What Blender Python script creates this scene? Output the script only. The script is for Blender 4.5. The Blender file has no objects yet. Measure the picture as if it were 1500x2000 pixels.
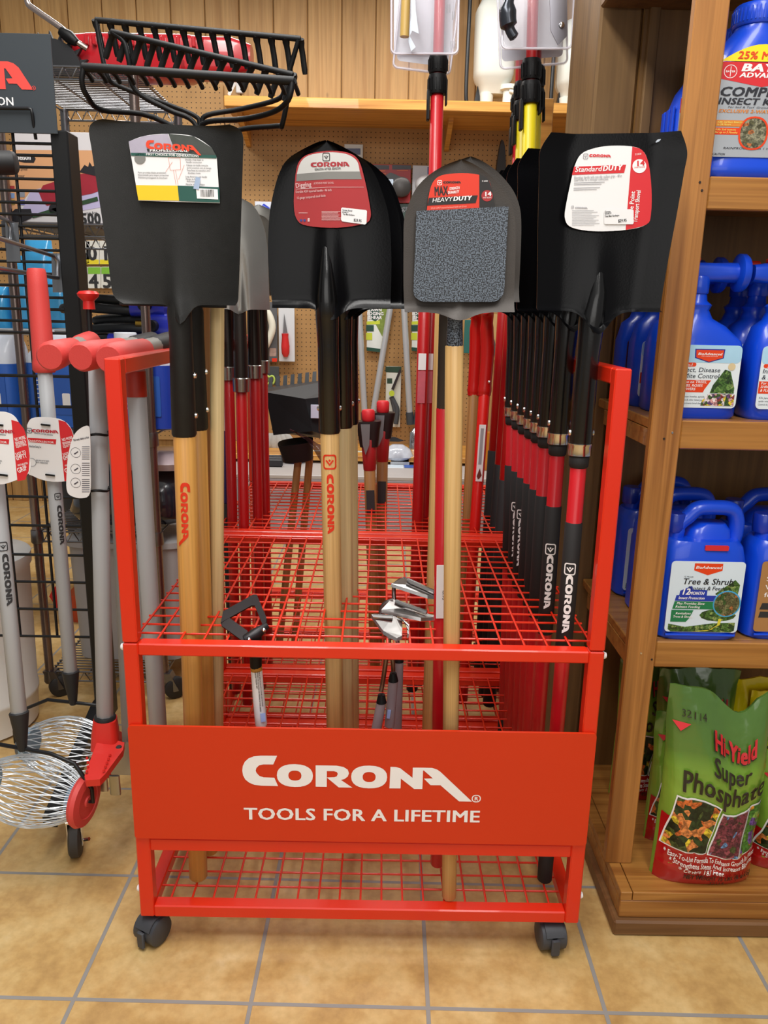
import bpy, math, random
from mathutils import Vector, Matrix
from mathutils.geometry import tessellate_polygon
sc = bpy.context.scene
COL = sc.collection
R = random.Random(7)
pi = math.pi; sin = math.sin; cos = math.cos
# ------------------------------------------------------------------ camera
CAM = Vector((0.42515, -1.21657, 1.15722)); YAW, PIT, ROL, FPX = 0.0067094, 0.250115, -0.0210725, 1530.92
def cam_axes():
    f = Vector((sin(YAW)*cos(PIT), cos(YAW)*cos(PIT), -sin(PIT)))
    r = Vector((cos(YAW), -sin(YAW), 0)); d = f.cross(r)
    c, s = cos(ROL), sin(ROL)
    return c*r+s*d, -s*r+c*d, f
AX, AD, AF = cam_axes()
cam = bpy.data.objects.new('camera', bpy.data.cameras.new('camera')); COL.objects.link(cam)
cam.matrix_world = Matrix.Translation(CAM) @ Matrix((AX, -AD, -AF)).transposed().to_4x4()
cam.data.sensor_fit = 'VERTICAL'; cam.data.sensor_height = 32.0; cam.data.lens = FPX/2000*32.0
cam.data.clip_start = 0.05; sc.camera = cam
sc.view_settings.view_transform = 'Standard'; sc.view_settings.look = 'None'
sc.view_settings.gamma = 1; sc.view_settings.exposure = 0.0
# ------------------------------------------------------------------ light
wd = bpy.data.worlds.new('shop_light'); sc.world = wd; wd.use_nodes = True
wd.node_tree.nodes['Background'].inputs[0].default_value = (1.0, 0.985, 0.97, 1)
wd.node_tree.nodes['Background'].inputs[1].default_value = 0.24
def area(name, loc, sx, sy, power, rot=(0, 0, 0), col=(1, 0.975, 0.94)):
    l = bpy.data.lights.new(name, 'AREA'); l.shape = 'RECTANGLE'; l.size = sx; l.size_y = sy
    l.energy = power; l.color = col
    o = bpy.data.objects.new(name, l); o.location = loc; o.rotation_euler = rot; COL.objects.link(o)
area('ceiling_tube', (0.0, -0.55, 2.75), 0.4, 2.2, 58)
area('ceiling_tube', (1.0, -1.5, 2.75), 0.35, 2.4, 36)
area('ceiling_tube', (0.1, 2.2, 2.85), 2.6, 0.35, 66)
area('shop_window_glow', (0.4, -3.4, 1.7), 2.6, 1.6, 22, (pi/2, 0, 0))
def P(x, y, Y):
    d = AX*((x-750)/FPX)+AD*((y-1000)/FPX)+AF
    return CAM+d*((Y-CAM.y)/d.y)
def PZ(x, y, z):
    d = AX*((x-750)/FPX)+AD*((y-1000)/FPX)+AF
    return CAM+d*((z-CAM.z)/d.z)
# ------------------------------------------------------------------ materials
def lin(h):
    c = [int(h[i:i+2], 16)/255 for i in (0, 2, 4)]
    return tuple((v/12.92 if v <= .04045 else ((v+.055)/1.055)**2.4) for v in c)+(1,)
MATS = {}
def mat(h, rough=.5, metal=0., bump=0., bs=200., var=.06, vs=9., coat=0., alpha=1., trans=0., spec=.5):
    k = (h, rough, metal, bump, bs, var, vs, coat, alpha, trans, spec)
    if k in MATS: return MATS[k]
    m = bpy.data.materials.new('mat_'+h); m.use_nodes = True
    nt = m.node_tree; n = nt.nodes; b = n['Principled BSDF']
    b.inputs['Roughness'].default_value = rough; b.inputs['Metallic'].default_value = metal
    b.inputs['Coat Weight'].default_value = coat; b.inputs['Alpha'].default_value = alpha
    b.inputs['Transmission Weight'].default_value = trans; b.inputs['Specular IOR Level'].default_value = spec
    c = lin(h)
    tc = n.new('ShaderNodeTexCoord')
    if var > 0:
        nz = n.new('ShaderNodeTexNoise'); nz.inputs['Scale'].default_value = vs; nz.inputs['Detail'].default_value = 3
        nt.links.new(tc.outputs['Object'], nz.inputs['Vector'])
        mx = n.new('ShaderNodeMix'); mx.data_type = 'RGBA'
        mx.inputs[6].default_value = tuple(v*(1-var) for v in c[:3])+(1,)
        mx.inputs[7].default_value = tuple(min(1, v*(1+var)) for v in c[:3])+(1,)
        nt.links.new(nz.outputs['Fac'], mx.inputs[0]); nt.links.new(mx.outputs[2], b.inputs['Base Color'])
    else: b.inputs['Base Color'].default_value = c
    if bump > 0:
        n2 = n.new('ShaderNodeTexNoise'); n2.inputs['Scale'].default_value = bs; n2.inputs['Detail'].default_value = 2
        nt.links.new(tc.outputs['Object'], n2.inputs['Vector'])
        bp = n.new('ShaderNodeBump'); bp.inputs['Strength'].default_value = bump; bp.inputs['Distance'].default_value = .002
        nt.links.new(n2.outputs['Fac'], bp.inputs['Height']); nt.links.new(bp.outputs['Normal'], b.inputs['Normal'])
    MATS[k] = m; return m
def picture(name, stops, scale=60., sky=None):   # printed photograph: coloured blobs
    if name in MATS: return MATS[name]
    m = bpy.data.materials.new(name); m.use_nodes = True; nt = m.node_tree; n = nt.nodes; b = n['Principled BSDF']; b.inputs['Roughness'].default_value = .4
    tc = n.new('ShaderNodeTexCoord'); v = n.new('ShaderNodeTexVoronoi'); v.inputs['Scale'].default_value = scale
    nz = n.new('ShaderNodeTexNoise'); nz.inputs['Scale'].default_value = scale*2.2; nz.inputs['Detail'].default_value = 3
    nt.links.new(tc.outputs['Object'], v.inputs['Vector']); nt.links.new(tc.outputs['Object'], nz.inputs['Vector'])
    sp = n.new('ShaderNodeSeparateColor'); nt.links.new(v.outputs['Color'], sp.inputs[0])
    r = ramp(n, stops); r.color_ramp.interpolation = 'CONSTANT'; nt.links.new(sp.outputs[0], r.inputs[0])
    r2 = ramp(n, [(.38, (.25, .25, .25, 1)), (.6, (1.15, 1.15, 1.15, 1))]); nt.links.new(nz.outputs['Fac'], r2.inputs[0])
    mx = n.new('ShaderNodeMix'); mx.data_type = 'RGBA'; mx.blend_type = 'MULTIPLY'; mx.inputs[0].default_value = .85
    nt.links.new(r.outputs[0], mx.inputs[6]); nt.links.new(r2.outputs[0], mx.inputs[7]); nt.links.new(mx.outputs[2], b.inputs['Base Color'])
    MATS[name] = m; return m
def ramp(n, stops):
    r = n.new('ShaderNodeValToRGB'); e = r.color_ramp.elements
    while len(e) < len(stops): e.new(.5)
    for i, (p, h) in enumerate(stops): e[i].position = p; e[i].color = lin(h) if isinstance(h, str) else h
    return r
def wood(name, h1, h2, axis='z', scale=1., rough=.5, knots=False, ring=26., coat=0.):
    if name in MATS: return MATS[name]
    m = bpy.data.materials.new(name); m.use_nodes = True; nt = m.node_tree; n = nt.nodes; b = n['Principled BSDF']
    tc = n.new('ShaderNodeTexCoord'); mp = n.new('ShaderNodeMapping')
    s = [ring*scale]*3; s['xyz'.index(axis)] = 1.1*scale
    mp.inputs['Scale'].default_value = s; nt.links.new(tc.outputs['Object'], mp.inputs['Vector'])
    nz = n.new('ShaderNodeTexNoise'); nz.inputs['Scale'].default_value = 1.; nz.inputs['Detail'].default_value = 5
    nz.inputs['Distortion'].default_value = .9
    nt.links.new(mp.outputs[0], nz.inputs['Vector'])
    n3 = n.new('ShaderNodeTexNoise'); n3.inputs['Scale'].default_value = 5.; n3.inputs['Detail'].default_value = 6
    nt.links.new(mp.outputs[0], n3.inputs['Vector'])
    r = ramp(n, [(.32, h2), (.5, h1), (.72, h2)]); nt.links.new(nz.outputs['Fac'], r.inputs[0])
    r2 = ramp(n, [(.3, (.72, .72, .72, 1)), (.6, (1, 1, 1, 1))]); nt.links.new(n3.outputs['Fac'], r2.inputs[0])
    mx = n.new('ShaderNodeMix'); mx.data_type = 'RGBA'; mx.blend_type = 'MULTIPLY'; mx.inputs[0].default_value = .55
    nt.links.new(r.outputs[0], mx.inputs[6]); nt.links.new(r2.outputs[0], mx.inputs[7])
    out = mx.outputs[2]
    if knots:
        v = n.new('ShaderNodeTexVoronoi'); v.inputs['Scale'].default_value = 3.2
        m2 = n.new('ShaderNodeMapping'); s2 = [1.5]*3; s2['xyz'.index(axis)] = .8; m2.inputs['Scale'].default_value = s2
        nt.links.new(tc.outputs['Object'], m2.inputs['Vector']); nt.links.new(m2.outputs[0], v.inputs['Vector'])
        r3 = ramp(n, [(.02, lin('5a3514')), (.06, (1, 1, 1, 1))]); nt.links.new(v.outputs['Distance'], r3.inputs[0])
        m3 = n.new('ShaderNodeMix'); m3.data_type = 'RGBA'; m3.blend_type = 'MULTIPLY'; m3.inputs[0].default_value = .8
        nt.links.new(out, m3.inputs[6]); nt.links.new(r3.outputs[0], m3.inputs[7]); out = m3.outputs[2]
    nt.links.new(out, b.inputs['Base Color']); b.inputs['Roughness'].default_value = rough
    b.inputs['Coat Weight'].default_value = coat
    MATS[name] = m; return m
# ------------------------------------------------------------------ mesh builder
class MB:
    def __init__(s): s.v = []; s.f = []
    def add(s, vs, fs):
        o = len(s.v); s.v += [Vector(p) for p in vs]; s.f += [tuple(i+o for i in f) for f in fs]; return s
    def box(s, x0, x1, y0, y1, z0, z1, c=0., M=None):
        x0, x1 = min(x0, x1), max(x0, x1); y0, y1 = min(y0, y1), max(y0, y1); z0, z1 = min(z0, z1), max(z0, z1)
        c = min(c, (x1-x0)*.45, (y1-y0)*.45, (z1-z0)*.45)
        if c <= 0:
            vs = [(x, y, z) for z in (z0, z1) for y in (y0, y1) for x in (x0, x1)]
            fs = [(0, 2, 3, 1), (4, 5, 7, 6), (0, 1, 5, 4), (2, 6, 7, 3), (0, 4, 6, 2), (1, 3, 7, 5)]
        else:   # chamfered
            vs = []; idx = {}
            for a, (xx, sx) in enumerate(((x0, 1), (x1, -1))):
                for bb, (yy, sy) in enumerate(((y0, 1), (y1, -1))):
                    for d, (zz, sz) in enumerate(((z0, 1), (z1, -1))):
                        idx[(a, bb, d)] = len(vs)
                        vs += [(xx, yy+sy*c, zz+sz*c), (xx+sx*c, yy, zz+sz*c), (xx+sx*c, yy+sy*c, zz)]
            I = lambda a, bb, d, k: idx[(a, bb, d)]+k
            fs = [tuple(I(0, *q, 0) for q in ((0, 0), (0, 1), (1, 1), (1, 0))), tuple(I(1, *q, 0) for q in ((0, 0), (1, 0), (1, 1), (0, 1))),
                  tuple(I(q[0], 0, q[1], 1) for q in ((0, 0), (1, 0), (1, 1), (0, 1))), tuple(I(q[0], 1, q[1], 1) for q in ((0, 0), (0, 1), (1, 1), (1, 0))),
                  tuple(I(*q, 0, 2) for q in ((0, 0), (0, 1), (1, 1), (1, 0))), tuple(I(*q, 1, 2) for q in ((0, 0), (1, 0), (1, 1), (0, 1)))]
            for a in (0, 1):
                for d in (0, 1):
                    fs.append((I(a, 0, d, 0), I(a, 0, d, 2), I(a, 1, d, 2), I(a, 1, d, 0)))
                    fs.append((I(0, a, d, 1), I(0, a, d, 2), I(1, a, d, 2), I(1, a, d, 1)))
                    fs.append((I(a, d, 0, 0), I(a, d, 0, 1), I(a, d, 1, 1), I(a, d, 1, 0)))
            for k in idx: fs.append((idx[k], idx[k]+1, idx[k]+2))
        if M is not None: vs = [M @ Vector(p) for p in vs]
        return s.add(vs, fs)
    def tube(s, pts, r, n=10, cap=True, flat=1.):
        pts = [Vector(p) for p in pts]; N = len(pts)
        rs = list(r) if isinstance(r, (list, tuple)) else [r]*N
        tg = []
        for i in range(N):
            t = pts[min(i+1, N-1)]-pts[max(i-1, 0)]
            tg.append(t.normalized() if t.length > 1e-9 else Vector((0, 0, 1)))
        ref = Vector((0, 1, 0)) if abs(tg[0].y) < .9 else Vector((1, 0, 0))
        u = tg[0].cross(ref).normalized(); vs = []; fs = []
        for i in range(N):
            u = (u-tg[i]*u.dot(tg[i])).normalized(); w = tg[i].cross(u)
            vs += [pts[i]+(u*cos(2*pi*k/n)+w*(flat*sin(2*pi*k/n)))*rs[i] for k in range(n)]
        for i in range(N-1):
            for k in range(n):
                a, b = i*n+k, i*n+(k+1) % n; fs.append((a, b, b+n, a+n))
        if cap: fs.append(tuple(range(n-1, -1, -1))); fs.append(tuple(range((N-1)*n, N*n)))
        return s.add(vs, fs)
    def lathe(s, prof, n=16, M=None):
        return s.tube_prof([(0, 0, z) for r, z in prof], [max(r, 1e-5) for r, z in prof], n, M)
    def tube_prof(s, pts, rs, n, M=None):
        vs = []; fs = []; N = len(pts)
        for p, r in zip(pts, rs): vs += [Vector((p[0]+r*cos(2*pi*k/n), p[1]+r*sin(2*pi*k/n), p[2])) for k in range(n)]
        for i in range(N-1):
            for k in range(n):
                a, b = i*n+k, i*n+(k+1) % n; fs.append((a, b, b+n, a+n))
        fs.append(tuple(range(n-1, -1, -1))); fs.append(tuple(range((N-1)*n, N*n)))
        if M is not None: vs = [M @ v for v in vs]
        return s.add(vs, fs)
    def loft(s, secs, n=28, M=None):   # (z, cx, cy, hx, hy, power)
        vs = []; fs = []
        for z, cx, cy, hx, hy, p in secs:
            for k in range(n):
                a = 2*pi*k/n; c, d = cos(a), sin(a)
                vs.append(Vector((cx+hx*math.copysign(abs(c)**(2/p), c), cy+hy*math.copysign(abs(d)**(2/p), d), z)))
        N = len(secs)
        for i in range(N-1):
            for k in range(n):
                a, b = i*n+k, i*n+(k+1) % n; fs.append((a, b, b+n, a+n))
        fs.append(tuple(range(n-1, -1, -1))); fs.append(tuple(range((N-1)*n, N*n)))
        if M is not None: vs = [M @ v for v in vs]
        return s.add(vs, fs)
    def poly(s, pts, fn):              # flat one-sided shape, 2-D points mapped by fn
        v3 = [Vector((a, b, 0)) for a, b in pts]
        if sum(v3[i-1].x*v3[i].y-v3[i].x*v3[i-1].y for i in range(len(v3))) < 0: v3.reverse()
        t = tessellate_polygon([v3])
        fs = []
        for a, b, c in t:
            A, B, C = v3[a], v3[b], v3[c]
            fs.append((a, b, c) if (B-A).cross(C-A).z > 0 else (a, c, b))
        if getattr(fn, 'fine', 0): v3, fs = finer(v3, fs, fn.fine)
        return s.add([fn(p.x, p.y) for p in v3], fs)
    def prism(s, pts, fn, d):          # solid: pts mapped by fn, thickness vector d (towards the back)
        v3 = [Vector((a, b, 0)) for a, b in pts]
        if sum(v3[i-1].x*v3[i].y-v3[i].x*v3[i-1].y for i in range(len(v3))) < 0: v3.reverse()
        t = tessellate_polygon([v3]); n = len(v3); d = Vector(d)
        F = [Vector(fn(p.x, p.y)) for p in v3]; fs = []
        for a, b, c in t:
            A, B, C = v3[a], v3[b], v3[c]
            if (B-A).cross(C-A).z < 0: b, c = c, b
            fs += [(a, b, c), (a+n, c+n, b+n)]
        fs += [(i, i+n, (i+1) % n+n, (i+1) % n) for i in range(n)]
        return s.add(F+[p+d for p in F], fs)
    def patch(s, fn, a0, a1, b0, b1, na=8, nb=8):
        vs = [fn(a0+(a1-a0)*i/na, b0+(b1-b0)*j/nb) for j in range(nb+1) for i in range(na+1)]; w = na+1
        return s.add(vs, [(j*w+i, j*w+i+1, (j+1)*w+i+1, (j+1)*w+i) for j in range(nb) for i in range(na)])
    def sheet(s, grid, thick):         # grid[row][col] of points (seen from -Y), given thickness along +Y
        nr, nc = len(grid), len(grid[0]); F = [Vector(p) for r in grid for p in r]
        Bk = [p+Vector((0, thick, 0)) for p in F]; n = nr*nc; fs = []
        for j in range(nr-1):
            for i in range(nc-1):
                a, b, c, d = j*nc+i, j*nc+i+1, (j+1)*nc+i+1, (j+1)*nc+i
                fs += [(a, d, c, b), (a+n, b+n, c+n, d+n)]
        ring = [i for i in range(nc)]+[j*nc+nc-1 for j in range(1, nr)]+[(nr-1)*nc+i for i in range(nc-2, -1, -1)]+[j*nc for j in range(nr-2, 0, -1)]
        for i in range(len(ring)):
            a, b = ring[i], ring[(i+1) % len(ring)]; fs.append((a, b, b+n, a+n))
        return s.add(F+Bk, fs)
    def text(s, t, fn, size, bold=0., shear=0., align='CENTER', width=None, x=0., y=0.):
        vs, fs = text_mesh(t, bold, shear, align)
        kx = size
        if width and vs:
            w = max(v[0] for v in vs)-min(v[0] for v in vs); kx = width/max(w, 1e-6)
        vs = [Vector((x+v[0]*kx, y+v[1]*size, v[2])) for v in vs]
        if getattr(fn, 'fine', 0): vs, fs = finer(vs, fs, fn.fine)
        o = len(s.v); s.v += [Vector(fn(v.x, v.y))-Vector((0, v.z, 0)) for v in vs]; s.f += [tuple(i+o for i in f) for f in fs]
        return s
    def build(s, name, m, parent=None, smooth=40, world=False):
        me = bpy.data.meshes.new(name); vs = s.v
        if world and parent is not None:
            root = parent
            while root.parent: root = root.parent
            inv = ROOTM[root.name].inverted(); vs = [inv @ v for v in vs]
        me.from_pydata([tuple(v) for v in vs], [], s.f); me.validate()
        o = bpy.data.objects.new(name, me); COL.objects.link(o)
        me.materials.append(m)
        if smooth:
            me.polygons.foreach_set('use_smooth', [True]*len(me.polygons)); me.set_sharp_from_angle(angle=math.radians(smooth))
        if parent is not None: o.parent = parent
        me.update(); return o
ROOTM = {}
def finer(v, fs, d):                 # split flat triangles so that they can follow a round handle
    v = list(v); out = []; st = [f for q in fs for f in ([q] if len(q) == 3 else [(q[0], q[i], q[i+1]) for i in range(1, len(q)-1)])]; mid = {}
    while st:
        f = st.pop(); e = [abs(v[f[i]].y-v[f[(i+1) % 3]].y) for i in range(3)]; i = e.index(max(e))
        if e[i] <= d: out.append(f); continue
        a, b, c = f[i], f[(i+1) % 3], f[(i+2) % 3]; k = (min(a, b), max(a, b))
        if k not in mid: mid[k] = len(v); v.append((v[a]+v[b])/2)
        st += [(a, mid[k], c), (mid[k], b, c)]
    return v, out
TXT = {}
def text_mesh(t, bold, shear, align):
    k = (t, bold, shear, align)
    if k not in TXT:
        c = bpy.data.curves.new('t', 'FONT'); c.body = t; c.size = 1; c.shear = shear; c.align_x = align
        c.resolution_u = 2; c.space_character = 1+bold*2
        o = bpy.data.objects.new('t', c); COL.objects.link(o)
        me = bpy.data.meshes.new_from_object(o.evaluated_get(bpy.context.evaluated_depsgraph_get()))
        vs = [tuple(v.co) for v in me.vertices]; fs = [tuple(p.vertices) for p in me.polygons]; n = len(vs); V = []; F = []
        for i, (dx, dy) in enumerate(((-1, -.5), (1, -.5), (-1, .5), (1, .5)) if bold > 0 else ((0, 0),)):   # heavier strokes: the letter laid down four times, slightly apart
            V += [(x+dx*bold*1.15, y+dy*bold*1.15, i*4e-5) for x, y, z in vs]; F += [tuple(j+i*n for j in f) for f in fs]
        TXT[k] = (V, F)
        bpy.data.objects.remove(o); bpy.data.curves.remove(c); bpy.data.meshes.remove(me)
    return TXT[k]
def tag(o, label, cat, group=None):
    o['label'] = label; o['category'] = cat
    if group: o['group'] = group
    return o
def thing(name, label, cat, loc=(0, 0, 0), group=None, M=None):
    o = bpy.data.objects.new(name, None); COL.objects.link(o); o.empty_display_size = .05
    m = M if M is not None else Matrix.Translation(Vector(loc))
    o.matrix_world = m; ROOTM[o.name] = m.copy()
    return tag(o, label, cat, group)
def struct(o, label=None):
    o['kind'] = 'structure'
    if label: o['label'] = label; o['category'] = label.split()[-1]
    return o
def kids(o): return [c for c in bpy.data.objects if c.parent == o]
def dup(root, M, label, group=None):
    def cp(o, par):
        c = o.copy(); COL.objects.link(c)
        if par is not None: c.parent = par; c.matrix_parent_inverse = Matrix()
        for ch in kids(o): cp(ch, c)
        return c
    r = cp(root, None); r.matrix_world = M; r['label'] = label; ROOTM[r.name] = M.copy()
    if group: r['group'] = group
    return r
def axis(bot, top, spin=0.):
    z = (Vector(top)-Vector(bot)).normalized(); y = Vector((0, 1, 0)); x = y.cross(z).normalized(); y = z.cross(x)
    return Matrix.Translation(Vector(bot)) @ Matrix((x, y, z)).transposed().to_4x4() @ Matrix.Rotation(spin, 4, 'Z')
def az(M, y, x=None):               # height along a tool's axis of the picture row y
    z = .6
    for _ in range(12):
        w = M @ Vector((0, 0, z)); d = w-CAM
        py = 1000+FPX*d.dot(AD)/d.dot(AF)
        w2 = M @ Vector((0, 0, z+.01)); d2 = w2-CAM; g = (1000+FPX*d2.dot(AD)/d2.dot(AF)-py)/.01
        z += (y-py)/g
    return z
def plane(o, ex=(1, 0, 0), ey=(0, 0, 1)):
    o, ex, ey = Vector(o), Vector(ex), Vector(ey)
    return lambda a, b: o+ex*a+ey*b
def tilt(o, ang):                    # upright plane facing -Y turned by ang in its own plane
    return plane(o, (cos(ang), 0, sin(ang)), (-sin(ang), 0, cos(ang)))
def cyl_down(r, z0, ang=0.):         # lettering running down a handle, facing -Y
    f = lambda a, b: Vector((r*sin(ang+b/r), -r*cos(ang+b/r), z0-a))
    f.fine = r*.2; return f
def rrect(w, h, r, n=5, cx=0., cy=0.):
    o = []
    for (sx, sy, a0) in ((1, 1, 0), (-1, 1, 90), (-1, -1, 180), (1, -1, 270)):
        for k in range(n+1):
            a = math.radians(a0+90*k/n); o.append((cx+sx*(w/2-r)+r*cos(a), cy+sy*(h/2-r)+r*sin(a)))
    return o
def circ(r, n=20, cx=0., cy=0., ry=None): return [(cx+r*cos(2*pi*k/n), cy+(ry or r)*sin(2*pi*k/n)) for k in range(n)]
def spl(pts, n=6):                   # Catmull-Rom through points
    pts = [Vector(p) for p in pts]; o = []
    for i in range(len(pts)-1):
        p0, p1, p2, p3 = pts[max(i-1, 0)], pts[i], pts[i+1], pts[min(i+2, len(pts)-1)]
        for k in range(n):
            t = k/n; o.append(.5*((2*p1)+(p2-p0)*t+(2*p0-5*p1+4*p2-p3)*t*t+(3*p1-p0-3*p2+p3)*t**3))
    o.append(pts[-1]); return o
# ------------------------------------------------------------------ lettering of the tool maker
def ring(mb, fn, cx, cy, rx, ry, ix, iy, n=24):
    for k in range(n):
        a, b = 2*pi*k/n, 2*pi*(k+1)/n
        e = .86 if rx != ry else 1.
        q = lambda t, x, y: (cx+x*math.copysign(abs(cos(t))**e, cos(t)), cy+y*math.copysign(abs(sin(t))**e, sin(t)))
        mb.poly([q(a, rx, ry), q(b, rx, ry), q(b, ix, iy), q(a, ix, iy)], fn)
def logo(mb, fn, w, old=False):      # the word mark, w wide, its left end at the origin of fn, baseline at 0
    K = w/(1350. if old else 1262.)
    def g(x, y): return ((x-41)*K, (255-(y-.0115*(x-40)))*K)
    def put(pts): mb.poly([g(*p) for p in pts], fn)
    C = [(245, 52), (150, 52), (110, 57), (80, 70), (58, 92), (45, 120), (41, 150), (45, 182), (58, 210), (80, 230), (110, 244), (150, 249), (248, 251), (227, 196), (165, 194), (140, 185), (124, 165), (119, 150), (124, 132), (140, 115), (165, 109), (222, 109)]
    if not old: C = [(x, 110+(y-52)*.73) for x, y in C]
    put(C)
    for cx, cy in ((347, 181), (780, 187)):
        gx, gy = g(cx, cy); ring(mb, fn, gx, gy, 105*K, 75*K, 38*K, 33*K)
    put([(468, 113), (533, 113), (533, 254), (468, 253)])
    put([(533, 113), (590, 114), (630, 122), (655, 140), (662, 163), (655, 185), (635, 202), (615, 207), (683, 258), (603, 257), (533, 192), (578, 190), (592, 183), (597, 168), (592, 156), (575, 150), (533, 150)])
    put([(903, 119), (935, 120), (960, 128), (1033, 190), (1033, 123), (1093, 123), (1093, 264), (1045, 264), (965, 196), (965, 261), (900, 261)])
    if old: put([(1093, 123), (1145, 124), (1175, 135), (1195, 150), (1388, 346), (1312, 345), (1198, 238), (1140, 238), (1100, 195), (1152, 193), (1098, 142), (1093, 142)])
    else: put([(1110, 123), (1180, 124), (1212, 133), (1240, 155), (1312, 268), (1248, 267), (1222, 238), (1176, 237), (1162, 212), (1200, 210), (1165, 160), (1157, 160), (1157, 266), (1110, 265)])
def emblem(mb, fn, s, cx=0., cy=0., turn=0.):   # frame of the crest: a rounded square outline with the chevron and dot
    c, d = cos(turn), sin(turn)
    q = lambda a, b: (cx+(a*c-b*d)*s, cy+(a*d+b*c)*s)
    o = rrect(1, 1.05, .22); i = rrect(.78, .83, .15)
    for k in range(len(o)):
        k2 = (k+1) % len(o); mb.poly([q(*o[k]), q(*o[k2]), q(*i[k2]), q(*i[k])], fn)
    mb.poly([q(*p) for p in ((-.3, .1), (0, -.28), (.3, .1), (.2, .16), (0, -.1), (-.2, .16))], fn)
    mb.poly([q(a, b) for a, b in circ(.08, 8, 0, .12)], fn)
# ------------------------------------------------------------------ setting
def floor_mat():
    m = bpy.data.materials.new('ceramic_tile'); m.use_nodes = True; nt = m.node_tree; n = nt.nodes; b = n['Principled BSDF']
    tc = n.new('ShaderNodeTexCoord'); mp = n.new('ShaderNodeMapping'); mp.vector_type = 'TEXTURE'
    mp.inputs['Location'].default_value = (.22126, -.11976, 0); mp.inputs['Rotation'].default_value = (0, 0, -.0121)
    nt.links.new(tc.outputs['Object'], mp.inputs['Vector'])
    br = n.new('ShaderNodeTexBrick'); br.offset = 0; br.squash = 1
    br.inputs['Scale'].default_value = 1; br.inputs['Mortar Size'].default_value = .004; br.inputs['Mortar Smooth'].default_value = .15
    br.inputs['Brick Width'].default_value = .3048; br.inputs['Row Height'].default_value = .3048
    nt.links.new(mp.outputs[0], br.inputs['Vector'])
    a = n.new('ShaderNodeTexNoise'); a.inputs['Scale'].default_value = 9; a.inputs['Detail'].default_value = 8; a.inputs['Roughness'].default_value = .62
    nt.links.new(tc.outputs['Object'], a.inputs['Vector'])
    r = ramp(n, [(.3, 'a98450'), (.46, 'c29d62'), (.62, 'd0b179'), (.8, 'dac396')]); nt.links.new(a.outputs['Fac'], r.inputs[0])
    c = n.new('ShaderNodeTexNoise'); c.inputs['Scale'].default_value = 60; c.inputs['Detail'].default_value = 4
    nt.links.new(tc.outputs['Object'], c.inputs['Vector'])
    r2 = ramp(n, [(.35, (.86, .84, .8, 1)), (.6, (1, 1, 1, 1))]); nt.links.new(c.outputs['Fac'], r2.inputs[0])
    m1 = n.new('ShaderNodeMix'); m1.data_type = 'RGBA'; m1.blend_type = 'MULTIPLY'; m1.inputs[0].default_value = .8
    nt.links.new(r.outputs[0], m1.inputs[6]); nt.links.new(r2.outputs[0], m1.inputs[7])
    m2 = n.new('ShaderNodeMix'); m2.data_type = 'RGBA'; m2.inputs[7].default_value = lin('8d8a86')
    nt.links.new(br.outputs['Fac'], m2.inputs[0]); nt.links.new(m1.outputs[2], m2.inputs[6]); nt.links.new(m2.outputs[2], b.inputs['Base Color'])
    b.inputs['Roughness'].default_value = .42
    bp = n.new('ShaderNodeBump'); bp.inputs['Strength'].default_value = .5; bp.inputs['Distance'].default_value = .002; bp.invert = True
    nt.links.new(br.outputs['Fac'], bp.inputs['Height']); nt.links.new(bp.outputs[0], b.inputs['Normal'])
    return m
struct(MB().box(-3, 4, -4, 3.6, -.05, 0).build('floor', floor_mat(), smooth=0), 'tan ceramic tile floor')
YW = 3.42                                    # back wall
def plank_mat():
    m = wood('wall_planks', 'c99e63', 'b0834a', 'z', .75, .55, True)
    nt = m.node_tree; n = nt.nodes; b = n['Principled BSDF']; src = b.inputs['Base Color'].links[0].from_socket
    tc = n.new('ShaderNodeTexCoord'); sx = n.new('ShaderNodeSeparateXYZ'); nt.links.new(tc.outputs['Object'], sx.inputs[0])
    d = n.new('ShaderNodeMath'); d.operation = 'DIVIDE'; d.inputs[1].default_value = .18; nt.links.new(sx.outputs[0], d.inputs[0])
    f = n.new('ShaderNodeMath'); f.operation = 'FLOOR'; nt.links.new(d.outputs[0], f.inputs[0])
    w = n.new('ShaderNodeTexWhiteNoise'); w.noise_dimensions = '1D'; nt.links.new(f.outputs[0], w.inputs['W'])
    r = ramp(n, [(0, (.84, .82, .8, 1)), (1, (1.0, 1.0, 1.0, 1))]); nt.links.new(w.outputs['Value'], r.inputs[0])
    mx = n.new('ShaderNodeMix'); mx.data_type = 'RGBA'; mx.blend_type = 'MULTIPLY'; mx.inputs[0].default_value = 1
    nt.links.new(src, mx.inputs[6]); nt.links.new(r.outputs[0], mx.inputs[7]); nt.links.new(mx.outputs[2], b.inputs['Base Color'])
    return m
zpt = P(640, 240, YW-.03).z                  # top edge of the pegboard below the wall shelf
w = MB(); w.box(-2.2, 2.6, YW+.015, YW+.05, 0, 3.0)
k0 = int(math.floor(-2.2/.18))
for k in range(k0, 15): w.box(k*.18+.0025, (k+1)*.18-.0025, YW, YW+.02, 0, 2.95, .003)
struct(w.build('wall_back', plank_mat(), smooth=0), 'vertical pine plank back wall')
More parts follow.
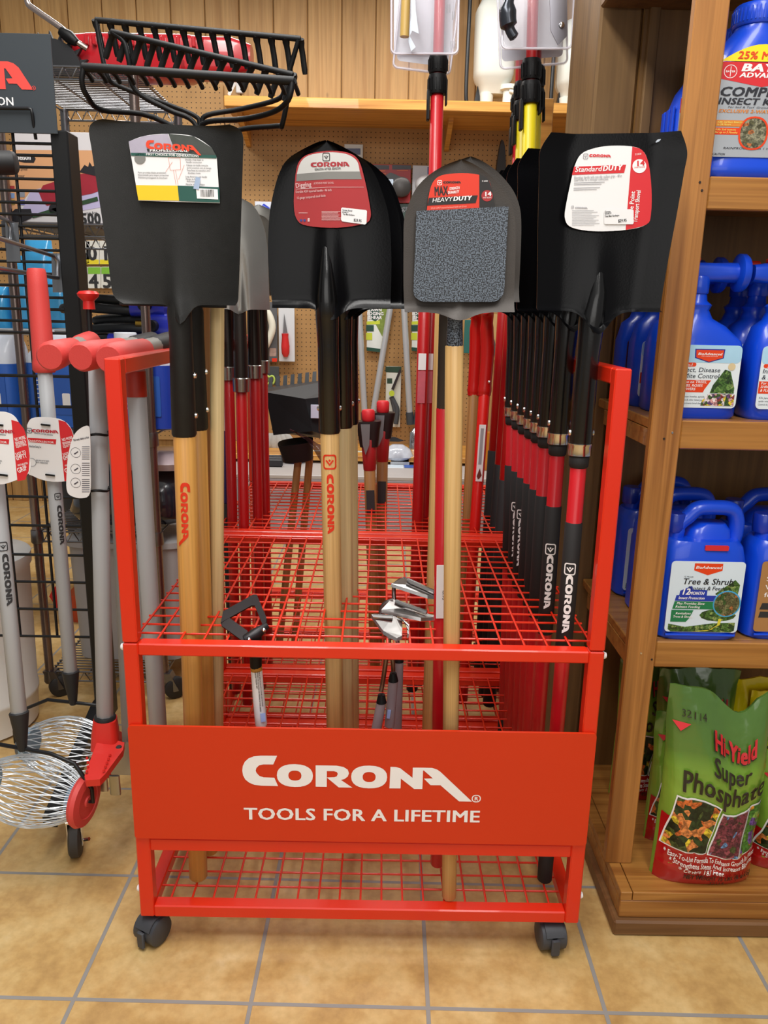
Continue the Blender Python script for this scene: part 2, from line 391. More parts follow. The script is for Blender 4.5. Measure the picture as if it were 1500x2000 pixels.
def peg_mat():
    m = bpy.data.materials.new('pegboard_brown'); m.use_nodes = True; nt = m.node_tree; n = nt.nodes; b = n['Principled BSDF']
    tc = n.new('ShaderNodeTexCoord'); v = n.new('ShaderNodeVectorMath'); v.operation = 'SCALE'; v.inputs[3].default_value = 1/.0254
    nt.links.new(tc.outputs['Object'], v.inputs[0])
    fr = n.new('ShaderNodeVectorMath'); fr.operation = 'FRACTION'; nt.links.new(v.outputs[0], fr.inputs[0])
    s = n.new('ShaderNodeVectorMath'); s.operation = 'SUBTRACT'; s.inputs[1].default_value = (.5, 0, .5); nt.links.new(fr.outputs[0], s.inputs[0])
    mu = n.new('ShaderNodeVectorMath'); mu.operation = 'MULTIPLY'; mu.inputs[1].default_value = (1, 0, 1); nt.links.new(s.outputs[0], mu.inputs[0])
    le = n.new('ShaderNodeVectorMath'); le.operation = 'LENGTH'; nt.links.new(mu.outputs[0], le.inputs[0])
    lt = n.new('ShaderNodeMath'); lt.operation = 'LESS_THAN'; lt.inputs[1].default_value = .12; nt.links.new(le.outputs['Value'], lt.inputs[0])
    nz = n.new('ShaderNodeTexNoise'); nz.inputs['Scale'].default_value = 6; nt.links.new(tc.outputs['Object'], nz.inputs['Vector'])
    r = ramp(n, [(.3, 'a27a48'), (.7, 'b48a55')]); nt.links.new(nz.outputs['Fac'], r.inputs[0])
    mx = n.new('ShaderNodeMix'); mx.data_type = 'RGBA'; mx.inputs[7].default_value = lin('3a2817')
    nt.links.new(lt.outputs[0], mx.inputs[0]); nt.links.new(r.outputs[0], mx.inputs[6]); nt.links.new(mx.outputs[2], b.inputs['Base Color'])
    b.inputs['Roughness'].default_value = .65; return m
YP = YW-.02
zpb = P(700, 866, YP).z
xl, xr = P(325, 165, YP).x-1.2, 1.55
xm = P(437, 168, YP).x
pb = MB(); pb.box(xm, xr, YP, YP+.015, zpb, zpt); pb.box(xl, xm-.004, YP, YP+.015, zpb, P(345, 163, YP).z)
struct(pb.build('trim_1', peg_mat(), smooth=0), 'brown perforated pegboard panel')
WS = wood('pine_orange', 'dca04a', 'a86a20', 'x', .6, .4, False, 40, .2)
WD = wood('pine_dark', '9c6d33', '875a28', 'x', .6, .5)
struct(MB().box(xm, xr, YP-.02, YP, zpt, zpt+.04, .004).build('trim_2', WD, smooth=0), 'thin wood batten above the pegboard')
# square timber column beside the bookcase
TIM = wood('timber_rough', '83633a', '6b4e2b', 'z', .8, .7, True)
cl = P(1155, 270, .5).x; cr = P(1236, 270, .5).x
struct(MB().box(cl, cr, .505, .76, 0, 3.0, .005).build('trim_3', TIM, smooth=0), 'square rough timber column')
# low display base along the back wall
t = thing('store_gondola', 'low grey-faced display base along the back wall behind the rack', 'display base', (.4, 2.66, 0))
MB().box(-.5, 1.5, 2.66, 2.69, .0, .33, .003).build('front_panel', mat('9b939b', .45), t, 0, True)
MB().box(-.5, 1.5, 2.66, YP-.035, .33, .35, .003).build('deck', mat('b9b3b0', .5), t, 0, True)
zl = zpb
t = thing('ledge_shelf', 'orange wooden cubby ledge under the pegboard at the back wall', 'shelf', (.4, 3.1, .35))
MB().box(-.5, 1.5, 2.98, YP, zl-.03, zl, .003).build('top_board', WS, t, 0, True)
MB().box(-.5, 1.5, YP-.03, YP, .35, zl-.03).build('back_board', WD, t, 0, True)
for x in (P(523, 900, 3.0).x-.02, P(815, 900, 3.0).x): MB().box(x, x+.02, 2.98, YP-.03, .35, zl-.03).build('divider', WS, t, 0, True)
# wall shelf with its brackets
ys = 3.0
a = P(437, 186, ys); b = P(1115, 193, ys); a2 = P(437, 207, ys)
t = thing('plank_shelf', 'long orange pine wall shelf above the pegboard', 'shelf', ((a.x+b.x)/2, ys, a.z))
MB().box(a.x, b.x+.1, ys, YW-.001, a2.z, a.z, .003).build('board', WS, t, 0, True)
for px in (455, 880): 
    x = P(px, 225, ys).x
    MB().prism([(0, 0), (.3, 0), (.3, -.02), (.04, -.11), (0, -.11)], plane((x, YW, a2.z), (0, -1, 0) if 0 else (0, -1, 0), (0, 0, 1)), (.025, 0, 0)).build('bracket', WS, t, 0, True)
t = thing('shelf_bracket', 'white metal upright bracket on the plank wall behind the rakes', 'bracket', P(467, 150, YW))
u0 = P(467, 108, YW-.01); u1 = P(469, 182, YW-.01)
MB().box(u0.x-.022, u0.x+.022, YW-.014, YW, u1.z, u0.z, .005).build('plate', mat('e6e6e6', .4), t, 0, True)
MB().tube([P(465, 150, YW-.01), P(448, 183, ys+.1)], .009, 6).build('brace', mat('e6e6e6', .4), t, 30, True)
# ------------------------------------------------------------------ red tool racks
W = .8093
RED = mat('dc2a0c', .36, var=.02, coat=.25); REDS = mat('cf3006', .42, var=.02)
WHT = mat('f2f0f0', .5, var=0); CAS = mat('3d3f44', .5)
def sq(mb, x, y, z0, z1, s=.0254): mb.box(x, x+s, y, y+s, z0, z1, .0022)
def rack(y0, D, label, sign):
    t = thing('tool_rack', label, 'tool rack', (W/2, y0+D/2, 0)); S = .0254; B = lambda: MB()
    for x in (0, W-S):
        m = B(); m.box(x, x+S, y0, y0+S, .612, 1.08, .0022); m.box(x, x+S, y0+S, y0+D-S, 1.08-S, 1.08, .0022); m.box(x, x+S, y0+D-S, y0+D, .612, 1.08, .0022)
        m.build('side_hoop', RED, t, 0, True)
        for y in (y0, y0+D-S):
            m = B(); sq(m, x, y, .067, .6105); p = m.build('corner_post', RED, t, 0, True)
            ox = -.001 if x == 0 else x+S+.001; dx = -.005 if x == 0 else .005
            for z in (.6, .12): B().tube([(ox, y+.012, z), (ox+dx, y+.012, z)], [.007, .005], 10).build('bolt_cap', WHT, p, 40, True)
    for y in (y0, y0+D-S):
        for z0, z1 in ((.589, .6105), (.2085, .234), (.067, .0915)):
            B().box(S, W-S, y, y+S, z0, z1, .0022).build('cross_bar', RED, t, 0, True)
    for x in (0, W-S):
        for z0, z1 in ((.067, .0915),):
            B().box(x, x+S, y0+S, y0+D-S, z0, z1, .0022).build('side_bar', RED, t, 0, True)
    for zz in (.607, .2305, .0885):
        m = B(); n = 20; r = .0021
        for k in range(n+1): x = .012+(W-.024)*k/n; m.tube([(x, y0+.004, zz), (x, y0+D-.004, zz)], r, 6)
        k = 1
        while .021+.04*k < D-.02: y = y0+.021+.04*k; m.tube([(.004, y, zz-.003), (W-.004, y, zz-.003)], r, 6); k += 1
        m.build('wire_shelf', RED, t, 60, True)
    for x in (.045, W-.045):
        for y in (y0+.03, y0+D-.05):
            c = B(); s = 1 if x > .4 else -1; a = -.5 if s < 0 else .12
            Mc = Matrix.Translation((x+(.0 if s > 0 else -.03), y-.012, .028)) @ Matrix.Rotation(a, 4, 'Z')
            for o in (-.0135, .0135): c.tube_prof([(0, 0, -.011), (0, 0, -.009), (0, 0, .009), (0, 0, .011)], [.023, .0265, .0265, .023], 22, Mc @ Matrix.Translation((o, 0, 0)) @ Matrix.Rotation(pi/2, 4, 'Y'))
            p = c.build('caster', CAS, t, 40, True)
            h = B(); pts = [(.0285*cos(q*pi/10-.4), .0285*sin(q*pi/10-.4)) for q in range(11)]
            h.prism(pts, plane(Mc @ Vector((-.017, 0, .002)), Mc.to_3x3() @ Vector((0, 1, 0)), (0, 0, 1)), Mc.to_3x3() @ Vector((.034, 0, 0)))
            h.tube([Mc @ Vector((0, .012, .02)), Mc @ Vector((0, .012, .041))], .007, 8)
            h.box(-.008, .008, -.033, -.026, -.022, .012, .002, Mc)
            h.build('hood', CAS, p, 40, True)
    if sign:
        m = B(); m.prism(rrect(.806, .2225, .006, 3, .4045, .35), plane((0, -.006, 0)), (0, .005, 0)); p = m.build('sign_panel', REDS, t, 0, True)
        o = P(474, 1536, -.0065); e = P(911, 1545, -.0065)
        l = MB(); fn = tilt(o, math.atan2((e.z-o.z), e.x-o.x)-.0+.004)
        wd_ = (P(922, 1567, -.0065)-o).length*1.0
        logo(l, fn, wd_, True)
        K = wd_/1350.; ring(l, fn, (1412-41)*K, (255-310)*K, 27*K, 25*K, 21*K, 19*K, 18)
        l.text('R', fn, 36*K, .03, x=(1412-41)*K, y=(255-322)*K)
        l.build('logo', WHT, p, 0, True)
        a, b = P(477, 1600, -.0065), P(937, 1606, -.0065)
        MB().text('TOOLS FOR A LIFETIME', tilt(a, math.atan2(b.z-a.z, b.x-a.x)), .0335, .022, align='LEFT', width=(b-a).length).build('slogan', WHT, p, 0, True)
    return t
rack(0, .69, 'red wheeled tool rack with the white-lettered front sign', True)
rack(.70, .61, 'second red tool rack, standing directly behind the signed one', False)
# ------------------------------------------------------------------ long-handled tools
STEELB = mat('1d1d1c', .48, .0, .16, 900, .25, 60, spec=.3); GLOSS = mat('08080a', .25, 0, .06, 300, .1, spec=.2)
SOCK = mat('0c0c0d', .24, 0, .05, 300, .1, spec=.5, coat=.25); GREYP = mat('433e3a', .5, .3, .14, 700, .12, 40); STEEL = mat('aeaca6', .3, 1., .05, 60, .12, 14)
CHROME = mat('d8d8d8', .16, 1., 0, 1, 0); BLK = mat('0d0d0e', .5, spec=.25); BLKR = mat('1b1a1b', .7)
FIB = mat('c1141f', .38, var=.05, coat=.2); FIBD = mat('b00d12', .38, var=.04, coat=.2)
ASHG = wood('ash_gold', 'c9944a', 'b98238', 'z', .9, .45, False, 60, .2); ASH = wood('ash_pale', 'cba56a', 'b78d50', 'z', .9, .5, False, 70)
ASHW = wood('ash_cream', 'd3bb88', 'c2a572', 'z', .9, .5, False, 60); HICK = wood('hickory', 'a97a45', '8a5e30', 'z', .9, .5, False, 60)
PAPER = mat('e9e9ea', .5, var=0); INK = mat('2a2a2c', .6, var=0); REDP = mat('a61f23', .45, var=0); REDL = mat('d1242c', .5, var=0)
GREYL = mat('7d7c78', .5, var=0); FADE = mat('9a9a9e', .6, var=0); ORED = mat('d8300f', .45, var=0)
def loc(M, x, y, Y): return M.inverted() @ P(x, y, Y)
def blade(root, M, Y, Ls, Rs, fn, m, thick=.0022, rows=6, cols=28, dip=.03, dw=.16):
    Lp = spl([tuple(loc(M, x, y, Y)) for x, y in Ls], rows); Rp = spl([tuple(loc(M, x, y, Y)) for x, y in Rs], rows)
    n = len(Lp); g = []
    for j in range(n):
        t = j/(n-1); row = []
        for i in range(cols+1):
            u = 2*i/cols-1; p = Lp[j].lerp(Rp[j], (u+1)/2)
            row.append(Vector((p.x, p.y+fn(u, t), p.z-(dip*math.exp(-(u/dw)**2)*max(0, (t-.6)/.4)**3))))
        g.append(row)
    return MB().sheet(g, thick).build('blade', m, root, 50)
def stick(root, name, z0, z1, r0, r1, m, n=14, label=None, flat=1., x=0., y=0.):
    e = min(r0, r1)*.25
    o = MB().tube([(x, y, z0), (x, y, z0+e), (x, y, z1-e), (x, y, z1)], [r0-e*.8, r0, r1, r1-e*.8], n, True, flat).build(name, m, root, 45)
    if label: o['label'] = label
    return o
def label_on(root, M, Y, pts, m, name='label', off=0., th=.0006):
    q = [loc(M, x, y, Y) for x, y in pts]; y0 = sum(v.y for v in q)/len(q)-off
    return MB().prism([(v.x, v.z) for v in q], plane((0, y0, 0)), (0, th, 0)).build(name, m, root, 0), y0
def smooth_px(pts, n=5, closed=True):
    p = [(a, b, 0) for a, b in pts]; p = spl(p+[p[0]], n) if closed else spl(p, n)
    return [(v.x, v.y) for v in (p[:-1] if closed else p)]
def lay(M, Y, y0, k):                # print on a label: a function of picture points, k layers up
    def f(x, y):
        v = loc(M, x, y, Y); return Vector((v.x, y0-.0004*k, v.z))
    return f
def pxtext(mb, M, Y, y0, k, s, x0, y0p, x1, y1p, hgt, bold=0., shear=0.):   # words whose baseline runs between two picture points
    a, b = loc(M, x0, y0p, Y), loc(M, x1, y1p, Y); a.y = b.y = y0-.0004*k
    ex = (b-a); w = ex.length; ex.normalize(); ey = Vector((-ex.z, 0, ex.x))
    mb.text(s, plane(a, ex, ey), hgt, bold, shear, 'LEFT', w)
def pxpoly(mb, M, Y, y0, k, pts): 
    f = lay(M, Y, y0, k); q = [f(*p) for p in pts]
    mb.poly([(v.x, v.z) for v in q], plane((0, q[0].y, 0)))
def lines(mb, M, Y, y0, k, x0, x1, y, n, dy, h=1.6, sl=0.):
    for i in range(n):
        e = x1-(x1-x0)*R.uniform(0, .3); yy = y+i*dy
        pxpoly(mb, M, Y, y0, k, [(x0, yy), (e, yy+sl*(e-x0)), (e, yy+h+sl*(e-x0)), (x0, yy+h)])
def gauss(u, w): return math.exp(-(u/w)**2)
# A: broad grey scoop with gold ash handle, and its twin behind
bA = PZ(385, 1722, .092); bA.y = .075
tA = P(352, 600, .08)
def build_A(bot, top, label, full=True):
    M = axis(bot, top); t = thing('square_shovel', label, 'shovel', M=M, group=None); Y = bot.y-.012
    zs = az(axis(bA, tA), 852); zb = az(axis(bA, tA), 596)
    h = stick(t, 'handle', 0, zs+.05, .0175, .0185, ASHG)
    if full: m = MB(); logo(m, cyl_down(.0188, zs-.075, -.3), .112, True); m.build('lettering', ORED, h, 0)
    s = MB().tube([(0, 0, zs), (0, 0, zs+.004), (0, -.002, zb-.05), (0, -.006, zb-.01), (0, -.008, zb+.03)], [.0185, .0205, .0185, .0195, .012], 18).build('socket', STEELB, t, 45)
    for z in (zs+.035, zs+.1): MB().lathe([(.005, 0), (.004, .003), (.001, .004)], 10, Matrix.Translation((.0195, 0, z)) @ Matrix.Rotation(pi/2, 4, 'Y')).build('rivet', CHROME, s)
    return t, M, Y, zs, zb
tA_, MA, YA, zsA, zbA = build_A(bA, tA, 'wide grey square shovel at the left front, yellow-cornered paper label on its blade')
fnA = lambda u, t: -.022*abs(u)**3.5*(1 if u > 0 else .5)-.016*gauss(u, .13)*max(0, (t-.45)/.55)**1.5+.002
bl = blade(tA_, MA, YA, [(205, 235), (188, 240), (178, 256), (184, 300), (199, 400), (214, 500), (221, 560), (229, 582), (245, 593)],
      [(452, 249), (470, 257), (479, 274), (478, 330), (475, 430), (472, 520), (470, 570), (469, 587), (464, 597)], fnA, STEELB)
lab, y0 = label_on(tA_, MA, YA, [(254, 280)]+smooth_px([(254, 278), (285, 267), (330, 263), (380, 268), (415, 290)], 4, False)[1:]+[(425, 310), (431, 398), (273, 393)], PAPER, off=.006)
m = MB(); pxpoly(m, MA, YA, y0, 1, [(254, 278), (285, 267), (330, 263), (345, 300), (258, 300)]); m.build('sky_picture', mat('a9a3b4', .5, var=.2, vs=40), lab, 0)
m = MB(); pxpoly(m, MA, YA, y0, 1, [(331, 263), (380, 268), (415, 290), (424, 306), (345, 300)]); m.build('shade_picture', mat('3d423d', .5, var=.4, vs=60), lab, 0)
m = MB(); pxpoly(m, MA, YA, y0, 2, [(258, 300), (424, 305), (425, 311), (259, 306)]); pxpoly(m, MA, YA, y0, 2, [(349, 364), (430, 367), (431, 397), (352, 394)]); m.build('green_band', mat('1c5248', .5, var=0), lab, 0)
m = MB(); pxpoly(m, MA, YA, y0, 2, [(268, 363), (349, 364), (352, 393), (273, 392)]); m.build('yellow_corner', mat('eec51a', .5, var=0), lab, 0)
m = MB(); pxpoly(m, MA, YA, y0, 2, [(289, 293), (372, 294), (378, 299), (291, 298)])
for i, (s, xa, ya) in enumerate((('Double rivet head to', 364, 315), ('handle connection', 366, 320), ('Cabeza con doble remache', 366, 326), ('en la conexion con el mango', 367, 331), ('Tete fixee au manchon avec', 367, 336), ('doubles rivets', 369, 341), ('Long American ash handle', 364, 348), ('Mango de fresno', 365, 353), ('Americano', 367, 357), ('Manche en frene blanc', 365, 363), ('Paint provides blade protection', 272, 340), ('Hoja pintada para mayor proteccion', 272, 345), ('Peinture protegeant le tranchant', 273, 350))):
    pxtext(m, MA, YA, y0, 2, s, xa, ya, xa+len(s)*1.75, ya+.6, .0036)
for i in range(14): x = 394+i*1.9; pxpoly(m, MA, YA, y0, 4, [(x, 372), (x+R.uniform(.5, 1.5), 372), (x+R.uniform(.5, 1.5), 386), (x, 386)])
m.build('fine_print', INK, lab, 0)
m = MB(); pxpoly(m, MA, YA, y0, 3, [(385, 369), (427, 371), (428, 391), (387, 389)]); pxtext(m, MA, YA, y0, 3, 'PROFESSIONAL', 295, 298, 370, 299, .005, .03); pxtext(m, MA, YA, y0, 3, 'FIRST CHOICE FOR GENERATIONS', 288, 305, 390, 309, .0045, .02); m.build('white_print', WHT, lab, 0)
m = MB(); o = loc(MA, 288, 293, YA); o.y = y0-.0016; logo(m, tilt(o, -.02), .083, True); m.build('word_mark', mat('e0401c', .5, var=0), lab, 0)
m = MB(); pxpoly(m, MA, YA, y0, 2, circ(11, 18, 276, 311)); m.build('seal', GREYL, lab, 0)
m = MB()
for a, b in (((331, 310), (354, 310)), ((354, 310), (355, 333)), ((355, 333), (335, 334)), ((335, 334), (331, 310)), ((345, 334), (350, 362)), ((341, 334), (346, 362)), ((326, 337), (339, 318)), ((362, 324), (351, 352))):
    dx, dy = b[0]-a[0], b[1]-a[1]; L_ = math.hypot(dx, dy); nx, ny = -dy/L_*.35, dx/L_*.35
    pxpoly(m, MA, YA, y0, 2, [(a[0]+nx, a[1]+ny), (b[0]+nx, b[1]+ny), (b[0]-nx, b[1]-ny), (a[0]-nx, a[1]-ny)])
m.build('line_drawing', mat('d9876f', .5, var=0), lab, 0)
m = MB(); pxpoly(m, MA, YA, y0, 5, [(385, 347), (394, 349), (391, 372), (380, 370)]); m.build('price_tab', mat('9fb3cf', .5, var=0), lab, 0)
a2, _, _, zs2, zb2 = build_A(bA+Vector((.006, .075, 0)), tA+Vector((.002, .075, -.012)), 'second square shovel, mostly hidden behind the wide grey one', False)
MB().box(-.12, .06, -.012, -.009, zb2-.003, zb2+.26, .0012).build('blade', STEELB, a2)
# wooden rakes behind it
def pipe(pts, r=.0042, n=8, k=5): 
    m = MB(); m.tube(spl(pts, k), r, n); return m
def rake(Y, hx, bar, tines, rods, label, wm, bw=.0048):
    top = P(hx[2], hx[3], Y); M = axis(P(hx[0], hx[1], Y), top); t = thing('bow_rake', label, 'rake', M=M)
    L_ = (top-P(hx[0], hx[1], Y)).length
    stick(t, 'handle', 0, L_, .0125, .0125, wm)
    stick(t, 'socket', L_-.01, L_+.04, .0135, .008, BLK)
    hd = MB(); (x0, y0_, d0), (x1, y1_, d1) = bar
    a, b = P(x0, y0_, Y+d0), P(x1, y1_, Y+d1); e = b-a
    hd.tube([a, a.lerp(b, .5), b], bw, 8, True, .75)
    n, v, w = tines
    for i in range(n):
        c = a+e*(i/(n-1)); q = [c, c+Vector((0, v[1]*.35, v[2]*.12)), c+Vector((v[0]*.5, v[1]*.8, v[2]*.5)), c+Vector(v)]
        hd.tube(spl(q, 3), [w*1.25]*4+[w]*5+[w*.8], 7, True, .8)
    hd.build('rake_head', BLK, t, 45, True)
    for r in rods: pipe([P(px, py, Y+d) for px, py, d in r]).build('bow_rod', BLK, t, 60, True)
fh = (390, 242)
rake(.17, (424, 1500, 424, 330), ((161, 131, -.1), (574, 158, -.1)), (16, (.004, .03, -.012), .0042), 
     [[(163, 133, -.1), (160, 160, -.1), (170, 187, -.09), (200, 215, -.06), (300, 229, -.02), (424, 300, 0)], [(571, 160, -.1), (563, 195, -.1), (535, 218, -.07), (480, 232, -.04), (395, 243, -.02), (424, 300, 0)]],
     'lowest of the three black bow rakes, its tooth bar nearest and level', ASHW, .0064)
rake(.22, (404, 1500, 404, 330), ((217, 62, -.02), (572, 146, -.05)), (14, (-.016, .012, -.036), .0052),
     [[(220, 64, -.02), (242, 82, -.02), (252, 120, -.02), (264, 176, -.01), (330, 215, 0), (378, 238, 0), (404, 300, 0)], [(569, 150, -.05), (552, 240, -.03), (540, 246, -.02), (460, 256, 0), (404, 300, 0)]],
     'middle black bow rake, its teeth curling down to the left', HICK)
rake(.28, (388, 1500, 388, 330), ((186, 39, -.02), (587, 76, -.04)), (15, (.006, .012, -.05), .005),
     [[(188, 41, -.02), (196, 90, -.02), (210, 148, -.02), (232, 168, -.01), (330, 205, 0), (380, 226, 0), (390, 244, 0), (388, 300, 0)], [(583, 78, -.04), (565, 140, -.03), (556, 175, -.03), (540, 195, -.02), (470, 213, 0), (405, 225, 0), (394, 244, 0), (388, 300, 0)]],
     'tallest black bow rake, its teeth hanging straight down against the plank wall', ASHW)
# B: digging shovels, three deep
bB = Vector((.352, .185, .092)); tB = P(640, 620, .19)
def build_B(bot, top, label, first):
    M = axis(bot, top); t = thing('digging_shovel', label, 'shovel', M=M); Y = bot.y-.005; M0 = axis(bB, tB); Y0 = bB.y-.005
    zs = az(M0, 846); zb = az(M0, 604)
    h = stick(t, 'handle', 0, zs+.05, .0168, .0172, ASH if first else ASHW)
    if first:
        m = MB(); fn = cyl_down(.0174, zs-.05); emblem(m, fn, .026, .0, 0, pi/2); logo(m, cyl_down(.0174, zs-.072, -.36), .112); m.build('lettering', ORED, h, 0)
    s = MB().tube([(0, 0, zs), (0, 0, zs+.004), (0, -.002, zb-.06), (0, -.010, zb-.012), (0, -.018, zb+.02), (0, -.014, zb+.07), (0, -.006, zb+.13)], [.0175, .0195, .0185, .0205, .019, .0125, .003], 18).build('socket', SOCK, t, 45)
    for sx in (-1, 1): MB().lathe([(.005, 0), (.004, .003), (.001, .004)], 10, Matrix.Translation((sx*.0185, 0, zs+.045)) @ Matrix.Rotation(sx*pi/2, 4, 'Y')).build('rivet', CHROME, s)
    fn = lambda u, t_: -.010*abs(u)**2.5-.019*gauss(u, .13+.08*t_)*max(0, (t_-.42)/.58)**1.4-.016*max(0, (t_-.955)/.045)*min(1, max(0, abs(u)-.16)/.34)
    blade(t, M0, Y0, [(637, 276), (612, 284), (567, 310), (547, 340), (533, 390), (527, 433), (525, 500), (529, 560), (535, 602)],
          [(639, 276), (664, 286), (705, 310), (730, 338), (750, 388), (760, 430), (764, 490), (764, 550), (762, 602)], fn, GLOSS, dip=.02, dw=.2)
    return t, M0, Y0
tB_, MBq, YB = build_B(bB, tB, 'black round point digging shovel with the red label, centre of the front row', True)
lab, y0 = label_on(tB_, MBq, YB, smooth_px([(578, 345), (584, 320), (602, 304), (640, 297), (678, 300), (700, 314), (712, 350), (722, 400), (724, 425), (712, 438), (660, 446), (600, 442), (580, 428), (575, 395)], 4), REDP, off=.010)
m = MB(); pxpoly(m, MBq, YB, y0, 1, smooth_px([(581, 342), (588, 320), (604, 306), (640, 300), (676, 303), (697, 316), (703, 337)], 4, False)+[(640, 337)]); m.build('white_panel', mat('c9c9c6', .5, var=0), lab, 0)
m = MB(); pxpoly(m, MBq, YB, y0, 1, [(581, 342), (640, 337), (703, 337), (707, 352), (640, 352), (580, 356)]); m.build('grey_band', GREYL, lab, 0)
m = MB(); o = loc(MBq, 608, 329, YB); o.y = y0-.0008; logo(m, tilt(o, .02), .0635); m.build('word_mark', mat('a01c28', .5, var=0), lab, 0)
m = MB(); o = loc(MBq, 638, 309, YB); o.y = y0-.0008; emblem(m, plane(o), .0125); pxtext(m, MBq, YB, y0, 2, 'SEASON AFTER SEASON', 616, 335.5, 666, 333, .005, .02); m.build('dark_print', mat('45423f', .5, var=0), lab, 0)
m = MB(); pxtext(m, MBq, YB, y0, 2, 'Digging', 579, 369, 609, 366, .0105, .02); pxtext(m, MBq, YB, y0, 2, '#2 ROUND POINT SHOVEL', 614, 362, 653, 361, .0045)
pxtext(m, MBq, YB, y0, 2, 'Durable ASH tapered handle - 46 inch', 579, 379, 648, 375, .0055, .01); pxtext(m, MBq, YB, y0, 2, '15-gauge tempered steel blade', 581, 391, 636, 386, .0055, .01)
pxpoly(m, MBq, YB, y0, 2, [(579, 371), (640, 367), (711, 367), (711, 367.8), (640, 367.9), (579, 372)]); lines(m, MBq, YB, y0, 2, 629, 668, 414, 8, 2.4, .8); lines(m, MBq, YB, y0, 2, 585, 606, 417, 1, 3, 1)
pxpoly(m, MBq, YB, y0, 2, rrect(4, 7, 1, 3, 604, 431)); m.build('white_print', mat('d8b4b4', .5, var=0), lab, 0)
m = MB(); pxpoly(m, MBq, YB, y0, 2, rrect(4.5, 4.5, 1, 3, 589.5, 432)); pxpoly(m, MBq, YB, y0, 2, rrect(4.5, 4.5, 1, 3, 596, 432)); m.build('icons', mat('2d3c84', .5, var=0), lab, 0)
m = MB(); pxpoly(m, MBq, YB, y0, 3, [(667, 409), (669, 407), (715, 412), (717, 414), (716, 438), (713, 440), (669, 434), (667, 431)]); pr = m.build('price_sticker', PAPER, lab, 0)
def sticker_print(M, Y, y0, x, y, price, l1):
    m = MB(); pxtext(m, M, Y, y0, 4, l1, x, y, x+19, y+2, .0036, .02); pxtext(m, M, Y, y0, 4, 'ROUND PT', x, y+4, x+12, y+5, .003, .02); pxtext(m, M, Y, y0, 4, 'True Blue Hardware', x+1, y+8, x+24, y+10.5, .0036, .02)
    pxtext(m, M, Y, y0, 4, price, x+22, y+20.5, x+37, y+22.5, .006, .02); m.build('sticker_print', INK, pr, 0)
sticker_print(MBq, YB, y0, 669, 413, '$23.95', 'Corona Shovel')
build_B(bB+Vector((.016, .07, 0)), tB+Vector((.020, .07, .02)), 'digging shovel directly behind the red-labelled one', False)
build_B(bB+Vector((.026, .12, 0)), tB+Vector((.030, .12, .012)), 'rearmost digging shovel behind the red-labelled one', False)
# C: heavy duty small round shovels
bC = PZ(877, 1753, .092); tC = P(888, 640, .045)
SPK = bpy.data.materials.new('hammered_speckle'); SPK.use_nodes = True
_n = SPK.node_tree.nodes; _t = _n.new('ShaderNodeTexCoord'); _v = _n.new('ShaderNodeTexNoise'); _v.inputs['Scale'].default_value = 520; _v.inputs['Detail'].default_value = 1.5
_r = ramp(_n, [(.46, '10131a'), (.55, '626d7a')]); SPK.node_tree.links.new(_t.outputs['Object'], _v.inputs['Vector']); SPK.node_tree.links.new(_v.outputs['Fac'], _r.inputs[0])
SPK.node_tree.links.new(_r.outputs[0], _n['Principled BSDF'].inputs['Base Color']); _n['Principled BSDF'].inputs['Roughness'].default_value = .35
CL = [(900, 312), (866, 325), (835, 345), (812, 370), (797, 402), (789, 432), (788, 490), (788, 560), (790, 610)]
CR = [(902, 312), (924, 321), (950, 338), (972, 359), (990, 383), (1001, 409), (1006, 440), (1006, 500), (1002, 610)]
fnC = lambda u, t: -.004*abs(u)**2-.009*gauss(u, .16)*max(0, (t-.8)/.2)**1.5-.012*max(0, (t-.965)/.035)
def build_C(bot, top, label, hm, sm, first):
    M = axis(bot, top); t = thing('round_shovel', label, 'shovel', M=M); M0 = axis(bC, tC); Y0 = bC.y
    zs = az(M0, 710) if first else az(M0, 860); zb = az(M0, 606)
    stick(t, 'handle', 0, zs+.03, .0135, .0148, hm, 12)
    MB().tube([(0, 0, zs), (0, 0, zs+.003), (0, -.002, zb-.03), (0, -.006, zb+.012)], [.0125, .0142, .0125, .0115], 16).build('socket', sm, t, 45)
    blade(t, M0, Y0, CL, CR, fnC, GREYP, .003, dip=.012, dw=.3)
    return t, M0, Y0
tC_, MC, YC = build_C(bC, tC, 'small heavy duty shovel with a speckled plate and red-black label, right of centre', ASH, SPK, True)
sp, ys_ = label_on(tC_, MC, YC, [(813, 414), (991, 405)]+smooth_px([(983, 560), (980, 576), (968, 588), (955, 590)], 4, False)+smooth_px([(836, 590), (820, 588), (809, 578), (807, 566)], 4, False), SPK, 'speckled_plate', .012, .004)
lab, y0 = label_on(tC_, MC, YC, smooth_px([(833, 412), (838, 378), (846, 356), (862, 344), (895, 340), (930, 342), (952, 352), (960, 375), (966, 408)], 4, False), ORED, off=.007)
m = MB(); pxpoly(m, MC, YC, y0, 1, [(935, 342.5)]+smooth_px([(935, 342.5), (952, 352), (960, 375), (966, 408)], 4, False)[1:]+[(935, 407)]); pxpoly(m, MC, YC, y0, 1, [(837, 388), (932, 383), (928, 398), (834, 403)])
o = loc(MC, 865, 360, YC); o.y = y0-.0005; logo(m, plane(o), .026); pxtext(m, MC, YC, y0, 1, 'MAX', 848, 383.5, 874, 382, .0175, .03); m.build('black_print', mat('1a1614', .5, var=0), lab, 0)
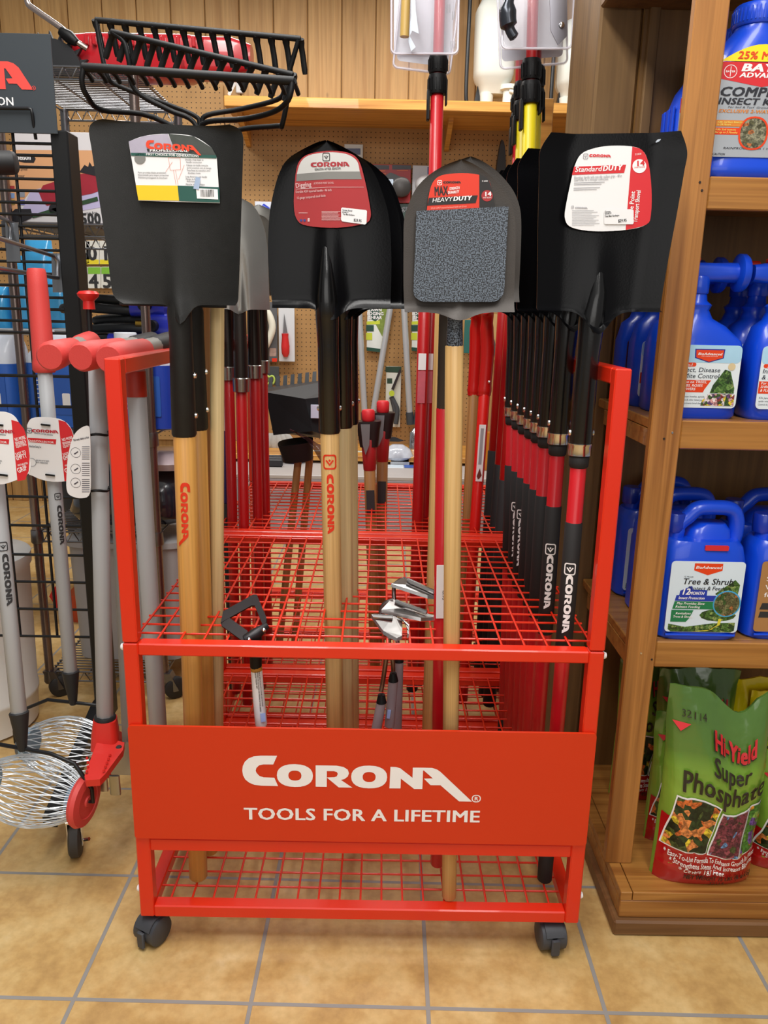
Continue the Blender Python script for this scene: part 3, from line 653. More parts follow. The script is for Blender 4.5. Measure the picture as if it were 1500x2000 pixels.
m = MB(); pxtext(m, MC, YC, y0, 2, 'HEAVY', 843, 397, 883, 394, .0085, 0, .2); pxtext(m, MC, YC, y0, 2, 'DUTY', 884, 394, 921, 392, .0085, .04, .2); pxtext(m, MC, YC, y0, 2, 'STRENGTH', 877, 373, 897, 371, .0055, .03, .2); pxtext(m, MC, YC, y0, 2, 'DURABILITY', 874, 380.5, 896, 378.5, .0055, .03, .2)
o = loc(MC, 858, 358.5, YC); o.y = y0-.0005; emblem(m, plane(o), .0065); m.build('white_print', WHT, lab, 0)
m = MB(); pxpoly(m, MC, YC, y0, 2, circ(11, 22, 950, 384)); m.build('gauge_badge', REDP, lab, 0)
m = MB(); pxtext(m, MC, YC, y0, 3, '14', 944, 385, 956, 384.5, .0085, .03); pxtext(m, MC, YC, y0, 3, 'GAUGE STEEL BLADE', 942, 389, 958, 388.5, .0025); pxtext(m, MC, YC, y0, 3, 'SS 60000', 940, 357, 951, 357, .003); m.build('badge_print', WHT, lab, 0)
m = MB(); pxtext(m, MC, YC, y0, 2, 'SOLID CORE Tempered hardwood handle with 20 inch', 841, 410, 910, 406, .0035); m.build('small_print', mat('efb1a4', .5, var=0), lab, 0)
c2, M2, Y2 = build_C(bC+Vector((-.018, .07, .016)), tC+Vector((-.008, .07, .016)), 'second small round shovel, its tip rising behind the speckled one, red handle', FIB, GREYP, False)
for _b in kids(c2):
    if _b.name.startswith('blade'): _b.location.x = .026
stk = MB().box(-.011, .011, -.0156, -.0146, .52, .62, .001).build('price_sticker', PAPER, c2); MB().text('43.95', cyl_down(.0158, .565), .009, .01).build('sticker_print', INK, stk, 0)
def pole(name, label, cat, segs, bot, top, n=14, group=None):
    M = axis(bot, top); t = thing(name, label, cat, M=M, group=group)
    for nm, z0, z1, r0, r1, m in segs: stick(t, nm, z0, z1, r0, r1, m, n)
    return t
q = P(852, 700, .26)
pole('wooden_pole', 'plain wooden pole showing left of the red-handled round shovel', 'pole', [('shaft', 0, 1.0, .0125, .0125, ASH)], (P(836, 1440, .26)+Vector((0, 0, -.12))), P(860, 700, .26))
# D: standard duty square shovels, a row along the right side
bD = PZ(1065, 1725, .092); bD.y = .084; tD = P(1152, 640, .085)
def drop_print(r):
    for c in kids(r):
        for g in kids(c):
            if g.name.startswith('lettering'): bpy.data.objects.remove(g)
def build_D():
    M = axis(bD, tD); t = thing('transport_shovel', '', 'shovel', M=M); Y = .072
    z = lambda y: az(M, y)
    zf, zb = z(882), z(608)
    stick(t, 'handle', z(1690), z(908), .0132, .0138, FIB)
    g = stick(t, 'grip', z(1288), z(1017), .0152, .0152, BLKR)
    m = MB(); emblem(m, cyl_down(.0156, z(1095), -.25), .021, .011, 0, pi/2); logo(m, cyl_down(.0156, z(1118), -.6), .108); m.build('lettering', WHT, g, 0)
    stick(t, 'end_grip', 0, z(1660), .0142, .0148, BLKR); stick(t, 'collar', z(914), z(888), .0165, .0172, BLKR)
    MB().lathe([(.0185, z(889)), (.0195, z(888)), (.0195, z(870)), (.0205, z(868)), (.0205, z(865))], 20).build('ferrule', CHROME, t, 40)
    s = MB().tube([(0, 0, z(866)), (0, 0, z(860)), (0, -.002, zb-.07), (0, -.008, zb-.01), (.004, -.012, zb+.03), (.006, -.006, zb+.085)], [.0185, .0192, .0182, .021, .014, .003], 18).build('socket', SOCK, t, 45)
    for sx in (-1, 1): MB().lathe([(.006, 0), (.005, .003), (.001, .004)], 10, Matrix.Translation((sx*.018, 0, z(845))) @ Matrix.Rotation(sx*pi/2, 4, 'Y')).build('rivet', CHROME, s)
    fn = lambda u, t_: -.013*max(0, abs(u)-.62)/.38*(1-.0*t_)-.014*gauss(u+.05, .15+.05*t_)*max(0, (t_-.5)/.5)**1.6-.014*max(0, (t_-.97)/.03)
    blade(t, M, Y, [(1073, 262), (1052, 297), (1050, 340), (1048, 420), (1047, 500), (1046, 570), (1045, 606)],
          [(1324, 259), (1336, 299), (1330, 340), (1316, 420), (1301, 500), (1289, 570), (1283, 610)], fn, GLOSS, dip=.035, dw=.24)
    return t, M, Y
tD_, MD, YD = build_D()
dY = [.20, .285, .345, .4, .46, .53, .60]
dn = ['second', 'third', 'fourth', 'fifth', 'sixth', 'seventh', 'hindmost']
for k, y in enumerate(dY):
    v = Vector((R.uniform(-.006, .003)-.004, y-.084, 0)); w = Vector((-.012-.004*k, y-.084, 0))
    r_ = dup(tD_, axis(bD+v, tD+w), dn[k]+' black square transport shovel counting back along the right side of the front rack', 'square transport shovels in a row')
    if k not in (0, 4, 5): drop_print(r_)
tag(tD_, 'front black square transport shovel with the white and red label, at the right', 'shovel', 'square transport shovels in a row')
lab, y0 = label_on(tD_, MD, YD, smooth_px([(1118, 330), (1128, 308), (1145, 296), (1180, 288), (1225, 288), (1250, 296), (1262, 320), (1268, 370), (1267, 420), (1258, 440), (1222, 450), (1160, 453), (1115, 446), (1101, 430), (1103, 400)], 4), PAPER, off=.010)
m = MB(); pxpoly(m, MD, YD, y0, 1, smooth_px([(1231, 289), (1250, 296), (1262, 320), (1268, 370), (1267, 420), (1258, 440), (1218, 450.5)], 4, False)); pxpoly(m, MD, YD, y0, 1, [(1118, 328), (1219, 324), (1215, 340), (1114, 344)]); m.build('red_band', REDL, lab, 0)
m = MB(); o = loc(MD, 1147, 309, YD); o.y = y0-.0008; logo(m, plane(o), .033); m.build('word_mark', REDL, lab, 0)
m = MB(); o = loc(MD, 1140.5, 308, YD); o.y = y0-.0008; emblem(m, plane(o), .0075); pxtext(m, MD, YD, y0, 2, 'Fiberglass handle with non-slip cushion grips - 48 in', 1118, 352, 1210, 348, .006); pxtext(m, MD, YD, y0, 2, 'Steel collar for a stronger connection', 1118, 356.5, 1184, 354, .006)
lines(m, MD, YD, y0, 2, 1118, 1182, 359, 2, 3.6, 1.1, -.03); lines(m, MD, YD, y0, 2, 1117, 1178, 369, 2, 3.6, 1.1, -.03); o = loc(MD, 1120, 409, YD); o.y = y0-.0008; logo(m, plane(o), .019); emblem(m, plane(o), .004, -.004, .002); lines(m, MD, YD, y0, 2, 1114, 1168, 413, 10, 3.1, .8, -.01); m.build('grey_print', FADE, lab, 0)
m = MB(); pxtext(m, MD, YD, y0, 2, 'Standard', 1119, 338.5, 1172, 336.5, .0105, .015, .2); pxtext(m, MD, YD, y0, 2, 'DUTY', 1173, 336.5, 1212, 334, .0105, .04, .2)
def vtext(mb, M, Y, y0, k, s, x0, ya, x1, yb, h, bold=.0): pxtext(mb, M, Y, y0, k, s, x0, ya, x1, yb, h, bold)
vtext(m, MD, YD, y0, 2, 'Square Point', 1230, 437, 1236, 376, .0095, .02); vtext(m, MD, YD, y0, 2, 'Transport Shovel', 1240, 436, 1247, 374, .0095, .02)
pxpoly(m, MD, YD, y0, 2, circ(13.5, 24, 1244.5, 327)); pxtext(m, MD, YD, y0, 2, 'SS 30030', 1236, 306, 1248, 304.5, .0036); m.build('white_print', WHT, lab, 0)
m = MB(); pxtext(m, MD, YD, y0, 3, '14', 1237.5, 327, 1252, 325.5, .0105, .03); pxtext(m, MD, YD, y0, 3, 'GAUGE STEEL BLADE', 1234, 331, 1255, 329.5, .003); m.build('badge_print', REDL, lab, 0)
m = MB(); pxpoly(m, MD, YD, y0, 4, rrect(57, 29, 3, 3, 1204.5, 425)); pr = m.build('price_sticker', PAPER, lab, 0)
m = MB(); pxtext(m, MD, YD, y0, 5, 'Corona', 1177, 417, 1188, 416.5, .0036, .02); pxtext(m, MD, YD, y0, 5, 'SQUARE PT', 1177, 420.5, 1190, 420, .003, .02); pxtext(m, MD, YD, y0, 5, 'True Blue Hardware', 1177, 426, 1205, 424, .004, .02); pxtext(m, MD, YD, y0, 5, '$29.95', 1203, 436, 1219, 434.5, .0062, .02); m.build('sticker_print', INK, pr, 0)
m = MB(); pxpoly(m, MD, YD, y0-.006, 1, [(1273, 282), (1277, 277), (1284, 276), (1281, 280), (1275, 283)]); m.build('chipped_paint', mat('b9c3d0', .4, var=0), tD_, 0)
# E: steel shovels with red fibreglass handles in the rear rack, left
def build_E(bx, Y, tx, dz, label, first):
    b = PZ(bx, 1400, .1); b.y = Y; b.x = P(bx, 1030, Y).x; b.z = .092; top = P(tx, 700, Y); b = b+(b-top)*0
    M = axis(b, top); t = thing('steel_shovel', label, 'shovel', M=M, group='steel shovels in the rear rack')
    z1 = az(M, 766)+dz; zb = az(M, 604)+dz; zt = az(M, 384)+dz-(0 if first else .07)
    stick(t, 'handle', 0, z1+.02, .0138, .0138, FIBD)
    MB().lathe([(.0155, z1), (.02, z1+.002), (.021, z1+.034), (.019, z1+.036)], 20).build('ferrule', mat('a8a59f', .25, 1., var=.05), t, 40)
    MB().tube([(0, 0, z1+.03), (0, 0, z1+.05), (0, 0, zb-.02), (0, .003, zb+.02), (.0, .0, zb+.16)], [.0175, .018, .0155, .015, .003], 16).build('socket', mat('3a3633', .35, .8, var=.1), t, 45)
    g = []; n = 16
    for j in range(n+1):
        f = j/n; z = zb+(zt-zb)*f; w = .077*(1-.10*f) if f < .45 else .0735*math.sqrt(max(0.0008, 1-((f-.45)/.55)**2.2))
        g.append([Vector((w*u/8, -.006-.018*(w/.077)**1.5*(u/8)**2*(1-.3*f)-.012*gauss(u/8, .16)*max(0, 1-f*1.5), z-.012*gauss(u/8, .2)*(1-f)**6)) for u in range(-8, 9)])
    g.reverse(); MB().sheet(g, .0022).build('blade', STEEL, t, 50)
    return t
build_E(475, .76, 470, 0, 'bright steel shovel with red handle, blade showing beside the left black scoop', True)
build_E(453, .83, 446, .03, 'red-handled steel shovel standing left behind the bright one', False)
build_E(505, .86, 497, .035, 'red-handled steel shovel standing right behind the bright one', False)
build_E(520, .93, 512, .05, 'rearmost red-handled steel shovel behind the bright one', False)
# ------------------------------------------------------------------ tools standing in the rear rack
CLEAR = mat('e9e8f4', .08, 0, 0, 1, 0, alpha=.13, coat=.5); CARD = mat('e4e7ee', .4, var=.02)
BLUE = mat('0d1673', .4, var=.05, coat=.2); PLAB = mat('17191c', .5, spec=.35)
def stick2(t, name, a, b, r0, r1, m, n=12): return MB().tube([a, Vector(a).lerp(Vector(b), .5), b], [r0, (r0+r1)/2, r1], n).build(name, m, t, 45, True)
b = P(470, 1310, .86); b.z = .092; a = P(432, 660, .84); c = P(455, 960, .85)
M = axis(b+Vector((-.02, 0, 0)), a); t = thing('garden_fork', 'blue-handled tool with black lower grip, leaning left of the steel shovels', 'garden tool', M=M)
L_ = (a-b).length; zg = L_*.56
stick(t, 'grip', 0, zg, .0145, .0145, BLKR); h = stick(t, 'handle', zg, L_, .0135, .0135, BLUE)
MB().box(-.006, .005, -.0147, -.0138, L_*.76, L_*.86, .0004).build('price_sticker', PAPER, h, 0)
# two mauls
for k, (px, py, Y, dz, who) in enumerate((((719, 800), (733, 1310), .985, 0, 'left'), ((748, 783), (741, 1310), 1.07, 0, 'right'))):
    top = P(px[0], px[1]+2, Y); bt = P(py[0], py[1], Y); bt.z = .094; M = axis(bt, top); z = lambda y: az(M, y)
    o = 0 if k == 0 else -17
    t = thing('pick_head_tool', who+' of the two wood-handled picks with red capped dark heads, in the rear rack', 'pick', M=M)
    h = stick(t, 'handle', 0, z(912+o), .0155, .017, HICK)
    MB().box(-.012, .012, -.0176, -.0166, z(1000+o), z(955+o), .0004).build('label', INK, h, 0)
    stick(t, 'collar', z(920+o), z(855+o), .018, .0225, REDP, 18)
    MB().loft([(z(872+o), 0, 0, .026, .02, 3.2), (z(840+o), 0, 0, .032, .022, 3.6), (z(826+o), 0, 0, .036, .023, 4), (z(822+o), 0, 0, .036, .023, 4)], 28).build('head', mat('2a2020', .4, .5), t, 40)
    MB().prism([(-.013, z(826+o)), (.013, z(826+o)), (.009, z(866+o)), (-.002, z(885+o)), (-.009, z(866+o))], plane((-.008, -.031, 0)), (0, .01, 0)).build('blade', mat('8b8e94', .35, .9, var=.1), t, 0)
    stick(t, 'red_cap', z(823+o), z(800+o), .0185, .0185, REDL, 20)
# black plastic scoop on two thin wooden handles
t = thing('plastic_scoop', 'black plastic comb-edged scoop with two thin wooden handles, rear rack', 'scoop', P(590, 1000, 1.2))
a = [P(519, 757, 1.30), P(690, 735, 1.30)]; b = [P(518, 766, 1.14), P(596, 779, 1.10), P(692, 768, 1.14)]; c = [P(534, 850, 1.12), P(610, 842, 1.09), P(691, 868, 1.14)]; d = [P(540, 845, 1.25), P(688, 864, 1.25)]
m = MB(); m.add(a+b+c+d, [(0, 1, 4, 3, 2), (2, 3, 6, 5), (3, 4, 7, 6), (5, 6, 7, 9, 8), (0, 2, 5, 8), (1, 9, 7, 4), (0, 8, 9, 1)]); m.build('body', PLAB, t, 0, True)
m = MB()
for i in range(12):
    p = a[0].lerp(a[1], (i+.35)/12); q = a[0].lerp(a[1], (i+.9)/12); u = Vector((0, .012, .03)); m.prism([(0, 0), (1, 0), (1, 1), (.1, 1)], lambda x, y, p=p, q=q, u=u: p+(q-p)*x+u*y, (0, .006, -.002))
m.build('comb_edge', mat('3c4247', .5), t, 0, True)  # greyer than the body: sheen on black plastic put into the colour
MB().loft([(0, 0, 0, .045, .03, 3), (.06, 0, 0, .055, .04, 3)], 20, axis(P(583, 898, 1.18), P(575, 850, 1.17))).build('socket', PLAB, t, 40, True)
stick2(t, 'handle', P(583, 893, 1.18), PZ(545, 1262, .1), .0115, .0115, HICK); stick2(t, 'handle', P(605, 890, 1.19), P(575, 1255, 1.27), .0115, .0115, HICK)
MB().box(0, .035, -.004, -.002, -.04, 0, .001, Matrix.Translation(P(607, 790, 1.085))).build('price_sticker', mat('c9cfe6', .5), t, 0, True)
t = thing('dark_bag_wrap', 'crumpled dark plastic wrap hanging off the black scoop', 'plastic wrap', P(600, 860, 1.05))
MB().patch(lambda u, v: P(566+62*u, 838+30*u-12*v*(1-abs(2*u-1))+34*u*v+2*sin(9*u+5*v), 1.06+.01*sin(8*u)*cos(6*v)), 0, 1, 0, 1, 10, 6).build('wrap', mat('4a3038', .2, alpha=.85), t, 60, True)
# telescoping pruner poles with their blister packs
def pruner(px, Y, yb, yc0, yc1, label, low, up, grp, top=-70, lowname='tube', rr=.0165):
    a = P(px[0], yb, Y); a.z = .094; b = P(px[1], top, Y); M = axis(a, b); t = thing('pole_pruner', label, 'pole pruner', M=M, group=grp); z = lambda y: az(M, y)
    stick(t, 'foot', 0, .03, rr*.95, rr, BLKR); stick(t, 'outer_tube', .025, z(yc1), rr, rr, low, 16); stick(t, 'inner_tube', z(yc1)-.02, z(top), .0135, .0135, up, 16)
    m = MB(); zm = z((yc0+yc1)/2); 
    for k in range(2):
        z0, z1 = ((z(yc1), zm), (zm+.003, z(yc0)))[k]; r = (.024, .0235)[k]
        m.lathe([(r*.92, z0), (r, z0+.006), (r, z1-.008), (r*.9, z1)], 20)
        for q in range(14): an = 2*pi*q/14; m.box(-.0015, .0015, -.0015, .0015, z0+.006, z1-.01, 0, Matrix.Translation((r*cos(an), r*sin(an), 0)) @ Matrix.Rotation(an, 4, 'Z'))
    m.box(-.026, -.018, -.012, .012, z(yc1)-.06, z(yc1)+.01, .002); m.box(.02, .025, -.01, .01, z(yc1)-.025, z(yc1)+.01, .002)
    m.build('twist_lock', BLK, t, 40); return t, M
pruner((823, 861), .95, 1305, 108, 185, 'tall red pole pruner left of the speckled shovel, pack hanging at its top', FIB, FIB, 'pole pruners')
pruner((1008, 1043), .90, 1305, 116, 203, 'yellow-tubed pole pruner nearest the column, with red upper pole', mat('e0cb14', .4, var=.04), FIBD, 'pole pruners')
pruner((1021, 1051), .97, 1305, 130, 218, 'second yellow-tubed pole pruner, just behind and right of the first', mat('d8c41c', .4, var=.04), FIBD, 'pole pruners')
pruner((995, 1028), 1.0, 1305, 160, 235, 'third yellow-tubed pole pruner, showing left of the first two', mat('d8c41c', .4, var=.04), FIBD, 'pole pruners')
pruner((985, 1022), 1.12, 1305, 185, 257, 'red pole pruner left of the yellow-tubed ones', FIB, FIB, 'pole pruners')
def blister(x0, x1, y1, Y, name, label, items, yt=-60, tiltpx=0, back=.075):
    a, b = P(x0, y1, Y), P(x1, y1+tiltpx, Y); tp = P(x0, yt, Y); w = (b-a).length; h = tp.z-a.z
    t = thing('blister_pack', label, 'blister pack', a, 'clear blister packs on the pruner poles'); an = math.atan2(b.z-a.z, b.x-a.x); f = tilt(a, an)
    if items != 'none': MB().prism(rrect(w-.02, h-.03, .01, 4, w/2, h/2+.008), tilt(a+Vector((0, back, 0)), an), (0, .001, 0)).build('card', CARD, t, 0, True)
    s = MB(); s.prism(rrect(w, h, .012, 4, w/2, h/2), f, (0, .0015, 0)); s.build('shell', CLEAR, t, 0, True)
    e = [f(p[0], p[1])+Vector((0, -.003, 0)) for p in rrect(w-.006, h-.006, .012, 4, w/2, h/2)]; MB().tube(e+[e[0]], .0028, 6).build('rim', mat('f1effb', .1, alpha=.55), t, 60, True)
    return t, f, w, h
t, f, w, h = blister(762, 896, 108, .90, 'pack', 'front clear pack on the red pole, a saw blade and wooden grip inside', 'saw')
hd = MB().tube([P(790, 72, .88), P(795, -60, .88)], .011, 14).build('grip', mat('c5a35a', .35), t, 45, True)
MB().prism([(803, 100), (812, 92), (800, 70), (805, 60), (818, 66), (812, 20), (808, -60), (800, -60), (803, 30), (797, 78)], lambda x, y: P(x, y, .886), (0, .002, 0)).build('saw_blade', mat('aeb3bb', .3, .9), t, 0, True)
m = MB()
for x, y, n in ((870, 8, 3), (883, 22, 2), (880, 80, 3)): 
    for k in range(n): m.poly([(x+k*4, y), (x+k*4+1.3, y), (x+k*4+1.3, y+17), (x+k*4, y+17)], lambda u, v: P(u, v, .8995))
m.build('card_print', FADE, t, 0, True)
blister(765, 880, 134, .97, 'pack', 'second clear pack behind the saw pack, its lower edge tilted', 'saw', tiltpx=15, back=.012)
t, f, w, h = blister(977, 1118, 98, .85, 'pack', 'front clear pack on the yellow poles, black-and-chrome lever inside', 'lever')
m = MB(); m.tube(spl([P(1003, -60, .83), P(992, 20, .83), (P(995, 55, .83)), P(1006, 75, .83)], 5), [.012]*5+[.02]*5+[.012]*5+[.006], 12); m.build('lever', mat('3a3d44', .25, .6), t, 50, True)
MB().prism([(1072, -60), (1106, -60), (1108, 70), (1090, 88), (1076, 60)], lambda x, y: P(x, y, .843), (0, .003, 0)).build('bracket_plate', mat('9a9aa4', .3, .8), t, 0, True)
MB().lathe([(.007, 0), (.006, .004), (.001, .005)], 12, Matrix.Translation(P(1097, 49, .842)) @ Matrix.Rotation(pi/2, 4, 'X')).build('stud', CHROME, t, 40, True)
blister(975, 1110, 138, .96, 'pack', 'lower clear pack behind the lever pack', 'lever', tiltpx=-12, back=.012)
# red hoe with an arched neck and its twin
def hoe(top, bt, Y, label, lab):
    a = P(bt[0], bt[1], Y); a.z = .094; b = P(top[0], 772, Y); M = axis(a, b); t = thing('arched_hoe', label, 'hoe', M=M); z = lambda y: az(M, y)
    stick(t, 'handle', 0, z(768), .0145, .0145, mat('d21710', .38, coat=.2) if lab else HICK, 14)
    q = loc(M, top[0], 612, Y); m = MB(); m.tube(spl([(0, 0, z(772)), (0, 0, z(765)), (0, 0, z(752)), (.0, .0, z(690)), (q.x+.008, -.005, z(640)), (q.x+.006, -.02, q.z), (q.x-.005, -.06, q.z+.008)], 4), [.0165]*4+[.0175]*4+[.0165]*4+[.017]*5+[.015]*4+[.012]*4, 12, True, .85); m.build('neck', mat('bf1410', .35, coat=.2), t, 50)
    for k in range(1 if lab else 0): MB().lathe([(.004, 0), (.001, .003)], 8, Matrix.Translation((.008, -.016, z(745))) @ Matrix.Rotation(pi/2, 4, 'X')).build('rivet', CHROME, t, 40)
    if lab:
        m = MB().box(-.009, .008, -.0156, -.0148, z(938), z(828), .0004).build('label', PAPER, t, 0)
        MB().box(-.005, .003, -.0161, -.0157, z(905), z(835)).build('label_print', FADE, m, 0); MB().prism([(-.007, z(928)), (-.003, z(918)), (0, z(912)), (.003, z(920)), (.006, z(926)), (.001, z(932)), (-.003, z(934))], plane((0, -.016, 0)), (0, .0003, 0)).build('leaf_mark', mat('6d2a1c'), m, 0)
    return t
hoe((946, 612), (905, 1330), .80, 'red hoe with arched red neck and a white sticker, right of the speckled shovel', True)
hoe((925, 620), (898, 1330), .90, 'red-necked hoe with a wooden shaft behind the stickered red one', False)
# red rods with black grips, a row in the rear rack
rods = [((1005, 700), (958, 1330), .78, 935), ((993, 700), (948, 1330), .84, 905), ((1012, 700), (965, 1330), .88, 925), ((978, 700), (936, 1330), .94, 878)]
for k, (a_, b_, Y, yg) in enumerate(rods):
    a = P(b_[0], b_[1], Y); a.z = .094; b = P(a_[0], 612, Y); b.x = P(a_[0], 700, Y).x+(P(a_[0], 700, Y).x-P(b_[0], 1330, Y).x)*.1; M = axis(a, b)
    t = thing('fiberglass_spade', ('front', 'left', 'right', 'hindmost')[k]+' red fiberglass shaft with black lower grip, in the group beside the arched hoe', 'spade', M=M, group='red fiberglass shafts in the rear rack')
    stick(t, 'grip', 0, az(M, yg), .0185, .0185, BLKR); stick(t, 'shaft', az(M, yg)-.01, (b-a).length+.06, .0165, .0165, FIBD)
for k, (xa, xb, Y) in enumerate(((829, 806, .86), (843, 818, .90), (866, 846, 1.02))):
    a = P(xb, 1310, Y); a.z = .094; b = P(xa, 600, Y); M = axis(a, b)
    t = thing('red_pole', ('left red pole with taped price labels, behind the speckled shovel', 'middle red pole right of the taped one, behind the speckled shovel', 'rear red pole showing just right of the other red poles')[k], 'pole', M=M, group='red poles behind the speckled shovel')
    s = stick(t, 'shaft', .03, (b-a).length+.05, .0155, .0155, FIBD); stick(t, 'tip', 0, .035, .0165, .0165, BLKR)
    if k < 2:
        for y0_, y1_, mm in ((690, 722, PAPER), (724, 786, mat('c25a68', .3, var=.2, vs=60))): MB().box(-.012, .008, -.0166, -.0158, az(M, y1_), az(M, y0_), .0003).build('tape', mm, s, 0)
# hand tools hung in the front wire shelf
t = thing('stirrup_hoe', 'small black stirrup hoe hanging in the front shelf with a white paper sleeve', 'hoe', P(503, 1300, .13))
rp = [P(x, y, Y) for x, y, Y in ((482, 1246, .042), (436, 1213, .07), (434, 1207, .075), (493, 1174, .12), (500, 1174, .12), (519, 1220, .075), (520, 1226, .07))]
m = MB()
for p, q in zip(rp, rp[1:]): 
    u = Vector((0, .012, .006)); m.add([p-u, p+u, q+u, q-u, p-u+Vector((0, -.002, .003)), p+u+Vector((0, -.002, .003)), q+u+Vector((0, -.002, .003)), q-u+Vector((0, -.002, .003))], [(0, 1, 2, 3), (7, 6, 5, 4), (0, 3, 7, 4), (1, 5, 6, 2), (0, 4, 5, 1), (3, 2, 6, 7)])
m.build('loop_blade', mat('1c1416', .4, .5), t, 30, True)
MB().tube([P(478, 1249, .038), P(500, 1238, .045), P(522, 1222, .06)], [.008, .011, .006], 10).build('yoke', mat('2a282a', .4, .5), t, 50, True)
for x, y in ((486, 1249), (515, 1231)): MB().lathe([(.004, 0), (.001, .003)], 8, Matrix.Translation(P(x, y, .033)) @ Matrix.Rotation(pi/2, 4, 'X')).build('rivet', CHROME, t, 40, True)
stick2(t, 'socket', P(499, 1242, .045), P(500, 1302, .05), .011, .0105, BLK); stick2(t, 'handle', P(500, 1300, .05), P(501, 1309, .05), .0105, .0105, mat('b07a28', .5))
s = MB().tube([P(501, 1309, .05), P(505, 1360, .05), P(510, 1413, .05), P(510.5, 1418, .05)], [.0102, .0105, .0108, .009], 16).build('paper_sleeve', PAPER, t, 45, True)
m = MB()
for x0, y0_, x1, y1_, s_ in ((497, 1312, 501, 1345, 'COMFORT MOLDED GRIP'), (501.5, 1312, 508, 1390, 'DESIGNED FOR CULTIVATING AND WEEDING IN YOUR GARDEN'), (505, 1311, 512, 1380, 'UNIQUE TRIPLE ACTION WITH FORWARD AND BACKWARD')):
    a, b = P(x0, y0_, .0385), P(x1, y1_, .0385); ex = (b-a); w_ = ex.length; ex.normalize(); m.text(s_, plane(a, ex, Vector((-ex.z, 0, ex.x))), .0032, .02, 0, 'LEFT', w_)
m.build('sleeve_print', INK, s, 0, True)
MB().prism([(508, 1394), (518, 1393), (519, 1409), (510, 1411)], lambda x, y: P(x, y, .0375), (0, .0004, 0)).build('price_tab', mat('9db4e8', .5, var=0), s, 0, True)
SIL = mat('a9a6a4', .25, 1., .03, 90, .1, 30); GRH = mat('8d8084', .5, var=.04)
def hand_hoe(bl, neck, hx, label, tines=False):
    t = thing('hand_hoe', label, 'hand hoe', P(*neck[-1]), 'bright-bladed hand hoes in the front shelf')
    Yb = [p[2] for p in bl]; pts = [P(*p) for p in bl]; u = Vector((0, .001, .003)); n = len(pts)
    f = [tuple(range(n)), tuple(range(2*n-1, n-1, -1))]+[(i, i+n, (i+1) % n+n, (i+1) % n) for i in range(n)]
    MB().add([p+u for p in pts]+[p-u for p in pts], f).build('blade', SIL, t, 0, True)
    i0, i1 = P(bl[0][0], bl[0][1], bl[0][2]-.004), P(bl[2][0]-14, bl[2][1]-9, bl[2][2]-.004)
    MB().tube([i0.lerp(i1, .1), i0.lerp(i1, .9)], .0045, 8).build('rib', SIL, t, 40, True)
    if tines:
        m = MB()
        for k in range(4): m.tube(spl([P(778+k*3, 1206+k*2, .07), P(786+k*4, 1210+k*4, .06), P(799-k, 1222+k*8, .05)], 3), .0016, 6)
        m.build('tines', SIL, t, 50, True)
    MB().tube(spl([P(*p) for p in neck], 4), .0042, 8).build('neck', mat('7b706e', .3, 1.), t, 50, True)
    (xa, ya, xb, yb, Y) = hx
    stick2(t, 'ferrule', P(xa, ya-14, Y), P(xa, ya+2, Y), .006, .0095, BLK); a = P(xa, ya, Y); b = P(xb, yb, Y); h = stick2(t, 'handle', a, a+(b-a)*1.25, .0088, .0092, GRH)
    return t, h
hand_hoe([(725, 1203, .075), (768, 1206, .075), (786, 1215, .07), (785, 1245, .045), (775, 1250, .04), (748, 1235, .05)], [(760, 1246, .05), (755, 1280, .06), (748, 1330, .07), (744, 1350, .07)], (745, 1370, 735, 1425, .07), 'front hand hoe with a heart-shaped blade and bent tines', True)
t, h = hand_hoe([(765, 1172, .135), (800, 1190, .125), (855, 1208, .11), (822, 1210, .10), (745, 1194, .115)], [(768, 1172, .135), (750, 1180, .135), (744, 1205, .13), (764, 1270, .1), (768, 1310, .1)], (768, 1328, 762, 1400, .10), 'middle hand hoe with a pointed bright blade, above the tined one')
MB().prism([(757, 1386), (764, 1387), (761, 1404), (755, 1403)], lambda x, y: P(x, y, .087), (0, .0005, 0)).build('price_tab', mat('9db4e8', .5, var=0), h, 0, True)
hand_hoe([(790, 1130, .22), (830, 1148, .21), (868, 1168, .19), (835, 1166, .18), (764, 1143, .2)], [(792, 1130, .22), (775, 1138, .22), (769, 1160, .21), (777, 1260, .16), (779, 1290, .15)], (779, 1290, 776, 1400, .15), 'rear hand hoe with a pointed bright blade, topmost of the three')
# ------------------------------------------------------------------ open bookcase on the right with its goods
IM = Matrix(); IM0 = IM
SHF = wood('shelf_pine', 'b07a3a', '8a5522', 'x', .8, .38, False, 44, .25); SHV = wood('shelf_pine_v', 'b67c3e', '8c5826', 'z', .8, .38, True, 44, .25); SHB = wood('shelf_back', '7d5a2e', '694822', 'z', .8, .5, True, 30)  # back browns are darkened to carry the shadow inside the bookcase
X0 = .895; X1 = 1.80; YF = .138; YBK = .495
zt_ = [P(1400, y, YF).z for y in (344, 823, 1256)]; th_ = [.05, .05, .052]
t = thing('bookcase', 'orange-brown open wooden shelf unit at the right edge', 'shelf unit', (1.3, .3, 0))
zb_ = .09
MB().box(.892, X1, .045, .6, 0, .033, .004).build('plinth', wood('plinth', '7d5733', '694626', 'x', .8, .5), t, 0, True)
m = MB(); m.box(.903, X1, .056, .076, .033, zb_-.0185, .002); m.box(.903, .92, .076, .6, .033, zb_-.0185, .002); m.build('base_box', SHF, t, 0, True)
m = MB(); m.box(.903, .925, .056, .5, zb_-.018, zb_, .001); m.box(.9265, X1, .056, .5, zb_-.018, zb_, .001); m.build('base_board', SHF, t, 0, True)
MB().box(X0, X0+.053, YF, YF+.02, zb_, 2.1, .002).build('front_post', SHV, t, 0, True)
MB().box(X0+.035, X0+.055, YBK-.012, YBK, zb_, 2.1, .002).build('rear_strip', TIM, t, 0, True)
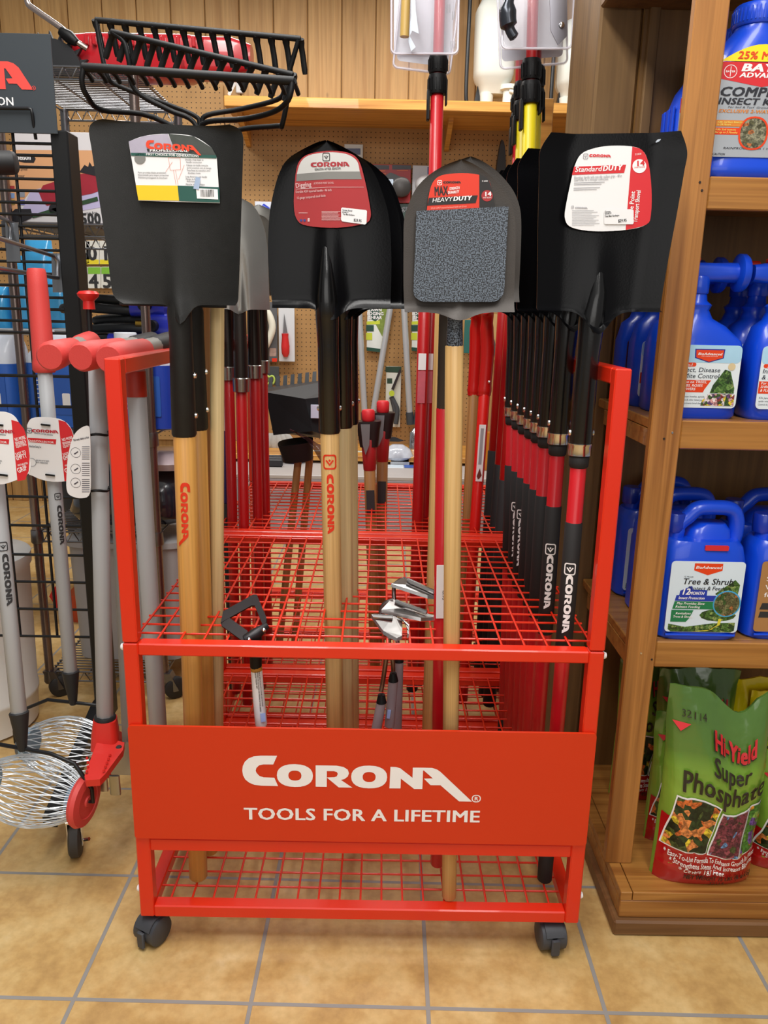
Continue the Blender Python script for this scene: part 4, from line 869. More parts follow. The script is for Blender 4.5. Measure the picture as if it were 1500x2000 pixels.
MB().box(cr+.0005, X1, YBK, YBK+.02, zb_, 2.1).build('back_panel', SHB, t, 0, True)
for z, h in zip(zt_, th_):
    s = MB().box(X0+.003, X1, YF+.02, YBK-.001, z-.018, z, .002).build('shelf_board', SHF, t, 0, True)
    MB().box(X0+.0535, X1, YF+.002, YF+.0195, z-h, z, .002).build('front_edge', SHF, s, 0, True)
    MB().box(X0+.003, X0+.02, YF+.021, YBK-.05, z-h, z-.0185, .001).build('side_edge', SHF, s, 0, True)
MB().box(X0-.06, X1, YF+.02, YBK, 1.735, 1.79, .003).build('top_board', SHB, t, 0, True)
for px in ((1367, 356), (1371, 372), (1297, 857), (1313, 845), (1273, 1288), (1252, 1276)):
    MB().lathe([(.0022, 0), (.0018, .0012)], 8, Matrix.Translation(P(px[0], px[1], YF)) @ Matrix.Rotation(pi/2, 4, 'X')).build('screw', mat('2a1c12', .5) if px[1] not in (845, 1276) else CHROME, t, 40, True)
BB = mat('0d47d2', .32, var=.03, coat=.3, spec=.5); BBD = mat('0c2fa4', .35, var=.03, coat=.3)
W_ = lambda s: s
def cur(m, Y, y0, k, pts): pxpoly(m, IM, Y, y0, k, pts)
def wtext(m, Y, y0, k, s, xa, ya, xb, yb, h, bold=0., shear=0.): pxtext(m, IM, Y, y0, k, s, xa, ya, xb, yb, h, bold, shear)
SKY = mat('a9d4ee', .4, var=.18, vs=14); ORB = mat('e0400f', .4, var=0); LEAF = picture('leaf_picture', [(0, '2c4a22'), (.35, '47702f'), (.7, '6a9048'), (.9, '93a860')], 170); FLOW = picture('bloom_picture', [(0, 'e9dfe0'), (.3, '3c5a2c'), (.5, 'd9a0a0'), (.65, 'e8cf3a'), (.8, '6b4a78'), (.9, '8a3a34')], 190); NAVY = mat('1b2a8e', .4, var=0); GRN = mat('16794a', .4, var=0); TAN = mat('a97b4a', .45, var=.08, vs=20)
# hose-end spray bottles
def spray_bottle(x, y, z, label, group, dark=False):
    t = thing('spray_bottle', label, 'spray bottle', (x, y, z), group)
    MB().loft([(0, 0, 0, .060, .036, 4), (.006, 0, 0, .065, .040, 4), (.125, 0, 0, .065, .040, 4), (.135, 0, 0, .063, .039, 3.4), (.160, -.012, 0, .046, .034, 2.8), (.172, -.016, 0, .028, .026, 2.2), (.186, -.017, 0, .022, .021, 2), (.195, -.017, 0, .026, .024, 2), (.202, -.017, 0, .017, .017, 2), (.224, -.017, 0, .014, .014, 2)], 32).build('body', BB, t, 45)
    MB().lathe([(.017, .214), (.018, .216), (.018, .24), (.0165, .243)], 20, Matrix.Translation((-.017, 0, 0))).build('collar', BB, t, 40)
    h = MB(); h.loft([(0, 0, 0, .014, .017, 3), (.02, 0, 0, .017, .019, 3), (.085, 0, .003, .016, .016, 3), (.105, 0, 0, .017, .017, 2), (.12, 0, 0, .017, .017, 2)], 22, Matrix.Translation((-.075, 0, .25)) @ Matrix.Rotation(pi/2, 4, 'Y'))
    h.build('spray_head', BB, t, 45)
    MB().lathe([(.026, 0), (.032, .003), (.032, .012), (.029, .016)], 24, Matrix.Translation((.045, 0, .25)) @ Matrix.Rotation(pi/2, 4, 'Y')).build('hose_ring', BB, t, 40)
    MB().box(-.05, -.02, -.008, .008, .266, .276, .003).build('valve_lever', mat('d82a12', .4), t, 0)
    m = MB(); m.prism(rrect(.112, .108, .008, 4, 0, .074), plane((0, -.0410, 0)), (0, .0012, 0)); lb = m.build('label', mat('5a2018', .35, var=.1) if dark else mat('dfeaf0', .35, var=.02), t, 0)
    if dark:
        m = MB(); q = plane((0, -.0415, 0)); m.text('Lawn', q, .017, .02, 0, 'LEFT', .05, -.054, .074); m.text('& Garden', q, .017, .02, 0, 'LEFT', .1, -.054, .058); m.text('Kills', q, .011, .02, .2, 'LEFT', .022, -.054, .035); m.build('white_print', WHT, lb, 0)
        m = MB(); m.text('50', q, .011, .02, 0, 'LEFT', .014, -.054, .047); m.build('yellow_print', mat('e2c22c', .4, var=0), lb, 0); return t
    f = plane((0, -.0413, 0)); g = plane((0, -.0416, 0)); hh = plane((0, -.0419, 0))
    m = MB(); m.poly(rrect(.112, .03, .008, 4, 0, .113), f); m.build('sky_band', SKY, lb, 0)
    m = MB(); m.poly([(-.026, .1215), (.026, .1215), (.025, .106), (0, .0985), (-.025, .106)], g); m.build('shield', NAVY, lb, 0)
    m = MB(); m.poly([(-.024, .1197), (.024, .1197), (.023, .107), (0, .0998), (-.023, .107)], hh); m.build('shield_face', ORB, lb, 0)
    k = plane((0, -.0422, 0)); m = MB(); m.text('BioAdvanced', k, .0062, .02, .2, 'CENTER', .042, 0, .111); m.text('SCIENCE-BASED SOLUTIONS', k, .002, 0, 0, 'CENTER', .028, 0, .1085)
    m.poly(rrect(.001, .001, .0004, 2, .05, .05), k); m.build('brand_print', WHT, lb, 0)
    m = MB(); m.poly(rrect(.03, .007, .0033, 4, -.036, .0945), f); m.poly([(-.055, .068), (.008, .068), (-.002, .052), (-.004, .047), (-.055, .047)], f); m.build('red_band', ORB, lb, 0)
    m = MB(); m.text('3-in-1', g, .0065, .02, .2, 'CENTER', .017, -.036, .092)
    for i, s in enumerate(('For use on TREES,', 'SHRUBS, ROSES', '& FLOWERS')): m.text(s, g, .0062, .015, .2, 'LEFT', (.052, .046, .034)[i], -.052, .0628-.0062*i)
    m.build('white_print', WHT, lb, 0)
    m = MB(); m.text('Insect, Disease', f, .0112, .005, .15, 'LEFT', .073, -.052, .082); m.text('& Mite Control', f, .0112, .005, .15, 'LEFT', .073, -.052, .0715)
    for i, s in enumerate(('Kills Japanese beetles, aphids,', 'spider mites & other listed pests', 'Controls & prevents listed diseases')): m.text(s, f, .0045, 0, .15, 'LEFT', .052, -.052, .038-.0058*i)
    m.build('dark_print', mat('23293a', .5, var=0), lb, 0)
    m = MB(); m.poly([(.03, .087), (.04, .084), (.05, .055), (.05, .046), (.008, .046), (.012, .06)], g); m.build('shrub_picture', LEAF, lb, 0)
    m = MB(); m.poly([(.006, .045), (.052, .045), (.052, .024), (-.006, .024), (-.004, .033)], g); m.build('flower_picture', FLOW, lb, 0)
    m = MB(); m.poly(circ(.0065, 16, .041, .092), g); m.build('gold_seal', mat('d6c49a', .4), lb, 0)
    return t
zM = zt_[1]
gA = 'blue hose-end spray bottles'
spr = spray_bottle(0.992, .205, zM, 'blue hose-end spray bottle at the front of the middle shelf, next to the post', gA)
k = 0
for x, col in ((0.992, 'behind the post'), (1.137, 'in the next row along'), (1.282, 'farthest right row')):
    for j, y in enumerate((.205, .29, .372, .452)):
        if x < 1 and j == 3: spray_bottle(x-.012, y, zM, 'rearmost blue spray bottle behind the post, with a dark red label', gA, True); continue
        if (x, y) == (0.992, .205) or (x > 1.2 and j != 1) or (x > 1.1 and j == 3): continue
        dup(spr, Matrix.Translation((x+R.uniform(-.003, .003)-(.0 if x > 1.1 else .004*j), y, zM)), 'blue spray bottle, %s from the front, %s, middle shelf' % (('first', 'second', 'third', 'last')[j], col), gA)
# jugs on the lower shelf
def jug(x, y, z, label, group, brown=False):
    t = thing('weed_jug', label, 'jug', (x, y, z), group)
    w = .079; MB().loft([(0, 0, 0, w-.006, .046, 4), (.005, 0, 0, w, .05, 4), (.150, 0, 0, w, .05, 4), (.158, 0, 0, w-.002, .049, 4), (.178, -.002, 0, w-.004, .046, 3.6), (.190, -.002, 0, w-.012, .042, 3)], 36).build('body', BB, t, 45)
    h = MB(); h.tube(spl([(.058, 0, .172), (.064, 0, .20), (.062, 0, .226), (.05, 0, .243), (.02, 0, .246), (-.012, 0, .243), (-.028, 0, .228), (-.045, 0, .21), (-.05, 0, .18)], 5), [.014]*36+[.0155]*5, 14, True, 1.15); h.build('handle', BB, t, 50)
    m = MB(); m.loft([(.184, .012, .006, .042, .03, 3.5), (.205, .014, .008, .038, .028, 3.5), (.216, .018, .01, .026, .022, 3)], 24); m.build('shoulder', BB, t, 45)
    m = MB(); m.lathe([(.018, .2), (.019, .204), (.019, .232), (.017, .235)], 22, Matrix.Translation((-.052, 0, .0))); m.build('cap', BBD, t, 40)
    m = MB(); m.tube([(-w+.014, -.0485, .011), (w-.014, -.0485, .011)], .0028, 8); m.build('foot_rib', BB, t, 50)
    lb = MB().prism(rrect(.136, .138, .007, 4, 0, .087), plane((0, -.0508, 0)), (0, .001, 0)).build('label', TAN if brown else mat('d6e6f2', .35, var=.04, vs=12), t, 0)
    f = plane((0, -.0511, 0)); g = plane((0, -.0514, 0)); k = plane((0, -.0517, 0))
    if brown:
        m = MB(); m.text('Season Long', g, .013, .01, 0, 'LEFT', .1, -.057, .118); m.text('Weed Control', g, .0125, .01, 0, 'LEFT', .1, -.057, .102); m.text('for Lawns', g, .0125, .01, 0, 'LEFT', .07, -.057, .087); m.build('white_print', WHT, lb, 0)
        m = MB(); m.poly([(-.058, .075), (.0, .075), (-.006, .062), (-.062, .062)], f); m.poly([(-.06, .058), (.0, .058), (-.006, .046), (-.062, .046)], f); m.build('dark_panels', INK, lb, 0)
        return t
    m = MB(); m.poly([(-.026, .1525), (.026, .1525), (.026, .139), (0, .130), (-.026, .139)], f); m.build('shield', ORB, lb, 0)
    m = MB(); m.text('BioAdvanced', g, .0075, .02, .2, 'CENTER', .048, 0, .1425); m.poly([(-.03, .088), (-.03, .0885)] and [(.012, .0), (.013, 0), (.013, .001)], lambda a, b: Vector((a, -.0509, .03+b)))
    m.text('12', k, .017, .03, .2, 'LEFT', .014, -.045, .092); m.text('MONTH', k, .0085, .03, .2, 'LEFT', .028, -.03, .092); m.text('Insect Protection', k, .0075, .02, .2, 'LEFT', .048, -.049, .083)
    m.text('Plus Provides Slow', k, .0065, .015, .2, 'LEFT', .052, -.051, .0725); m.text('Release Feeding', k, .0065, .015, .2, 'LEFT', .046, -.053, .066); m.text('Revitalizes', k, .006, .015, .2, 'LEFT', .028, -.051, .053); m.text('Trees & Shrubs', k, .006, .015, .2, 'LEFT', .036, -.055, .0465); m.build('white_print', WHT, lb, 0)
    m = MB(); m.text('12 Month', g, .0045, 0, .2, 'LEFT', .017, -.044, .125); m.text('Tree & Shrub', g, .0165, .012, .2, 'LEFT', .092, -.045, .112); m.text('Protect & Feed', g, .0105, .006, .2, 'LEFT', .066, -.034, .101); m.build('dark_print', mat('15161c', .5, var=0), lb, 0)
    m = MB(); m.poly([(-.053, .0905), (.02, .0905), (.02, .0795), (-.055, .0795)], g); m.poly([(-.047, .099), (-.026, .109), (-.024, .102), (.003, .101), (.003, .09), (-.048, .09)], g); m.build('blue_band', mat('1a36a8', .4, var=0), lb, 0)
    m = MB(); m.poly([(-.055, .0785), (.02, .0785), (.02, .0635), (-.058, .0635)], g); m.poly([(-.059, .0615), (-.018, .0615), (-.024, .046), (-.03, .038), (-.059, .038)], g); m.build('green_band', GRN, lb, 0)
    m = MB(); m.poly([(.052, .122), (.046, .116), (.03, .104), (.018, .094), (.03, .086), (.06, .092), (.062, .112)], f); m.poly(circ(.034, 12, .028, .052, .012), f); m.poly([(-.062, .034), (-.03, .028), (.02, .036), (.0622, .038), (.0622, .022), (.056, .0185), (-.056, .0185), (-.062, .023)], f); m.build('tree_picture', LEAF, lb, 0)
    m = MB(); m.poly(circ(.026, 24, .042, .075), g); m.build('ring', mat('47a8dc', .4, var=0), lb, 0)
    m = MB(); m.poly(circ(.0235, 24, .042, .075), k); m.build('insect_picture', picture('worm_picture', [(0, '5c5a3a'), (.4, '7a7a52'), (.65, '3c5c2c'), (.85, 'a86a3a')], 150), lb, 0)
    m = MB(); m.poly([(.03, .045), (.036, .045), (.034, .033), (.012, .021), (-.02, .019), (.02, .0235), (.029, .033)], k); m.build('yellow_path', mat('d9cf3e', .5, var=0), lb, 0)
    st = MB().prism(rrect(.043, .0095, .002, 3, .012, .181), plane((0, -.049, 0)), (0, .003, 0)).build('red_sticker', REDL, t, 0)
    return t
zL = zt_[2]
gB = 'blue plant-care jugs'
jg = jug(1.03, .197, zL, 'blue handled jug with a tree picture label, front of the lower shelf', gB)
for x, y, l in ((1.024, .31, 'second blue handled jug from the front, in the row behind the post'), (1.018, .42, 'last blue handled jug at the back of the row behind the post'), (1.33, .33, 'blue handled jug at the far right back of the lower shelf')):
    dup(jg, Matrix.Translation((x, y, zL)), l, gB)
jug(1.2, .205, zL, 'blue jug with a brown label, cut by the right edge of the photo', None, True)
dup(jg, Matrix.Translation((1.195, .32, zL)), 'blue handled jug standing behind the brown-labelled one', gB)
# big bottles on the upper shelf
def big_bottle(x, y, z, label, group):
    t = thing('insect_bottle', label, 'bottle', (x, y, z), group)
    MB().loft([(0, 0, 0, .072, .042, 4), (.006, 0, 0, .078, .047, 4), (.02, 0, 0, .079, .048, 4), (.03, 0, 0, .074, .045, 4), (.165, 0, 0, .074, .045, 4), (.205, 0, 0, .062, .042, 3), (.232, 0, 0, .045, .038, 2.2), (.246, 0, 0, .034, .034, 2), (.254, 0, 0, .034, .034, 2)], 36).build('body', BB, t, 45)
    m = MB(); m.lathe([(.036, .25), (.038, .253), (.038, .28), (.035, .284)], 28)
    for q in range(40): an = 2*pi*q/40; m.box(-.0012, .0012, -.001, .001, .255, .276, 0, Matrix.Rotation(an, 4, 'Z') @ Matrix.Translation((.038, 0, 0)))
    m.build('cap', BB, t, 40)
    m = MB()
    for sy in (-.024, .0, .024): m.box(-.0765, -.072, sy-.008, sy+.008, .03, .175, .002)
    m.build('side_ribs', BB, t, 0)
    lb = MB().prism(rrect(.138, .135, .006, 3, 0, .102), plane((0, -.0462, 0)), (0, .0012, 0)).build('label', mat('b9bfc6', .3, .35, var=.08, vs=10), t, 0)
    f = plane((0, -.0465, 0)); g = plane((0, -.0468, 0)); k = plane((0, -.0471, 0))
    m = MB(); m.poly([(-.069, .185)]+[(-.069+.138*i/12, .185+.028*sin(pi*i/12)) for i in range(1, 12)]+[(.069, .185)], lambda a, b: Vector((a, -.0468+max(0, b-.185)*.12, b))); m.build('yellow_arch', mat('f0d81c', .4, var=0), lb, 0)
    m = MB(); m.text('25% MORE', lambda a, b: Vector((a, -.0476+max(0, b-.185)*.12, b)), .017, .02, .15, 'CENTER', .088, 0, .189); m.build('red_print', ORB, lb, 0)
    m = MB(); m.poly([(-.069, .184), (.069, .184), (.069, .158), (0, .146), (-.069, .158)], f); m.build('red_shield', REDL, lb, 0)
    m = MB(); ring(m, g, -.052, .169, .0105, .0105, .0095, .0095); m.text('BAYER', g, .0045, .02, 0, 'CENTER', .015, -.052, .1675); m.poly([(-.0525, .177), (-.0515, .177), (-.0515, .161), (-.0525, .161)], g); m.text('BAYER', g, .0165, .04, .2, 'LEFT', .085, -.036, .170); m.text('ADVANCED', g, .0105, .03, .2, 'LEFT', .085, -.037, .1605); m.build('white_print', WHT, lb, 0)
    m = MB(); m.text('COMPLETE', g, .0205, .03, .2, 'LEFT', .13, -.066, .131); m.text('INSECT KILLER', g, .0145, .03, .2, 'LEFT', .13, -.067, .118); m.text('For Soil & Turf  Granules', g, .004, 0, .2, 'LEFT', .07, -.05, .1125); m.text('RAINPROOF within 1 HOUR', g, .005, 0, .2, 'LEFT', .09, -.05, .047); m.text('CAUTION', g, .005, .01, .2, 'LEFT', .02, -.066, .037); m.build('dark_print', mat('23252e', .5, var=0), lb, 0)
    m = MB(); m.text('EXCLUSIVE 2-WAY FORMULA', g, .0075, .02, .2, 'LEFT', .128, -.064, .105); m.poly([(-.068, .093), (-.02, .093), (-.026, .083), (-.07, .083)], g); m.build('orange_print', mat('d9822a', .4, var=0), lb, 0)
    m = MB(); m.poly([(-.07, .081), (-.025, .081), (-.028, .07), (-.07, .07)], f); ring(m, g, -.004, .073, .024, .027, .021, .024); m.build('red_bits', ORB, lb, 0)
    m = MB(); m.text('Kills Surface Insects', k, .0045, .01, .2, 'LEFT', .04, -.064, .0885); m.text('in 24 Hours', k, .0045, .01, .2, 'LEFT', .022, -.064, .0845); m.text('Kills Soil Insects', k, .0045, .01, .2, 'LEFT', .033, -.066, .0765); m.text('for up to 3 Months', k, .0045, .01, .2, 'LEFT', .036, -.066, .072); m.build('yellow_print', mat('f2dc6a', .4, var=0), lb, 0)
    m = MB(); m.poly(circ(.022, 24, -.004, .073, .025), f); m.build('insect_picture', picture('bug_ground', [(0, '6a6a52'), (.4, '8f8c72'), (.7, '5c5a3c'), (.9, 'b06a3a')], 140), lb, 0)
    return t
zU = zt_[0]
bp_ = P(1405, 340, .17)
bx = P(1482, 60, .19).x
gC = 'silver-labelled blue bottles'
SZ = Matrix.Scale(.925, 4, (0, 0, 1))
bg = big_bottle(bx, .20, zU, 'blue bottle with a silver label and yellow arch, front of the upper shelf', gC)
bg.matrix_world = bg.matrix_world @ SZ
lx = P(1303, 250, .40).x+.0765
dup(bg, Matrix.Translation((lx+.004, .42, zU)) @ SZ, 'rearmost blue bottle on the upper shelf, seen left of the post', gC)
dup(bg, Matrix.Translation((lx+.012, .31, zU)) @ SZ, 'blue upper-shelf bottle just in front of the rearmost one, behind the post', gC)
# plastic bags of fertiliser on the base
GRB = mat('6f9633', .2, .0, .9, 34, .3, 7, coat=.6); REB = mat('ac1218', .2, 0, .9, 34, .12, 12, coat=.5); YEB = mat('e6cf12', .25, 0, .5, 30, .1, coat=.5)
PH1 = picture('orange_roses', [(0, '1d2a14'), (.3, '2c401e'), (.5, '4c5c2c'), (.62, 'd06a2e'), (.8, 'e08a4a'), (.94, 'e6cc38')], 75); PH2 = picture('crape_blossom', [(0, '7a3444'), (.35, '5a2836'), (.6, '964a56'), (.8, '4a5230'), (.92, '6a96c8')], 110); PH3 = picture('iris_bed', [(0, '3f7a2c'), (.35, '5c9a3c'), (.6, '6a4a9a'), (.8, 'd8922e'), (.92, '8ab850')], 75)
DKT = mat('2b2418', .5, var=0)
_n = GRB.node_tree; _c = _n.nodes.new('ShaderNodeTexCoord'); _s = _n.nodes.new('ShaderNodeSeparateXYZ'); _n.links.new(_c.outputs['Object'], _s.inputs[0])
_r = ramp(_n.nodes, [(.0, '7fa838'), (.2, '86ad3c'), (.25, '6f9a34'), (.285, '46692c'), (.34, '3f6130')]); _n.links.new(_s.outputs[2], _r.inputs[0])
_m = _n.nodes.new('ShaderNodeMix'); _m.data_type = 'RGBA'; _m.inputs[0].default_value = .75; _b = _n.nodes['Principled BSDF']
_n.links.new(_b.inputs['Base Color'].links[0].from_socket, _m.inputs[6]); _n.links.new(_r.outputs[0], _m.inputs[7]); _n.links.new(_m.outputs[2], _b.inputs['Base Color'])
def bag(x, y, z, w, h, d, top, label, full=True, lean=0., body=None, grp=None, rz=0., flip=False):
    M = Matrix.Translation((x, y, z)) @ Matrix.Rotation(rz, 4, 'Z')
    if flip: M = M @ Matrix.Translation((0, 0, h*.97)) @ Matrix.Rotation(pi, 4, 'Y')
    t = thing('fertilizer_bag', label, 'bag', M=M, group=grp)
    def S(u, v, s):
        zt = h*(1+top(u)); pv = min(1, .72+.28*(v/.12)**.6 if v < .12 else 1)*(1 if v < .62 else max(.04, (1-(v-.62)/.38)**.8))
        hw = w/2*(1-.05*sin(pi*min(1, v*1.2))+.03*v)
        return Vector((u*hw, -s*d/2*pv*(max(0, 1-abs(u)**2.6))**.5+lean*v*v+.0035*sin(7*u+9*v)*(v > .1)+.0022*sin(21*u+8*v+x*40)*sin(17*v-4*u)*(v > .05), v*zt))
    n, mm = 18, 22; F = [[S(2*i/n-1, j/mm, 1) for i in range(n+1)] for j in range(mm+1)]; B_ = [[S(2*i/n-1, j/mm, -1)+Vector((0, .002, 0)) for i in range(n+1)] for j in range(mm+1)]
    b = MB(); fl = [p for r in F for p in r]; bl2 = [p for r in B_ for p in r]; N = n+1; K = len(fl); fs = []
    for j in range(mm):
        for i in range(n):
            a = j*N+i; fs += [(a, a+1, a+N+1, a+N), (K+a, K+a+N, K+a+N+1, K+a+1)]
    ringi = [i for i in range(N)]+[j*N+n for j in range(1, mm+1)]+[mm*N+i for i in range(n-1, -1, -1)]+[j*N for j in range(mm-1, 0, -1)]
    for q in range(len(ringi)): a, c = ringi[q], ringi[(q+1) % len(ringi)]; fs.append((a, c+0, K+c, K+a)[::-1])
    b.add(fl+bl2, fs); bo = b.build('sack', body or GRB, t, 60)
    def fr(k): return lambda a, c: S(a, c, 1)+Vector((0, -.0012*k, 0))
    if not full: 
        return t, fr
    m = MB(); m.patch(fr(1.6), -.985, .985, .0, .20, 18, 22); m.patch(fr(1.6), -.985, -.62, .2, .36, 5, 12); m.build('red_print', REB, bo, 60)
    for q, (a0, a1, c0, c1, pm) in enumerate(((-.88, -.08, .205, .475, PH1), (-.02, .55, .20, .455, PH2), (.60, .95, .20, .46, PH3))):
        f = lambda a, c, a0=a0, a1=a1, c0=c0, c1=c1, e=0: fr(3)(a+(.15*(c-c0)/(c1-c0) if 1 else 0)-.07, c)
        m = MB(); m.patch(lambda a, c: fr(2)(max(-.97, min(.97, a+.15*(c-c0)/(c1-c0)-.07)), c), a0-.02, min(a1+.02, .95), c0-.008, c1+.008, 10, 24); m.build('picture_frame', WHT, bo, 60)
        m = MB(); m.patch(lambda a, c: fr(3)(max(-.97, min(.97, a+.15*(c-c0)/(c1-c0)-.07)), c), a0, min(a1, .94), c0, c1, 10, 24); m.build('flower_picture', pm, bo, 60)
    def tx(m, s, a, c, hgt, wd, bold=0., k=4): 
        vs, fs2 = text_mesh(s, bold, 0, 'LEFT')
        W2 = max(v[0] for v in vs); m.add([fr(k)(a+v[0]/W2*wd, c+v[1]*hgt)-Vector((0, v[2], 0)) for v in vs], fs2)
    m = MB(); tx(m, 'Super', -.22, .635, .125, .78, .02); tx(m, 'Phosphate', -.76, .515, .15, 1.66, .02); tx(m, 'NET WEIGHT 15 LBS. (6.8 KG)', -.5, .045, .042, 1.4, .02); tx(m, '32114', .02, .012, .03, .3); tx(m, '32114', -.8, .865, .05, .45); m.build('dark_print', DKT, bo, 0)
    m = MB(); tx(m, 'Hi-Yield', -.2, .755, .125, .82, .04, 5); m.poly([], None) if 0 else None; m.build('brand_print', mat('c3262c', .4, var=0), bo, 0)
    m = MB(); tx(m, 'Hi-Yield', -.215, .748, .125, .84, .055, 4); m.build('brand_shadow', DKT, bo, 0)
    m = MB(); tx(m, '* Easy-To-Use Formula To Enhance Growth In Plants', -.9, .155, .042, 1.86, .01); tx(m, '* Strengthens Stems And Increases Blooms', -.8, .12, .042, 1.7, .01); tx(m, '* Covers 187 Feet.', -.62, .084, .042, .9, .01); m.build('white_print', WHT, bo, 0)
    m = MB(); m.poly([(-.93, .835), (-.62, .835), (-.8, .795)], fr(3)); m.build('red_triangle', REDL, bo, 0)
    return t, fr
zB = zb_
TF = lambda u: .0+.02*(u < 0)*(-u)-.125*math.exp(-((u-.35)/.42)**2)+.02*max(0, u)
gD = 'green and red fertilizer bags'
x0, x1 = P(1277, 1650, .13).x, P(1462, 1650, .13).x; h0 = P(1290, 1352, .10).z-zB
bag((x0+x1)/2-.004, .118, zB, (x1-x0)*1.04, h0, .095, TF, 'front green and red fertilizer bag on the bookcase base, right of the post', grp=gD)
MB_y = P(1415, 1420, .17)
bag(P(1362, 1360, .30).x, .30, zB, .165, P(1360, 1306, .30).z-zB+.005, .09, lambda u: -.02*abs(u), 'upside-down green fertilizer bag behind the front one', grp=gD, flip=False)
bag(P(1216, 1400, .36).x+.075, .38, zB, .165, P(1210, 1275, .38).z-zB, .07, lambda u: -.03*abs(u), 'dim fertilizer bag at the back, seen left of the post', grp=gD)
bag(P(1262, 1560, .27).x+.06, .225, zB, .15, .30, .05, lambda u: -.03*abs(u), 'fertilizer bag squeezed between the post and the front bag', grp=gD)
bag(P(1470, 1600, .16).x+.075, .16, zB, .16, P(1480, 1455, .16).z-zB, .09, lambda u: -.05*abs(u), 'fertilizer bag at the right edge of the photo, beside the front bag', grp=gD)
def small_bag(px, py0, py1, Y, w, z, label):
    x = P(px, py0, Y).x; t, fr = bag(x, Y, z, w, P(px, py1, Y).z-z, .05, lambda u: -.02*abs(u), label, False, 0, YEB, 'yellow fertilizer packs')
    m = MB(); 
    for s, a, c, hh, ww in (('Super', -.5, .62, .11, 1.0), ('Phosphate', -.75, .48, .11, 1.5)):
        vs, fs2 = text_mesh(s, .01, 0, 'LEFT'); W2 = max(v[0] for v in vs); m.add([fr(2)(a+v[0]/W2*ww, c+v[1]*hh) for v in vs], fs2)
    m.build('dark_print', DKT, t, 0)
    m = MB(); vs, fs2 = text_mesh('Hi-Yield', .03, 0, 'LEFT'); W2 = max(v[0] for v in vs); m.add([fr(2)(-.5+v[0]/W2*1.0, .78+v[1]*.12) for v in vs], fs2); m.build('brand_print', REDL, t, 0)
small_bag(1470, 1480, 1322, .30, .13, zB, 'yellow fertilizer pack behind the right bags, upper right of the base')
small_bag(1512, 1480, 1345, .27, .13, zB, 'yellow fertilizer pack cut by the right edge of the photo')
# ------------------------------------------------------------------ black display stand on the left
BKM = mat('0e0f10', .45, spec=.4); WIRE = mat('121316', .4, spec=.4); CHR = mat('808083', .36, 1., 0, 1, .05); CHD = mat('857670', .25, .9, var=.1)  # last chrome tone is browner, with dark reflections put into its colour
GRT = mat('a9acaf', .42, 0, var=.03); REG = mat('cf423e', .55, 0, .15, 400, .04); CDR = mat('1f2022', .6)
YS = .63
a = P(150, 257, YS); xs = P(176, 860, YS).x-.004
t = thing('display_stand', 'black wire-grid display stand at the left edge with a dark sign on top', 'display stand', (xs, YS, 0))
MB().box(xs-.03, xs+.008, YS-.012, YS+.05, .115, a.z, .003).build('post', BKM, t, 0, True)
xl_ = -.95
m = MB(); zr = [P(100, y, YS).z for y in [258+23.1*k for k in range(18)]+[735, 794, 855, 912, 971, 1027, 1084, 1137, 1190, 1243]]
for z in zr: m.tube([(xl_, YS, z), (xs-.028, YS, z)], .0032 if z > 1 else .0036, 6)
for px in ((24, 280), (-60, 280), (-150, 280)): q = P(px[0], px[1], YS).x; m.tube([(q, YS+.006, zr[-1]), (q, YS+.006, zr[0])], .0036, 6)
q = P(120, 1240, YS).x
m.build('wire_grid', WIRE, t, 60, True)
lg = P(232, 1400, YS-.02)
MB().prism([(YS+.06, .175), (YS-.03, .175), (.235, .105), (.235, .08), (YS-.03, .12), (YS+.06, .12)], lambda u, v: Vector((xs-.03+(.0 if u > .5 else .022), u, v)), (.03, 0, 0)).build('base_leg', BKM, t, 0, True)
MB().lathe([(.008, 0), (.006, .004)], 10, Matrix.Translation((xs-.033, YS-.01, .15)) @ Matrix.Rotation(-pi/2, 4, 'Y')).build('bolt', CHROME, t, 40, True)
cx, cy = P(148, 1640, .253).x, .253
c = MB().tube_prof([(0, 0, -.0125), (0, 0, -.008), (0, 0, .008), (0, 0, .0125)], [.032, .0385, .0385, .032], 28, Matrix.Translation((cx, cy, .0385)) @ Matrix.Rotation(.25, 4, 'Z') @ Matrix.Rotation(pi/2, 4, 'Y')).build('caster_wheel', mat('3a3734', .6), t, 40, True)
m = MB()
for s_ in (-1, 1): m.box(-.0015, .0015, -.012, .012, .03, .088, .0005, Matrix.Translation((cx+s_*.0155, cy, 0)) @ Matrix.Rotation(.25, 4, 'Z'))
m.box(-.017, .017, -.014, .014, .084, .09, .001, Matrix.Translation((cx, cy, 0)) @ Matrix.Rotation(.25, 4, 'Z')); m.lathe([(.017, .09), (.017, .1)], 16, Matrix.Translation((cx, cy, 0))); m.tube([(cx+.017, cy-.005, .04), (cx+.034, cy-.012, .048)], .004, 6); m.build('caster_fork', CHROME, c, 30, True)
